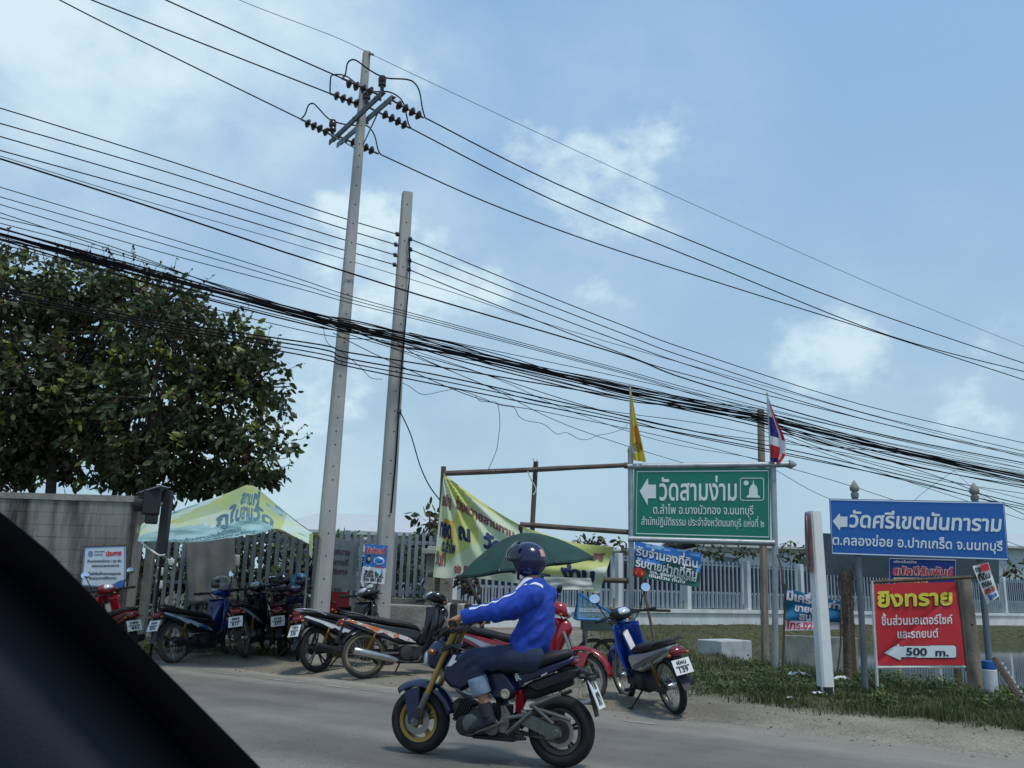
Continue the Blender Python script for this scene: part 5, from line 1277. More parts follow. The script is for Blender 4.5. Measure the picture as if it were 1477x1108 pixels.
    for sgn in (-1, 1):
        b = B(TZ); tp = lambda x: (1 - .45 * sstep(.15, -.42, x))
        pts = [(.56, .515), (.42, .535), (.30, .58), (.26, .565), (.12, .635), (.06, .625), (-.1, .70), (-.36, .782), (-.30, .795), (-.02, .715), (.20, .655), (.46, .58)]
        pp = [Vector((x, .132 * sgn * tp(x), z)) for x, z in pts]; b.prism(pp, (0, .006 * sgn, 0)); obj('side_panel', b, stripe, t, ang=30, bev=.003)
    b = B(TZ); b.hull([(.63, .67, .05, .015), (.58, .70, .09, .035), (.40, .745, .125, .05), (.22, .765, .135, .045), (.12, .785, .13, .045), (-.10, .815, .115, .045), (-.24, .835, .09, .035), (-.32, .84, .05, .012)], 16, 2.6); obj('seat', b, seat or M_SEAT, t, ang=60)
    if rack:
        b = B(TZ); b.tube(crv([(-.02, .125, .80), (-.2, .12, .86), (-.36, .10, .88), (-.41, 0, .885), (-.36, -.10, .88), (-.2, -.12, .86), (-.02, -.125, .80)], 4), .011, 8); obj('grab_rail', b, M_BLK if rack is True else rack, t)
    b = B(TZ); b.hull([(-.44, .755, .03, .02), (-.425, .76, .075, .038), (-.37, .77, .085, .045), (-.33, .78, .06, .03)], 14, 2.8); obj('tail_light', b, M_TAIL, t, ang=60)
    for sgn in (-1, 1):
        b = B(TZ); b.ell((-.40, .105 * sgn, .735), (.022, .026, .017)); obj('rear_indicator', b, M_AMB, t, ang=60)
    b = B(); fender(b, (0, 0, r), r + .035, 52, 158, .06, .02); b.prism([(-.29, -.055, .45), (-.29, .055, .45), (-.38, .04, .29), (-.38, -.04, .29)], (-.006, 0, .004)); b.box((-.31, 0, .56), (.02, .08, .24), Matrix.Rotation(R(20), 3, 'Y')); obj('rear_fender', b, M_BLK, t, ang=50, solid=.004)
    if rows: plate(t, Vector((-.365, 0, .525)), R(22), rows)
    b = B(); b.tube(crv([(.86, .2, .99), (.95, .12, .88), (.98, .03, .76)], 4), .006, 5); b.tube(crv([(.86, -.2, .99), (.94, -.12, .86), (.97, -.02, .74)], 4), .006, 5); obj('control_cable', b, M_BLK, t)
    return t
def rows_of(a, c): return [(a, 22, 78, 36, 22), ('กรุงเทพมหานคร', 12, 88, 56, 11), (c, 24, 76, 88, 25)]
def wet(x): return x
bike_c = underbone('blue parked motorcycle with pale tail stripe and the silver helmet on its bars', (250, 951), 64, 7, P_DBLUE, P_BLACK, P_TEAL, front=P_BLUE, tyre=M_TYRED, rows=rows_of('ขษง', '8244'), lstripe=P_BLUE, mirrors='R')
underbone('dark parked motorcycle seen from behind with red tail lamp and square plate', (353, 950), 91, 9, P_BLACK, P_BLACK, P_SILVER, inner=M_BLK, tyre=M_TYRED, rows=rows_of('ลพจ', '817'), mirrors='LR', lstripe=P_BLACK)
bike_e = underbone('maroon parked motorcycle half hidden right of the one seen from behind', (406, 946), 100, 8, P_MAROON, P_MAROON, P_BLACK, inner=M_BLK, rows=rows_of('มกฉ', '377'), mirrors='', seat=mat('seat_maroon', (92, 30, 34), rough=.6))
bike_f = underbone('purple black scooter carrying the light blue helmet, beside the tall pole', (431, 953), 104, 6, P_PURPLE, P_BLACK, P_PURPLE, inner=M_BLK, rows=None, mirrors='L')
underbone('white and black parked motorcycle left of the one with the silver exhaust', (457, 967), 52, 7, P_BLACK, P_BLACK, P_WHITE, inner=P_BLACK, front=P_BLACK, rows=rows_of('วฉก', '526'), spokes='cast', rim=mat('rim_dark', (52, 52, 54), rough=.5, metal=.3), mirrors='R', rack=P_SILVER)
underbone('red and black motorcycle half hidden between the tall pole and the white one', (494, 945), 66, 6, P_BLACK, P_BLACK, P_RED, inner=M_BLK, rows=None, mirrors='L')
underbone('black parked motorcycle with silver exhaust and orange flame print, seen side on', (524, 977), 20, 7, P_BLACK, P_BLACK, P_ORANGE, inner=M_BLK, tyre=M_TYRED, muff=M_CHROME, shock=M_GOLD, mirrors='L', lstripe=P_BLACK, rim=mat('rim_dusty', (136, 124, 102), rough=.6, metal=.3))
underbone('red parked motorcycle with big headlamp facing right behind the rider', (682, 1001), -20, 6, P_RED, P_RED, P_SILVER, inner=M_BLK, tyre=M_TYRED, mirrors='L', muff=M_CHROME, lstripe=P_WHITE)
underbone('blue and grey motorcycle parked alone at the grass with its tail to the road', (976, 1026), 107, 13, P_BLUE, P_SILVER, mat('paint_ash', (96, 98, 98), rough=.4, var=.1), inner=P_DBLUE, front=P_BLUE, rows=rows_of('ฝผบ', '139'), mirrors='LR', muff=M_BLK, head_lamp=False, lstripe=P_BLUE, s=.93)
underbone('red motorcycle parked before the block wall with white plate, left of the gate', (184, 946), 130, 8, P_RED, P_RED, P_BLACK, inner=M_BLK, rows=rows_of('กพษ', '441'), spokes='cast', rim=M_ENG, mirrors='LR', rack=False)
underbone('black motorcycle at the far left mostly hidden by the car pillar', (118, 945), 126, 8, P_BLACK, P_BLACK, P_BLACK, inner=M_BLK, mirrors='LR', rack=False)

def helmet(label, c, col, s=1.0, yaw=0, visor=True, stripe=None, tilt=0):
    Mx = Matrix.Translation(c) @ Matrix.Rotation(R(yaw), 4, 'Z') @ Matrix.Rotation(R(tilt), 4, 'Y') @ Matrix.Scale(s, 4)
    t = thing('helmet', label, 'helmet', M=Mx)
    b = B()
    prof = []
    nu, nv = 24, 14
    vs = []; fs = []
    for j in range(nv + 1):
        th = PI * .70 * j / nv
        for i in range(nu):
            a = 2 * PI * i / nu; front_ = math.cos(a)
            k = th * (1 - .30 * max(0, front_) ** 2) if th > .9 else th
            vs.append((.142 * math.sin(k) * math.cos(a) * 1.02, .125 * math.sin(k) * math.sin(a), .13 * math.cos(k)))
    for j in range(nv):
        for i in range(nu): fs.append((j * nu + i, (j + 1) * nu + i, (j + 1) * nu + (i + 1) % nu, j * nu + (i + 1) % nu))
    b.add(vs, fs); obj('shell', b, col, t, ang=180, solid=.012, soff=-1)
    if visor:
        b = B(); b.grid(lambda u, v: (.150 * math.cos((u - .5) * 2.6) * math.sin(1.0 + .9 * v), .132 * math.sin((u - .5) * 2.6) * math.sin(1.0 + .9 * v), .135 * math.cos(1.0 + .9 * v)), 16, 8); obj('visor', b, mat('visor_dark', (40, 44, 50), rough=.1, coat=.5), t, ang=180, solid=.003)
    if stripe:
        b = B(); b.grid(lambda u, v: (.147 * math.cos(-1.2 + 2.6 * u), (.05 + .03 * v), .135 * math.sin(-1.2 + 2.6 * u) ) if False else (.148 * math.sin(1.5 * (u - .35)) * 1.0, .028 + .05 * v * (1 - u * .5), .1335 * math.cos(1.5 * (u - .35)) * math.sqrt(max(.05, 1 - ((.028 + .05 * v) / .127) ** 2))), 14, 4); obj('stripe', b, stripe, t, ang=180, solid=.004)
    return t
helmet('silver and black helmet hung on the blue motorcycle bars', bike_c.matrix_world @ Vector((.86, -.08, 1.10)), P_SILVER, 1.05, 200, True, P_WHITE)
helmet('light blue helmet resting on the scooter beside the tall pole', bike_f.matrix_world @ Vector((.86, -.05, 1.11)), paint('sky', (70, 150, 190)), 1.0, -30, True)
helmet('black helmet sitting left of the light blue one', bike_e.matrix_world @ Vector((.86, .0, 1.11)), P_BLACK, 1.05, -20, False)
# ------------------------------------------------------------------ the ridden motorcycle and its rider
RC_, FC_ = G(809, 1107), G(603, 1086)
hx = (FC_ - RC_).normalized(); hy = Vector((-hx.y, hx.x, 0))
HM = Matrix(((hx.x, hy.x, 0, RC_.x), (hx.y, hy.y, 0, RC_.y), (0, 0, 1, 0), (0, 0, 0, 1)))
def bl(px, py, off=0.0):
    """photo pixel to bike space on the plane a distance off to the left of its middle"""
    d = ray(px, py); t = (off - (CAM - RC_).dot(hy)) / d.dot(hy); p = CAM + d * t - RC_
    return Vector((p.dot(hx), off, p.z))
z7 = lambda x, y: (540 + x / 3.183, 760 + y / 3.183)
zf = lambda x, y: (560 + x / 4.615, 940 + y / 4.615)
def side(b, pts, off, th, zoom=z7, mirror=True):
    """a plate cut to a side outline at +off and -off"""
    pp = [bl(*zoom(x, y), off) for x, y in pts]
    b.prism([(p.x, off, p.z) for p in pp], (0, -th, 0))
    if mirror: b.prism([(p.x, -off, p.z) for p in pp], (0, th, 0))
def body(b, pts, off, zoom=z7, k=.8, soft=.05):
    """a closed body of that side outline, thinner towards both flanks"""
    pp = [bl(*zoom(x, y), off) for x, y in pts]; cx = sum(p.x for p in pp) / len(pp); cz = sum(p.z for p in pp) / len(pp)
    b.loft([[(cx + (p.x - cx) * s, y, cz + (p.z - cz) * s) for p in pp] for (y, s) in ((-off, k), (-off + soft, 1), (off - soft, 1), (off, k))])
P_NAVY = paint('navy', (24, 34, 66)); M_ALU = mat('cast_aluminium', (110, 110, 106), rough=.45, metal=.6, var=.2, scale=14)
M_DUST = mat('dusty_black', (52, 50, 47), rough=.8, var=.3, scale=9)
mk = thing('ridden_motorcycle', 'small navy motorcycle with gold fork and gold front rim being ridden on the road', 'motorcycle', M=HM)
rrad, frad = .238, .228
rc_ = Vector((0, 0, rrad)); fcen = bl(606.6, 1041, 0); fcen.z = frad
w = wheel(mk, 'rear_wheel', tuple(rc_), rrad, .13, mat('rim_dusty_dark', (84, 76, 66), rough=.6, metal=.3, var=.25), M_TYRE, 'cast', .105, h=.092)
w = wheel(mk, 'front_wheel', tuple(fcen), frad, .118, M_RIMG, M_TYRE, 'cast', .095, h=.086)
b = B(); fender(b, tuple(fcen), frad + .028, 48, 166, .075, .03)
for s in (-1, 1):
    b.prism([(fcen.x - .02, .075 * s, frad + .24), (fcen.x + .10, .075 * s, frad + .20), (fcen.x + .05, .085 * s, frad - .02), (fcen.x - .02, .085 * s, frad - .02)], (0, .012 * s, 0))
obj('front_fender', b, P_NAVY, mk, ang=50, solid=.004)
ftop = bl(658, 905, .085); fdir = (ftop - Vector((fcen.x, .085, frad + .0)))
for s in (-1, 1):
    a0 = Vector((fcen.x, .085 * s, frad)); a1 = Vector((ftop.x, .085 * s, ftop.z))
    b = B(); b.tube([a0.lerp(a1, .27), a1], .021, 12); leg = obj('fork_leg', b, M_RIMG, mk)
    b = B(); b.tube([a0 - (a1 - a0) * .02, a0.lerp(a1, .30)], [.022, .027], 12); b.lathe([(.03, -.02), (.03, .02)], a0, (0, 1, 0), 12); obj('fork_slider', b, M_ALU, leg)
b = B(); q = Vector((fcen.x - .03, .10, frad + .06)); b.box(q, (.06, .03, .08)); obj('brake_caliper', b, M_DUST, mk, bev=.008)
b = B()
for t in (.78, .97):
    q = Vector((fcen.x, 0, frad)).lerp(Vector((ftop.x, 0, ftop.z)), t); b.box(q, (.07, .22, .035), Matrix.Rotation(R(26), 3, 'Y'))
obj('triple_clamp', b, M_BLK, mk, bev=.008)
# lamp with its dark shroud, meter, bars
hl = bl(632, 945, .04); b = B(); b.hull([(hl.x - .09, hl.z + .02, .07, .09), (hl.x - .03, hl.z + .01, .105, .115), (hl.x + .04, hl.z - .005, .10, .10), (hl.x + .08, hl.z - .02, .07, .07)], 16, 2.6); obj('headlight_shroud', b, P_NAVY, mk, ang=60)
b = B(); b.hull([(hl.x + .05, hl.z - .01, .085, .08), (hl.x + .10, hl.z - .03, .07, .06), (hl.x + .115, hl.z - .035, .03, .02)], 16, 2.3); obj('headlight', b, M_LENS, mk, ang=60)
gl = bl(650, 900, .30); gz, gx = gl.z, gl.x
mt = bl(650, 912, .0); b = B(); b.hull([(mt.x - .05, mt.z + .02, .03, .03), (mt.x - .01, mt.z + .02, .065, .05), (mt.x + .04, mt.z, .06, .04), (mt.x + .06, mt.z - .01, .03, .02)], 14, 2.5); obj('speedometer', b, M_DUST, mk, ang=60)
b = B(); b.tube(crv([(gx - .03, -.34, gz), (gx + .0, -.22, gz), (ftop.x + .01, -.10, gz - .015), (ftop.x + .01, .10, gz - .015), (gx, .22, gz), (gx - .03, .34, gz)], 6), .0115, 8); obj('handlebar', b, M_BLK, mk)
for s in (-1, 1):
    b = B(); b.tube([(gx - .005, .235 * s, gz), (gx - .032, .355 * s, gz)], .018, 10); obj('grip', b, M_BLK, mk)
    b = B(); b.tube(crv([(gx + .03, .2 * s, gz - .005), (gx + .05, .26 * s, gz - .01), (gx + .03, .34 * s, gz - .015)], 4), .006, 6); obj('brake_lever', b, M_ALU, mk)
    b = B(); b.ell((hl.x + .0, .15 * s, hl.z + .03), (.03, .035, .022)); obj('front_indicator', b, M_AMB, mk, ang=60)
b = B()
for k in range(4): b.tube(crv([(gx, .2 - k * .12, gz), (hl.x - .0, .16 - k * .1, gz - .1 - .02 * k), (ftop.x - .06, .03 - .02 * k, gz - .2)], 5), .006, 5)
obj('control_cable', b, M_BLK, mk)
# bodywork
b = B(); body(b, [(300, 640), (330, 600), (380, 572), (500, 548), (600, 560), (640, 640), (560, 670), (470, 690), (420, 740), (385, 760), (330, 735), (302, 700)], .125); obj('tank_shroud', b, P_NAVY, mk, ang=50, bev=.012)
b = B()
for pts in ([(332, 640), (362, 588), (376, 590), (368, 612), (378, 618), (350, 640)], [(410, 582), (425, 568), (492, 553), (470, 568), (428, 584)]): side(b, pts, .134, .006)
obj('white_decal', b, P_WHITE, mk, ang=30)
b = B(); body(b, [(495, 662), (590, 655), (628, 700), (655, 748), (610, 800), (545, 800), (518, 770)], .115); obj('side_cover', b, P_NAVY, mk, ang=50, bev=.01)
q = bl(*z7(601, 766), .12); b = B(); b.lathe([(.012, .0), (.034, .0), (.034, .012), (.024, .016), (.012, .010)], q - Vector((0, .004, 0)), (0, 1, 0), 20); obj('cover_cap', b, mat('cap_brass', (206, 190, 150), rough=.4, metal=.4), mk, ang=40)
b = B(); st = [(560, 640, .10, .05), (610, 640, .12, .055), (700, 632, .125, .055), (800, 606, .105, .05), (880, 586, .075, .035), (900, 584, .04, .015)]
b.hull([(bl(*z7(x, y), .05).x, bl(*z7(x, y), .05).z, w_, h_) for (x, y, w_, h_) in st], 16, 2.7); obj('seat', b, M_SEAT, mk, ang=60)
b = B(); body(b, [(630, 690), (720, 655), (830, 625), (912, 596), (912, 622), (850, 655), (760, 690), (690, 715), (648, 742)], .085, soft=.03, k=.85); obj('tail_panel', b, P_NAVY, mk, ang=50, bev=.008)
b = B(); P_ = lambda x, y: bl(*z7(x, y), .088); letter(b, 'R', (652, 708), (676, 700), 20, P_, .04); poly_px(b, [(765, 682), (792, 668), (794, 673), (767, 687)], P_); obj('tail_decal', b, P_WHITE, mk, ang=0)
b = B(); s0, s1 = bl(*z7(700, 762), -.06), bl(*z7(905, 690), -.06); dd = s1 - s0
b.lathe([(.02, -.03), (.045, 0), (.058, .05), (.062, .25), (.055, dd.length), (.03, dd.length + .01)], Vector((s0.x, -.05, s0.z)), dd, 16); obj('muffler', b, M_DUST, mk, ang=50)
b = B(); body(b, [(690, 730), (760, 700), (900, 650), (940, 655), (930, 690), (860, 715), (740, 760)], .06, soft=.02, k=.9); obj('undertail', b, M_BLK, mk, ang=50, bev=.006)
b = B(); b.tube(crv([bl(*z7(430, 790), -.06), bl(*z7(500, 890), -.13), bl(*z7(640, 870), -.13), bl(*z7(700, 765), -.08)], 6), .018, 8); obj('exhaust_pipe', b, M_ENG, mk)
# tail bracket, plate, lamp
a0, a1, a2 = bl(*z7(845, 640), 0), bl(*z7(935, 664), 0), bl(*z7(985, 682), 0); pc_ = bl(860.5, 1001, 0); fl_ = bl(866, 1034, 0)
b = B(); b.tube([a0, a1, a2], [.03, .028, .022], 8, sq=1.2); b.box(a2 + Vector((-.01, 0, -.02)), (.05, .16, .03)); b.prism([a2 + Vector((.0, -.07, -.02)), a2 + Vector((.0, .07, -.02)), fl_ + Vector((.02, .045, 0)), fl_ + Vector((.02, -.045, 0))], (.008, 0, .004)); obj('plate_bracket', b, M_BLK, mk, ang=40)
plate(mk, pc_, R(24), [('9 กบ', 22, 78, 34, 22), ('นนทบุรี', 24, 76, 56, 11), ('3017', 20, 80, 88, 26)], .17, .2)
b = B(); q = bl(*z7(905, 618), 0); b.hull([(q.x - .05, q.z, .03, .015), (q.x - .03, q.z, .06, .025), (q.x + .03, q.z, .06, .025)], 14, 2.6); obj('tail_light', b, M_TAIL, mk, ang=60)
for s in (-1, 1):
    b = B(); b.tube([a2 + Vector((.02, 0, 0)), a2 + Vector((.02, .10 * s, .0))], .008, 6); b.ell(a2 + Vector((.02, .115 * s, 0)), (.028, .025, .018)); obj('rear_indicator', b, M_BLK, mk, ang=60)
# swing arm, brackets, engine
for s in (-1, 1):
    b = B(); p0s, p1s = bl(*zf(890, 430), .11), Vector((0, .11, rrad))
    p0s.y = p1s.y = .11 * s; b.prism([p0s + Vector((0, 0, .045)), p1s + Vector((-.03, 0, .035)), p1s + Vector((-.045, 0, -.02)), p1s + Vector((.03, 0, -.045)), p0s + Vector((0, 0, -.05))], (0, .03 * s, 0))
    b.lathe([(.028, -.02), (.028, .02)], p1s + Vector((0, .02 * s, 0)), (0, 1, 0), 14)
    obj('swing_arm', b, M_ALU, mk, ang=40, bev=.006)
    b = B()
    for (xa, ya, xb, yb, r_) in ((945, 365, 1145, 285, .015), (960, 350, 1100, 480, .016), (1010, 385, 1215, 455, .013), (790, 545, 960, 395, .015), (800, 440, 900, 425, .014)):
        u, v = bl(*zf(xa, ya), .14), bl(*zf(xb, yb), .14); u.y = v.y = .145 * s; b.tube([u, v], r_, 8)
    obj('subframe_strut', b, M_ALU, mk, ang=40)
    b = B(); pp = [bl(*zf(x, y), .155) for x, y in ((748, 362), (775, 360), (806, 412), (800, 500), (775, 545), (738, 540), (735, 470), (752, 430))]
    b.prism([(p.x, .155 * s, p.z) for p in pp], (0, -.015 * s, 0)); u, v = bl(*zf(650, 520), .16), bl(*zf(760, 470), .16); u.y = v.y = .16 * s; b.tube([u, v], .012, 8); b.tube([v, v + Vector((0, .10 * s, 0))], .014, 8)
    obj('foot_bracket', b, M_ALU, mk, ang=40, bev=.004)
b = B(); e0 = bl(*zf(640, 460), 0); cy = bl(*zf(480, 370), 0)
b.lathe([(.04, -.14), (.095, -.12), (.11, -.06), (.11, .06), (.095, .12), (.04, .14)], e0, (0, 1, 0), 20); b.lathe([(.03, -.13), (.07, -.12), (.07, .12), (.03, .13)], bl(*zf(550, 478), 0), (0, 1, 0), 18)
dd = (cy - e0); n_ = dd.normalized(); rot = n_.to_track_quat('X', 'Z').to_matrix(); b.box(e0 + dd * .6, (dd.length * .9, .13, .12), rot)
for k in range(6): b.box(e0 + dd * (.55 + .08 * k), (.011, .17, .16), rot)
b.ell(cy, (.06, .07, .065)); b.box(bl(*zf(720, 520), 0), (.30, .16, .12)); b.box(bl(*zf(740, 430), 0), (.16, .15, .16))
obj('engine', b, M_ENG, mk, ang=40, bev=.006)
b = B(); b.lathe([(.02, 0), (.058, 0), (.062, .012), (.03, .02)], bl(*zf(552, 475), .13), (0, 1, 0), 18); b.lathe([(.02, 0), (.06, 0), (.055, .015), (.02, .018)], bl(*zf(690, 500), .14), (0, 1, 0), 18); obj('engine_cover', b, M_ALU, mk, ang=40)
b = B(); b.tube([bl(*zf(520, 555), .12), bl(*zf(700, 570), .12), bl(*zf(760, 585), .12), bl(*zf(915, 580), .12)], .012, 6); b.tube([bl(*zf(880, 530), .1), bl(*zf(960, 555), .1)], .011, 6); b.box(bl(*zf(800, 560), 0), (.16, .22, .04)); obj('side_stand', b, M_BLK, mk, ang=40)
b = B(); u, v = bl(*zf(720, 460), .06), Vector((0, .06, rrad))
b.tube([u + Vector((0, 0, .05)), v + Vector((0, 0, .07))], .008, 6); b.tube([u + Vector((0, 0, -.05)), v + Vector((0, 0, -.07))], .008, 6); b.lathe([(.03, -.004), (.078, -.004), (.078, .004), (.03, .004)], v, (0, 1, 0), 24); obj('drive_chain', b, M_DUST, mk, ang=40)
b = B(); d0, d1 = bl(*zf(870, 420), 0), bl(*zf(880, 250), 0); b.tube([d0, d1], .016, 8)
for k in range(8): b.lathe([(.022, -.007), (.035, 0), (.022, .007)], d0.lerp(d1, .15 + .09 * k), d1 - d0, 12)
obj('shock_absorber', b, M_RED, mk, ang=60)

# ---- rider
def fuse(b, vox, it=6, fn=None, fac=.5):
    """one continuous skin over overlapping shapes"""
    me = bpy.data.meshes.new('tmp'); me.from_pydata(b.v, [], b.f); o = bpy.data.objects.new('tmp', me); C.objects.link(o)
    md = o.modifiers.new('r', 'REMESH'); md.mode = 'VOXEL'; md.voxel_size = vox
    md = o.modifiers.new('s', 'SMOOTH'); md.iterations = it; md.factor = fac
    r = bpy.data.meshes.new_from_object(o.evaluated_get(bpy.context.evaluated_depsgraph_get()))
    bpy.data.objects.remove(o); bpy.data.meshes.remove(me)
    out = B(); nrm = [v.normal.copy() for v in r.vertices]
    out.v = [tuple(v.co + (nrm[i] * fn(v.co) if fn else Vector())) for i, v in enumerate(r.vertices)]; out.f = [tuple(p.vertices) for p in r.polygons]; out.k = [0] * len(out.f)
    bpy.data.meshes.remove(r); return out
M_SKIN = mat('skin', (168, 122, 96), rough=.55, var=.08, scale=12)
M_JACK = mat('jacket_blue', (24, 64, 166), rough=.75, var=.10, scale=6, bump=.15, bscale=90); M_STRIPE = mat('jacket_white', (222, 226, 234), rough=.7, var=.04)
M_JEAN = mat('jeans_denim', (44, 56, 80), rough=.9, var=.22, scale=16, bump=.3, bscale=160); M_CUFF = mat('denim_inside', (132, 148, 166), rough=.9, var=.15, scale=30, bump=.3, bscale=160)
M_SHOE = mat('shoe_dark', (36, 38, 46), rough=.8, var=.2, scale=12)
per = thing('person', 'rider in blue jacket, rolled jeans and navy helmet on the navy motorcycle', 'person', M=HM)
def sy(p, s): return Vector((p.x, p.y * s, p.z))
SH, EL, WR = bl(768, 858, .175), bl(717, 879, .265), bl(668, 891, .30)
HI, KN, AN = bl(752, 947, .10), bl(680, 951, .19), bl(699, 1014, .165)
FT, HEEL = bl(681, 1054, .165), bl(708, 1044, .165)
NK, HD = bl(768, 842, 0), bl(761, 808, 0)
def sect(y, xl, xr, w):
    a, c = bl(xl, y, 0), bl(xr, y, 0); return ((a.x + c.x) / 2, abs(a.x - c.x) / 2, w, (a.z + c.z) / 2)
tor = [sect(955, 744, 778, .165), sect(940, 738, 786, .185), sect(920, 744, 794, .18), sect(895, 752, 797, .175), sect(872, 751, 796, .185), sect(856, 747, 793, .185), sect(845, 752, 788, .13), sect(836, 756, 783, .078)]
def torso(b, k=1.0, rows=tor):
    rings = []
    for (cx, rx, w, z) in rows:
        rings.append([(cx + rx * k * math.copysign(abs(math.cos(a)) ** .85, math.cos(a)), w * k * math.copysign(abs(math.sin(a)) ** .85, math.sin(a)), z) for a in [2 * PI * i / 24 for i in range(24)]])
    b.loft(rings)
# skin: torso, arms, hands, legs, neck, head in one surface
b = B(); torso(b, .82); b.tube([NK + Vector((-.01, 0, -.06)), HD + Vector((-.015, 0, -.05))], [.06, .052], 14)
b.ell(HD + Vector((-.01, 0, .01)), (.098, .074, .105)); b.ell(HD + Vector((.045, 0, -.055)), (.05, .05, .05)); b.ell(HD + Vector((.092, 0, -.02)), (.02, .014, .024))
b.tube([HD + Vector((.08, .02, -.062)), HD + Vector((.086, 0, -.06)), HD + Vector((.08, -.02, -.062))], .010, 8)
for s in (-1, 1):
    b.ell(HD + Vector((-.005, .078 * s, -.01)), (.026, .014, .034)); b.ell(HD + Vector((.078, .03 * s, .012)), (.012, .014, .008))
    S_s, E_s, W_s = sy(SH, s), sy(EL, s), sy(WR, s); b.tube([S_s, S_s.lerp(E_s, .5), E_s], [.05, .045, .038], 12); b.tube([E_s, E_s.lerp(W_s, .4), W_s], [.038, .036, .026], 12)
    b.tube([sy(HI, s), sy(HI, s).lerp(sy(KN, s), .5), sy(KN, s)], [.075, .07, .055], 12); b.tube([sy(KN, s), sy(KN, s).lerp(sy(AN, s), .35), sy(AN, s)], [.052, .052, .036], 12)
    b.tube([sy(AN, s), sy(HEEL, s) + Vector((0, 0, .03)), sy(FT, s)], [.037, .036, .028], 10)
    # hand closed on the grip: palm behind, fingers over the front, thumb below
    gp_ = Vector((gx - .018, .295 * s, gz)); K0 = gp_ + Vector((-.012, 0, .036))
    b.tube([W_s, W_s.lerp(K0, .55), K0 + Vector((-.01, 0, .0))], [.027, .034, .030], 12, sq=.75)
    b.ell(K0 + Vector((-.012, 0, -.004)), (.040, .044, .022))
    for i, (dy_, ln_) in enumerate(((-.034, .92), (-.011, 1.05), (.012, 1.0), (.034, .82))):
        pts = []
        for q in range(6):
            a = R(112 - q * 38 * ln_); rad = .030 if q else .036
            pts.append(gp_ + Vector((rad * math.cos(a), dy_ * s * -1, rad * math.sin(a))))
        b.tube(crv(pts, 2), [.0098] * 7 + [.0088] * 4, 8)
    th = [K0 + Vector((-.02, -.036 * s, -.012)), gp_ + Vector((-.024, -.048 * s, .002)), gp_ + Vector((-.008, -.054 * s, -.026)), gp_ + Vector((.012, -.05 * s, -.029))]
    b.tube(crv(th, 3), .0105, 8)
obj('body', fuse(b, .0065, 3), M_SKIN, per, ang=180)
# jacket
b = B(); torso(b)
for s in (-1, 1):
    S_s, E_s, W_s = sy(SH, s), sy(EL, s), sy(WR, s)
    b.ell(S_s + Vector((0, -.02 * s, -.01)), (.082, .075, .078)); b.tube([S_s + Vector((.01, -.02 * s, -.01)), S_s.lerp(E_s, .5) + Vector((0, 0, -.012)), E_s + Vector((0, 0, -.008)), E_s.lerp(W_s, .5), W_s + Vector((.005, 0, 0))], [.088, .074, .063, .054, .046], 18)
b.tube([NK + Vector((-.01, 0, -.03)), NK + Vector((-.012, 0, .03))], [.085, .07], 18)
def crease(p):
    e = min((Vector(p) - EL).length, (Vector(p) - sy(EL, -1)).length); hem = abs(p.z - tor[2][3])
    return .012 * noise.noise(Vector(p) * 7) + .008 * (1 - 2 * abs(noise.noise(Vector((p.x * 17 + p.z * 9, p.y * 7, p.z * 8 - p.x * 6))))) + .008 * math.sin(p.x * 90 + p.z * 30) * math.exp(-(e / .10) ** 2) + .006 * math.sin((p.z * 60 + p.x * 40)) * math.exp(-(hem / .09) ** 2)
jm = fuse(b, .008, 5, crease); jacket = obj('jacket', jm, M_JACK, per, ang=180)
from mathutils.bvhtree import BVHTree
bvh = BVHTree.FromPolygons([Vector(v) for v in jm.v], jm.f)
def strip(name, path, wid, mat_, up):
    """a ribbon sewn on the jacket along a path; up picks the side it lies on"""
    b = B(); pts = crv(path, 8); rows = []
    for i, p in enumerate(pts):
        t = (pts[min(i + 1, len(pts) - 1)] - pts[max(0, i - 1)]).normalized(); u = (up - t * up.dot(t)).normalized(); sd_ = t.cross(u); row = []
        for k in (-1, -.33, .33, 1):
            o_ = p + sd_ * (wid / 2 * k); h = bvh.ray_cast(o_ + u * .25, -u, .5); row.append((h[0] if h[0] else o_) + u * .0035)
        rows.append(row)
    b.loft(rows, cap=False, close=False); return obj(name, b, mat_, jacket, ang=180)
for k, o_ in enumerate((-.026, .026)):
    strip('sleeve_stripe', [SH.lerp(EL, .35) + Vector((0, o_, 0)), SH.lerp(EL, .7) + Vector((0, o_, 0)), EL + Vector((0, o_, 0)), EL.lerp(WR, .35) + Vector((0, o_, 0)), EL.lerp(WR, .72) + Vector((0, o_, 0))], .013, M_STRIPE, Vector((.12, .25, 1)))
SHc = SH
strip('shoulder_stripe', [bl(786, 842, .07), bl(774, 838, .12), bl(762, 842, .165), bl(757, 846, .185)], .026, M_STRIPE, Vector((-.1, .7, 1)))
strip('shoulder_stripe', [bl(766, 830, .075), bl(756, 836, .10), bl(748, 842, .12), bl(741, 848, .135)], .036, M_STRIPE, Vector((.5, .5, 1)))
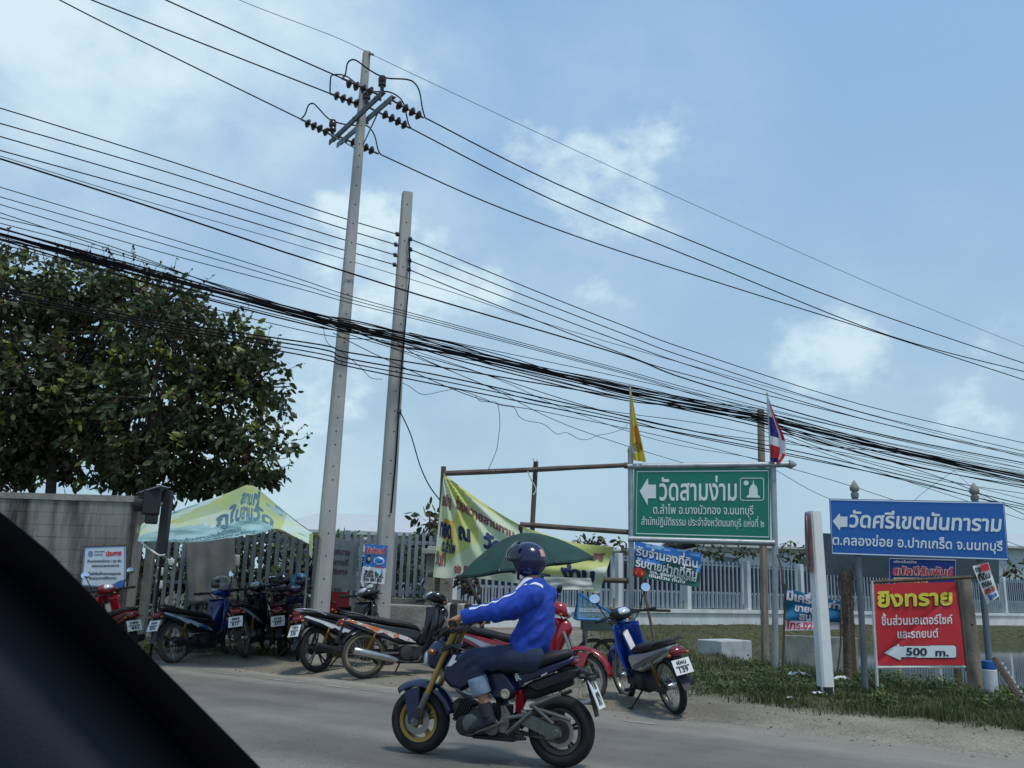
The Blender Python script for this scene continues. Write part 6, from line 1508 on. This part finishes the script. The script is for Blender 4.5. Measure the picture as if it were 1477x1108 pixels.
# jeans, cuffs, shoes
b = B(); pel = Vector((HI.x - .02, 0, HI.z + .02)); b.ell(pel, (.13, .165, .10))
for s in (-1, 1): b.ell(sy(HI, s) + Vector((-.045, -.01 * s, .0)), (.118, .108, .112))
CU = KN.lerp(AN, .42)
for s in (-1, 1):
    b.tube([sy(HI, s) + Vector((-.03, 0, 0)), sy(HI, s).lerp(sy(KN, s), .5), sy(KN, s) + Vector((.0, 0, 0))], [.096, .083, .070], 18); b.ell(sy(KN, s), (.072, .068, .072)); b.tube([sy(KN, s), sy(CU, s)], [.074, .064], 18)
def jcr(p): return .007 * noise.noise(Vector(p) * 9) + .005 * math.sin(p.x * 60 + p.z * 80) * math.exp(-(((Vector((p.x, abs(p.y), p.z)) - KN).length - .05) / .07) ** 2)
obj('jeans', fuse(b, .009, 4, jcr), M_JEAN, per, ang=180)
for s in (-1, 1):
    b = B(); a0, a1 = sy(KN.lerp(AN, .40), s), sy(KN.lerp(AN, .80), s); d = (a1 - a0); L_ = d.length
    b.lathe([(.060, 0), (.067, .004), (.070, L_ * .3), (.068, L_ * .6), (.070, L_ * .97), (.066, L_), (.058, L_), (.056, L_ * .5)], a0, d, 22); cu_ = obj('jeans_cuff', b, M_CUFF, per, ang=60)
    b = B(); f0, h0 = sy(FT, s), sy(HEEL, s); d = f0 - h0
    fr = d.normalized(); up = Vector((0, 0, 1)); up = (up - fr * up.dot(fr)).normalized(); secs = []
    for (t, w_, h_, o_) in ((-.25, .028, .032, .02), (-.1, .037, .046, .03), (.2, .038, .05, .03), (.5, .042, .042, .018), (.85, .045, .033, .008), (1.1, .036, .026, .004), (1.22, .018, .014, .0)):
        c = h0 + d * t + up * o_; secs.append([c + Vector((0, 1, 0)) * (w_ * math.copysign(abs(math.cos(a)) ** .8, math.cos(a))) + up * (h_ * math.copysign(abs(math.sin(a)) ** .8, math.sin(a))) for a in [2 * PI * i / 16 for i in range(16)]])
    b.loft(secs); b.tube([sy(AN, s) + Vector((0, 0, .0)), h0 + d * .05 + up * .05], [.044, .048], 14); sh_ = obj('shoe', b, M_SHOE, per, ang=60)
    b = B(); b.loft([[c_ + up * q for q in (-.012, .004) for c_ in ()] or [p - up * .012 for p in (h0 - d * .25 + Vector((0, .03, 0)), h0 + d * .5 + Vector((0, .043, 0)), f0 + d * .2 + Vector((0, .02, 0)), f0 + d * .2 - Vector((0, .02, 0)), h0 + d * .5 - Vector((0, .043, 0)), h0 - d * .25 - Vector((0, .03, 0)))],
            [p - up * .026 for p in (h0 - d * .25 + Vector((0, .03, 0)), h0 + d * .5 + Vector((0, .043, 0)), f0 + d * .2 + Vector((0, .02, 0)), f0 + d * .2 - Vector((0, .02, 0)), h0 + d * .5 - Vector((0, .043, 0)), h0 - d * .25 - Vector((0, .03, 0)))]]); obj('sole', b, mat('sole_grey', (84, 82, 78), rough=.9), sh_, ang=30, fix=True)
# helmet with its visor lifted
HC = HD + Vector((.0, 0, .0)); b = B(); nu, nv = 36, 22; vs, fs = [], []
def hel(th, a, k=1.0):
    f = math.cos(a); return HC + Vector(((.137 * k * math.sin(th) * f) * (1.04 if f < 0 else 1.0), .122 * k * math.sin(th) * math.sin(a), .130 * k * math.cos(th)))
for j in range(nv + 1):
    for i in range(nu):
        a = 2 * PI * i / nu; f = max(0, math.cos(a)); end = PI * (.86 - .38 * sstep(.25, .75, f)); vs.append(hel(end * j / nv, a))
for j in range(nv):
    for i in range(nu): fs.append((j * nu + i, (j + 1) * nu + i, (j + 1) * nu + (i + 1) % nu, j * nu + (i + 1) % nu))
b.add(vs, fs); P_HEL = paint('helmet_navy', (20, 24, 66), .2); hm_ = obj('helmet', b, P_HEL, per, ang=180, solid=.014, soff=-1)
b = B(); b.grid(lambda u, v: HC + Vector((.163 * math.cos((u - .5) * 2.7) * math.cos(R(62 - 66 * v)), .138 * math.sin((u - .5) * 2.7) * (.55 + .45 * math.cos(R(62 - 66 * v))), .150 * math.sin(R(62 - 66 * v)) * (1 - .35 * abs(2 * u - 1) ** 2))), 20, 8); obj('visor', b, mat('visor_smoke', (38, 40, 52), rough=.12, coat=.6), hm_, ang=180, solid=.004)
b = B(); b.grid(lambda u, v: hel(.95 + .42 * v, R(150 + 22 * u), 1.012), 6, 6); obj('back_patch', b, mat('patch_peach', (206, 150, 140), rough=.5), hm_, ang=180)  # small peach coloured patch on the back of the shell
for s in (-1, 1):
    b = B(); b.lathe([(.004, 0), (.026, 0), (.024, .012), (.004, .014)], HC + Vector((.03, .117 * s, .02)), (0, s, 0), 18); obj('visor_hinge', b, mat('hinge_gunmetal', (70, 72, 84), rough=.35, metal=.5), hm_, ang=40)
b = B(); b.tube(crv([HC + Vector((.02, .115, -.06)), HC + Vector((.045, .07, -.125)), HC + Vector((.055, 0, -.14)), HC + Vector((.045, -.07, -.125)), HC + Vector((.02, -.115, -.06))], 5), .009, 6, sq=.4); obj('chin_strap', b, M_BLK, hm_)

# ------------------------------------------------------------------ umbrella and vendor's cart behind the rider
UY = 11.6
ap = at(752, 769, UY); um = thing('market_umbrella', 'large dark green umbrella open behind the rider over the vendor cart', 'umbrella', (ap.x, ap.y, 0))
tl, tr = at(657, 806, UY), at(861, 829, UY); ctr = (tl + tr) / 2; rad = (tr - tl).length / 2; xax = (tr - tl).normalized(); zax = (ap - ctr); hgt = zax.length; zax = zax.normalized(); yax = zax.cross(xax).normalized(); xax = yax.cross(zax)
ns = 8; b = B(); rings = []
for j in range(9):
    t = j / 8; row = []
    for i in range(ns * 4):
        a = 2 * PI * (i + 2) / (ns * 4); ph = (i % 4) / 4; sag = 1 - .10 * math.sin(PI * ph) * t; zz = hgt * (1 - t ** 1.7) - .015 * t * math.sin(PI * ph)
        row.append(ctr + (xax * math.cos(a) + yax * math.sin(a) * .98) * rad * t * sag + zax * zz)
    rings.append(row)
b.loft(rings[1:], cap=False); top_ = rings[1]; b.add(top_ + [ctr + zax * hgt], [(i, (i + 1) % len(top_), len(top_)) for i in range(len(top_))])
edge = rings[-1]; b.loft([edge, [p - zax * .025 + (p - ctr).normalized() * .005 for p in edge]], cap=False)
keep(obj('umbrella_cover', b, mat('umbrella_green', (30, 66, 60), rough=.8, var=.2, scale=3, trans=.04), ang=10), um)
for i in range(ns):
    a = 2 * PI * (i * 4 + 2) / (ns * 4); b = B(); b.tube([ctr + (xax * math.cos(a) + yax * math.sin(a)) * rad * t + zax * (hgt * (1 - t ** 1.7) - .02) for t in (0.02, .25, .5, .75, 1)], .006, 5); keep(obj('umbrella_rib', b, M_GALV), um)
b = B(); b.tube([ap + zax * .08, ctr - zax * .3, Vector((ctr.x + .05, ctr.y, .02))], .018, 8); b.ell(ap + zax * .07, (.03, .03, .05)); keep(obj('umbrella_pole', b, M_DUST), um)
b = B(); b.tube([at(672, 832, 12.6), at(692, 870, 12.3), Vector((at(704, 900, 12.2).x, 12.2, .05))], .03, 8); tag(obj('support_pole', b, M_DUST), 'slanting dark pole propped under the left side of the green umbrella', 'pole')
CY = 12.0; c0 = at(868, 905, CY); ct = thing('vendor_cart', 'small vendor cart with a blue net cover right of the red motorcycle', 'cart', (c0.x, c0.y, .05))
M_BNET = mat('net_frame_blue', (40, 120, 180), rough=.5); zt = c0.z
b = B(); b.box((c0.x, CY, zt - .02), (.52, .5, .04)); b.box((c0.x, CY - .24, zt + .04), (.52, .02, .1)); b.box((c0.x, CY + .24, zt + .04), (.52, .02, .1)); b.box((c0.x - .25, CY, zt + .04), (.02, .46, .1)); b.box((c0.x + .25, CY, zt + .04), (.02, .46, .1)); keep(obj('tray', b, mat('tray_green_grey', (92, 108, 98), rough=.8, var=.2), bev=.004), ct)
for (dx, dy) in ((-.22, -.2), (.22, -.2), (-.22, .2), (.22, .2)):
    b = B(); b.tube([(c0.x + dx, CY + dy, zt), (c0.x + dx, CY + dy, .0)], .016, 8); keep(obj('leg', b, M_GALV), ct)
pk = at(835, 856, CY); cs = [Vector((c0.x + dx, CY + dy, at(868, 893, CY).z)) for dx, dy in ((-.34, -.28), (.27, -.28), (.27, .28), (-.34, .28))]
b = B()
for i in range(4): b.tube([pk, cs[i]], .013, 6); b.tube([cs[i], cs[(i + 1) % 4]], .022, 6)
keep(obj('net_frame', b, M_BNET), ct)
b = B()
for i in range(4):
    a_, c_ = cs[i], cs[(i + 1) % 4]
    for k in range(1, 12): b.tube([a_.lerp(c_, k / 12), pk.lerp(a_.lerp(c_, k / 12), .06)], .0022, 3, cap=False)
    for k in range(1, 12): b.tube([pk.lerp(a_, k / 12), pk.lerp(c_, k / 12)], .0022, 3, cap=False)
keep(obj('net', b, mat('net_pale_blue', (96, 150, 186), rough=.8)), ct)
b = B()
for i in range(26): b.ell((c0.x + rnd.uniform(-.2, .2), CY + rnd.uniform(-.18, .18), zt + .05 + rnd.uniform(0, .06)), (.05, .05, .035), nu=7, nv=5)
keep(obj('vegetables', b, mat('greens', (70, 112, 60), rough=.8, var=.3, scale=20), ang=180), ct)
for (dx) in (-.1, .1):
    b = B(); torus_tyre(b, (c0.x + dx, CY - .05, .3), .27, .05, .05); keep(obj('cart_wheel', b, M_TYRED, ang=180), ct)
# ------------------------------------------------------------------ trees and plants
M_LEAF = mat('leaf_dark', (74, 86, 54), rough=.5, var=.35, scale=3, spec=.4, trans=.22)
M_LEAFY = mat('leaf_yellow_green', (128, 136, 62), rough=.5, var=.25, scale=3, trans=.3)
M_LEAFB = mat('leaf_brown', (92, 80, 62), rough=.8, var=.3, scale=3, trans=.15)
M_BARK = mat('tree_bark', (74, 66, 58), rough=.95, var=.3, scale=8, bump=.7)
def leaf(b, p, d, up, L_, w):
    """one folded leaf from p along d"""
    s = d.cross(up)
    if s.length < 1e-4: s = d.orthogonal()
    s.normalize(); n_ = s.cross(d)
    a = p + d * L_ * .35 + n_ * .02 * L_; c = p + d * L_ * .72 - n_ * .03 * L_; e = p + d * L_ - n_ * .14 * L_
    b.add([p, a + s * w * .5 - n_ * w * .12, a, a - s * w * .5 - n_ * w * .12, c + s * w * .42 - n_ * w * .15, c, c - s * w * .42 - n_ * w * .15, e],
          [(0, 2, 1), (0, 3, 2), (1, 2, 5, 4), (2, 3, 6, 5), (4, 5, 7), (5, 6, 7)])
def rdir(r):
    while True:
        v = Vector((r.uniform(-1, 1), r.uniform(-1, 1), r.uniform(-1, 1)))
        if .05 < v.length < 1: return v.normalized()
def foliage(b, blobs, r, L_=.22, per=13, dens=3.0, py=.1, pb=.12, inner=.45, droop=.6):
    for (c, rad) in blobs:
        A = 4 * PI * ((rad[0] * rad[1] * rad[2]) ** (2 / 3)); n = int(A * dens)
        for k in range(n):
            d = rdir(r); sh = r.uniform(.78, 1.06) if r.random() > inner else r.uniform(.35, .8)
            q = c + Vector((d.x * rad[0], d.y * rad[1], d.z * rad[2])) * sh
            tone = r.random(); yl = py * (2.2 if d.z > .3 else .7)  # more yellow leaves on upward sides, painting in sunlit crown tops
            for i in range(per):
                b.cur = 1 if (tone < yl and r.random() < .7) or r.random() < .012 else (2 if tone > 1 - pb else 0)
                o_ = rdir(r) * r.uniform(.03, .30) * (L_ / .22); o_.z *= .75
                ld = (rdir(r) + d * .7 + Vector((0, 0, -droop))).normalized(); l = L_ * r.uniform(.6, 1.15)
                leaf(b, q + o_, ld, rdir(r), l, l * .5)
def limbs(b, base, blobs, r, r0, fork):
    b.tube(crv([base, base.lerp(fork, .5) + Vector((r.uniform(-.1, .1), 0, 0)), fork], 5), [r0 * (1 - .45 * i / 10) for i in range(11)], 10)
    for (c, rad) in blobs:
        m = fork.lerp(c, .5) + Vector((r.uniform(-.2, .2), r.uniform(-.2, .2), r.uniform(-.1, .25)))
        b.tube(crv([fork, m, c], 5), [r0 * .5 * (1 - .075 * i) for i in range(11)], 7)
        for _ in range(7):
            e = c + Vector([rdir(r)[i] * rad[i] * .95 for i in range(3)]); st = m.lerp(c, r.uniform(.2, 1)); b.tube(crv([st, st.lerp(e, .5) + rdir(r) * .15, e], 4), [.03 * (1 - .085 * i) + .003 for i in range(9)], 5)
def tree(name, label, base_px, Y, specs, seed, L_=.22, dens=3.0, per=13, r0=.15, cat='tree', group=None, fork_y=None, py=.11, pb=.12, mats=None, twigs=0, ybase=None, inner=.35):
    r = random.Random(seed); q = at(*base_px, Y); base = Vector((q.x, Y, 0)); k = Y / FPX
    blobs = []
    for (x, y, rx, ry, *dz) in specs:
        c = at(x, y, Y + (dz[0] if dz else 0)); blobs.append((c, (rx * k, (rx + ry) / 2 * k * 1.05, ry * k)))
    t = thing(name, label, cat, base, group=group)
    b = B(); foliage(b, blobs, r, L_, per, dens, py, pb, inner)
    if twigs:
        for _ in range(twigs):
            c, rad = r.choice(blobs); d = rdir(r); d.z = abs(d.z) + .3; d.normalize(); p = c + Vector((d.x * rad[0], d.y * rad[1], d.z * rad[2])) * .95
            pts = [p]
            for _k in range(4): p = p + (d + rdir(r) * .5 + Vector((0, 0, .2))).normalized() * .13; pts.append(p)
            b.cur = 2; b.tube(pts, .006, 3, cap=False)
            for _k in range(7): b.cur = r.choice([0, 0, 2]); leaf(b, r.choice(pts), rdir(r), rdir(r), .08, .05)
    keep(obj('crown', b, mats or [M_LEAF, M_LEAFY, M_LEAFB], ang=0), t)
    b = B(); fork = at(base_px[0], fork_y, Y) if fork_y else base.lerp(blobs[0][0], .6); limbs(b, base, blobs, r, r0, fork); keep(obj('trunk', b, M_BARK, ang=180), t)
    return t
gT_ = 'trees behind the block wall'
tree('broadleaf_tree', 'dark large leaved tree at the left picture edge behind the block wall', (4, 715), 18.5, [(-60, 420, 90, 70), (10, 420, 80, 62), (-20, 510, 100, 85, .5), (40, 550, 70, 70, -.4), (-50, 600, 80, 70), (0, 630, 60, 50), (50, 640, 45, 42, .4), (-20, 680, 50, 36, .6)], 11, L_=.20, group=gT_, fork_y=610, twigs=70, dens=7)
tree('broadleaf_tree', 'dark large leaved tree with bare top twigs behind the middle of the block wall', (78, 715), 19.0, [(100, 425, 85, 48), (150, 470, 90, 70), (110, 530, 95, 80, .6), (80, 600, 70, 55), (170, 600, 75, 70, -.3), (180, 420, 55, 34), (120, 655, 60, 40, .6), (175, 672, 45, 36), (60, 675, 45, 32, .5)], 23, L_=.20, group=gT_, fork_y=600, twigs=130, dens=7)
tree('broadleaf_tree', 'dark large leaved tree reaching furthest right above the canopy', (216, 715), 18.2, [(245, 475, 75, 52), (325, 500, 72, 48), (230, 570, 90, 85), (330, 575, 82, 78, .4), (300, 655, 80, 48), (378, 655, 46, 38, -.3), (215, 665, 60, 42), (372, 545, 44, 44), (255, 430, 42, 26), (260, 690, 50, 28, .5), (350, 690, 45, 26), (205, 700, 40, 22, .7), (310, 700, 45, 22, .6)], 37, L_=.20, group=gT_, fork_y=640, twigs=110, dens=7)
b = B(); r = random.Random(5)
tree('shrub', 'dark hedge shrub behind the left half of the slatted gate', (250, 860), 16.4, [(225, 822, 36, 66), (275, 825, 36, 66), (322, 822, 36, 62)], 41, L_=.15, dens=13, per=12, r0=.05, cat='shrub', group='shrubs behind the fences', py=.05)
tree('shrub', 'dark hedge shrub behind the right half of the slatted gate', (400, 860), 16.4, [(365, 825, 34, 58), (412, 822, 36, 58), (455, 826, 32, 56)], 43, L_=.15, dens=12, per=12, r0=.05, cat='shrub', group='shrubs behind the fences', py=.1)
tree('shrub', 'dark leafy shrub behind the near slat fence right of the tall pole', (520, 860), 17.0, [(500, 828, 30, 55), (548, 832, 30, 50), (590, 828, 30, 55)], 47, L_=.15, dens=10, per=12, r0=.05, cat='shrub', group='shrubs behind the fences', py=.08)
tree('small_tree', 'small leafy tree showing between the bare pole and the banner', (622, 860), 18.0, [(618, 756, 22, 20), (640, 775, 24, 26), (600, 782, 16, 16), (625, 815, 26, 30)], 53, L_=.2, dens=5, per=10, r0=.06, group='small trees beyond the fence')
tree('small_tree', 'little round tree peeping over the middle bamboo beam', (860, 880), 34, [(852, 782, 20, 11), (866, 790, 16, 12)], 59, L_=.3, dens=2.2, per=10, r0=.08, group='small trees beyond the fence')
tree('small_tree', 'small dark tree far behind the right end of the blue sign', (1370, 880), 70, [(1462, 822, 14, 10), (1388, 812, 9, 7)], 61, L_=.6, dens=.7, per=9, r0=.12, group='small trees beyond the fence')
tree('climbing_plant', 'green climber tumbling over the white fence under the green sign', (1030, 880), on_fence(1030).y + 1.2, [(1010, 793, 14, 7), (1040, 795, 18, 9), (1072, 792, 16, 9), (975, 788, 14, 5)], 67, L_=.22, dens=4, per=10, r0=.04, cat='climbing plant', group='climbers on the white fence')
tree('climbing_plant', 'green climber on the white fence right of the brown post', (1140, 880), on_fence(1140).y + 1.2, [(1135, 795, 14, 9), (1160, 798, 12, 8)], 71, L_=.22, dens=4, per=10, r0=.04, cat='climbing plant', group='climbers on the white fence')
tree('climbing_plant', 'green climber on the white fence left of the green sign', (905, 880), on_fence(905).y + 1.2, [(898, 788, 9, 8), (918, 800, 8, 7)], 73, L_=.2, dens=4, per=10, r0=.04, cat='climbing plant', group='climbers on the white fence')
tree('shrub', 'yellow green weedy bush under the left tip of the green umbrella', (676, 900), 13.2, [(668, 832, 12, 10), (684, 842, 10, 9)], 79, L_=.12, dens=10, per=9, r0=.02, cat='shrub', py=.3)

# ------------------------------------------------------------------ grass, weeds, gravel
M_GR = mat('grass_blade', (74, 88, 46), rough=.7, var=.35, scale=1.2, trans=.2)
M_GRD = mat('grass_dry', (122, 114, 82), rough=.8, var=.2, scale=2, trans=.15)
M_WEED = mat('weed_leaf', (72, 96, 48), rough=.6, var=.3, scale=2, trans=.2)
def blade(b, p, h, w, r):
    a = r.uniform(0, 2 * PI); s = Vector((math.cos(a), math.sin(a), 0)) * w; l = Vector((r.uniform(-1, 1), r.uniform(-1, 1), 0)) * h * .5
    b.add([p - s, p + s, p + s * .6 + l * .4 + Vector((0, 0, h * .6)), p - s * .6 + l * .4 + Vector((0, 0, h * .6)), p + l + Vector((0, 0, h))], [(0, 1, 2, 3), (3, 2, 4)])
r = random.Random(99); gb_, wb = B(), B(); n = 0
while n < 52000:
    px = r.uniform(840, 1560); py = 893 + (1075 - 893) * r.random() ** .55
    q = G(px, py, .05)
    if q.y > 34: continue
    g = grass_amount(q.x, q.y)
    if r.random() > g * (.25 + 1.1 * max(0, .45 + fbm(q.x, q.y, 1.4))): n += .25; continue
    z = ground_z(q.x, q.y)
    if z < zc + .02: n += .3; continue
    gb_.cur = 1 if r.random() < .16 + .25 * max(0, fbm(q.x + 40, q.y, .8)) else 0
    tall = 1 + 2.2 * max(0, fbm(q.x, q.y + 70, 1.1))
    blade(gb_, Vector((q.x, q.y, z - .01)), r.uniform(.028, .08) * tall, r.uniform(.0025, .005) * (1 + q.y / 20), r); n += 1
n = 0
while n < 2600:                                          # weeds at the foot of wall and gate
    x, y = r.uniform(-8.5, -2.2), r.uniform(13.9, 14.9)
    if r.random() > .3 + .7 * sstep(-.1, .4, fbm(x, y, 1.2)): n += .2; continue
    gb_.cur = 1 if r.random() < .2 else 0; blade(gb_, Vector((x, y, ground_z(x, y) - .01)), r.uniform(.05, .2), r.uniform(.004, .008), r); n += 1
struct(obj('grass', gb_, [M_GR, M_GRD], ang=0), 'stuff')
for (px, py, cnt, s) in [(1085, 968, 70, .5), (1130, 985, 60, .5), (1010, 985, 60, .5), (1290, 990, 120, .6), (1340, 1000, 120, .6), (1250, 985, 70, .5), (1390, 1015, 80, .5), (1440, 1018, 70, .5), (1460, 1030, 60, .6), (1215, 1000, 60, .45), (1160, 1005, 50, .4), (950, 965, 60, .5), (1050, 1000, 60, .5), (1320, 1030, 60, .6), (1100, 1005, 50, .6), (215, 938, 80, .35), (880, 940, 50, .5)]:
    c = G(px, py, .05)
    for _ in range(cnt):
        x, y = c.x + r.gauss(0, s * .5), c.y + r.gauss(0, s * .4); z = ground_z(x, y)
        if z < zc + .02: continue
        h = r.uniform(.0, .14)
        for _k in range(6):
            wb.cur = 1 if r.random() < .1 else 0; d = rdir(r); d.z = abs(d.z) * .5 + .1; l = r.uniform(.025, .07); leaf(wb, Vector((x, y, z + h * r.random())) + rdir(r) * .04, d.normalized(), Vector((0, 0, 1)), l, l * .55)
struct(obj('ground_cover', wb, [M_WEED, M_LEAFY], ang=0), 'stuff')
sb = B()
for _ in range(800):
    px = r.uniform(150, 1600); d = abs(r.gauss(0, .75)) - .25 if r.random() < .8 else r.uniform(0, 3); u = (px - 215) / 1262 * (E1 - E2).length
    q = E2 + RD * u + RN * d; s = r.choice([.004, .006, .006, .008, .014]) * r.uniform(.7, 1.3); z = max(ground_z(q.x, q.y), 0 if d < .3 else -1)
    sb.ell((q.x, q.y, z + s * .2), (s * r.uniform(.8, 1.4), s, s * .7), Matrix.Rotation(r.uniform(0, 6), 3, 'Z'), 5, 3)
struct(obj('gravel', sb, mat('gravel_stone', (136, 130, 120), rough=.95, var=.35, scale=3), ang=0), 'stuff')

# ------------------------------------------------------------------ the car the picture is taken from: window pillar, and an added unseen roof
M_TRIM = mat('car_trim', (56, 64, 76), rough=.8, var=.10, scale=9, bump=.08, bscale=400, spec=.25); M_SEAL = mat('window_seal', (7, 7, 9), rough=1.0, var=.1, spec=.05)
car = thing('car_body', 'dark car window pillar close to the lens in the lower left corner', 'car', (-.6, .5, .6))
O = [(-260, 560), (-90, 685), (0, 753), (60, 802), (114, 857), (212, 960), (290, 1038), (359, 1108), (470, 1225), (600, 1370)]
I = [(-290, 610), (-110, 745), (-20, 803), (38, 851), (92, 907), (186, 1000), (255, 1072), (318, 1142), (430, 1260), (560, 1400)]
T1 = [(-350, 720), (-200, 850), (-115, 915), (-60, 960), (0, 1010), (85, 1095), (150, 1165), (210, 1230), (330, 1350), (470, 1480)]
T2 = [(-480, 900), (-340, 1040), (-260, 1110), (-200, 1160), (-140, 1210), (-60, 1290), (10, 1360), (70, 1420), (190, 1530), (340, 1650)]
def rows_(lists, ys): return [[at(x, y, Y) for (x, y) in l] for l, Y in zip(lists, ys)]
I = [(a[0] + (c[0] - a[0]) * .8, a[1] + (c[1] - a[1]) * .8) for a, c in zip(O, I)]
rr = rows_([O, O, I, I], [.60, .55, .54, .60]); b = B(); b.loft(rr, cap=False, close=False); keep(obj('window_seal', b, M_SEAL, ang=180, solid=.01), car)
mid = [((a[0] + c[0]) / 2, (a[1] + c[1]) / 2) for a, c in zip(I, T1)]
rr = rows_([I, I, mid, T1, T2], [.62, .585, .555, .55, .58]); b = B(); b.loft(rr, cap=False, close=False); keep(obj('pillar_trim', b, M_TRIM, ang=180, solid=.006), car)
b = B()
def roof(u, v): 
    x = -.95 + 1.75 * u; y = .30 - 1.9 * v; return (x, y, CAM_H + .30 + .05 * math.sin(u * PI) + .04 * math.sin(v * PI))
b.grid(roof, 12, 10); keep(obj('shading_car_roof', b, M_TRIM, ang=180, solid=.03), car)  # added out of view to keep sunlight off the pillar
b = B(); b.grid(lambda u, v: (-.98 + .03 * math.sin(v * PI), .9 - 2.4 * u, .25 + (.45 + .02 * u) * v), 10, 6); keep(obj('car_door', b, M_TRIM, ang=180, solid=.03), car)
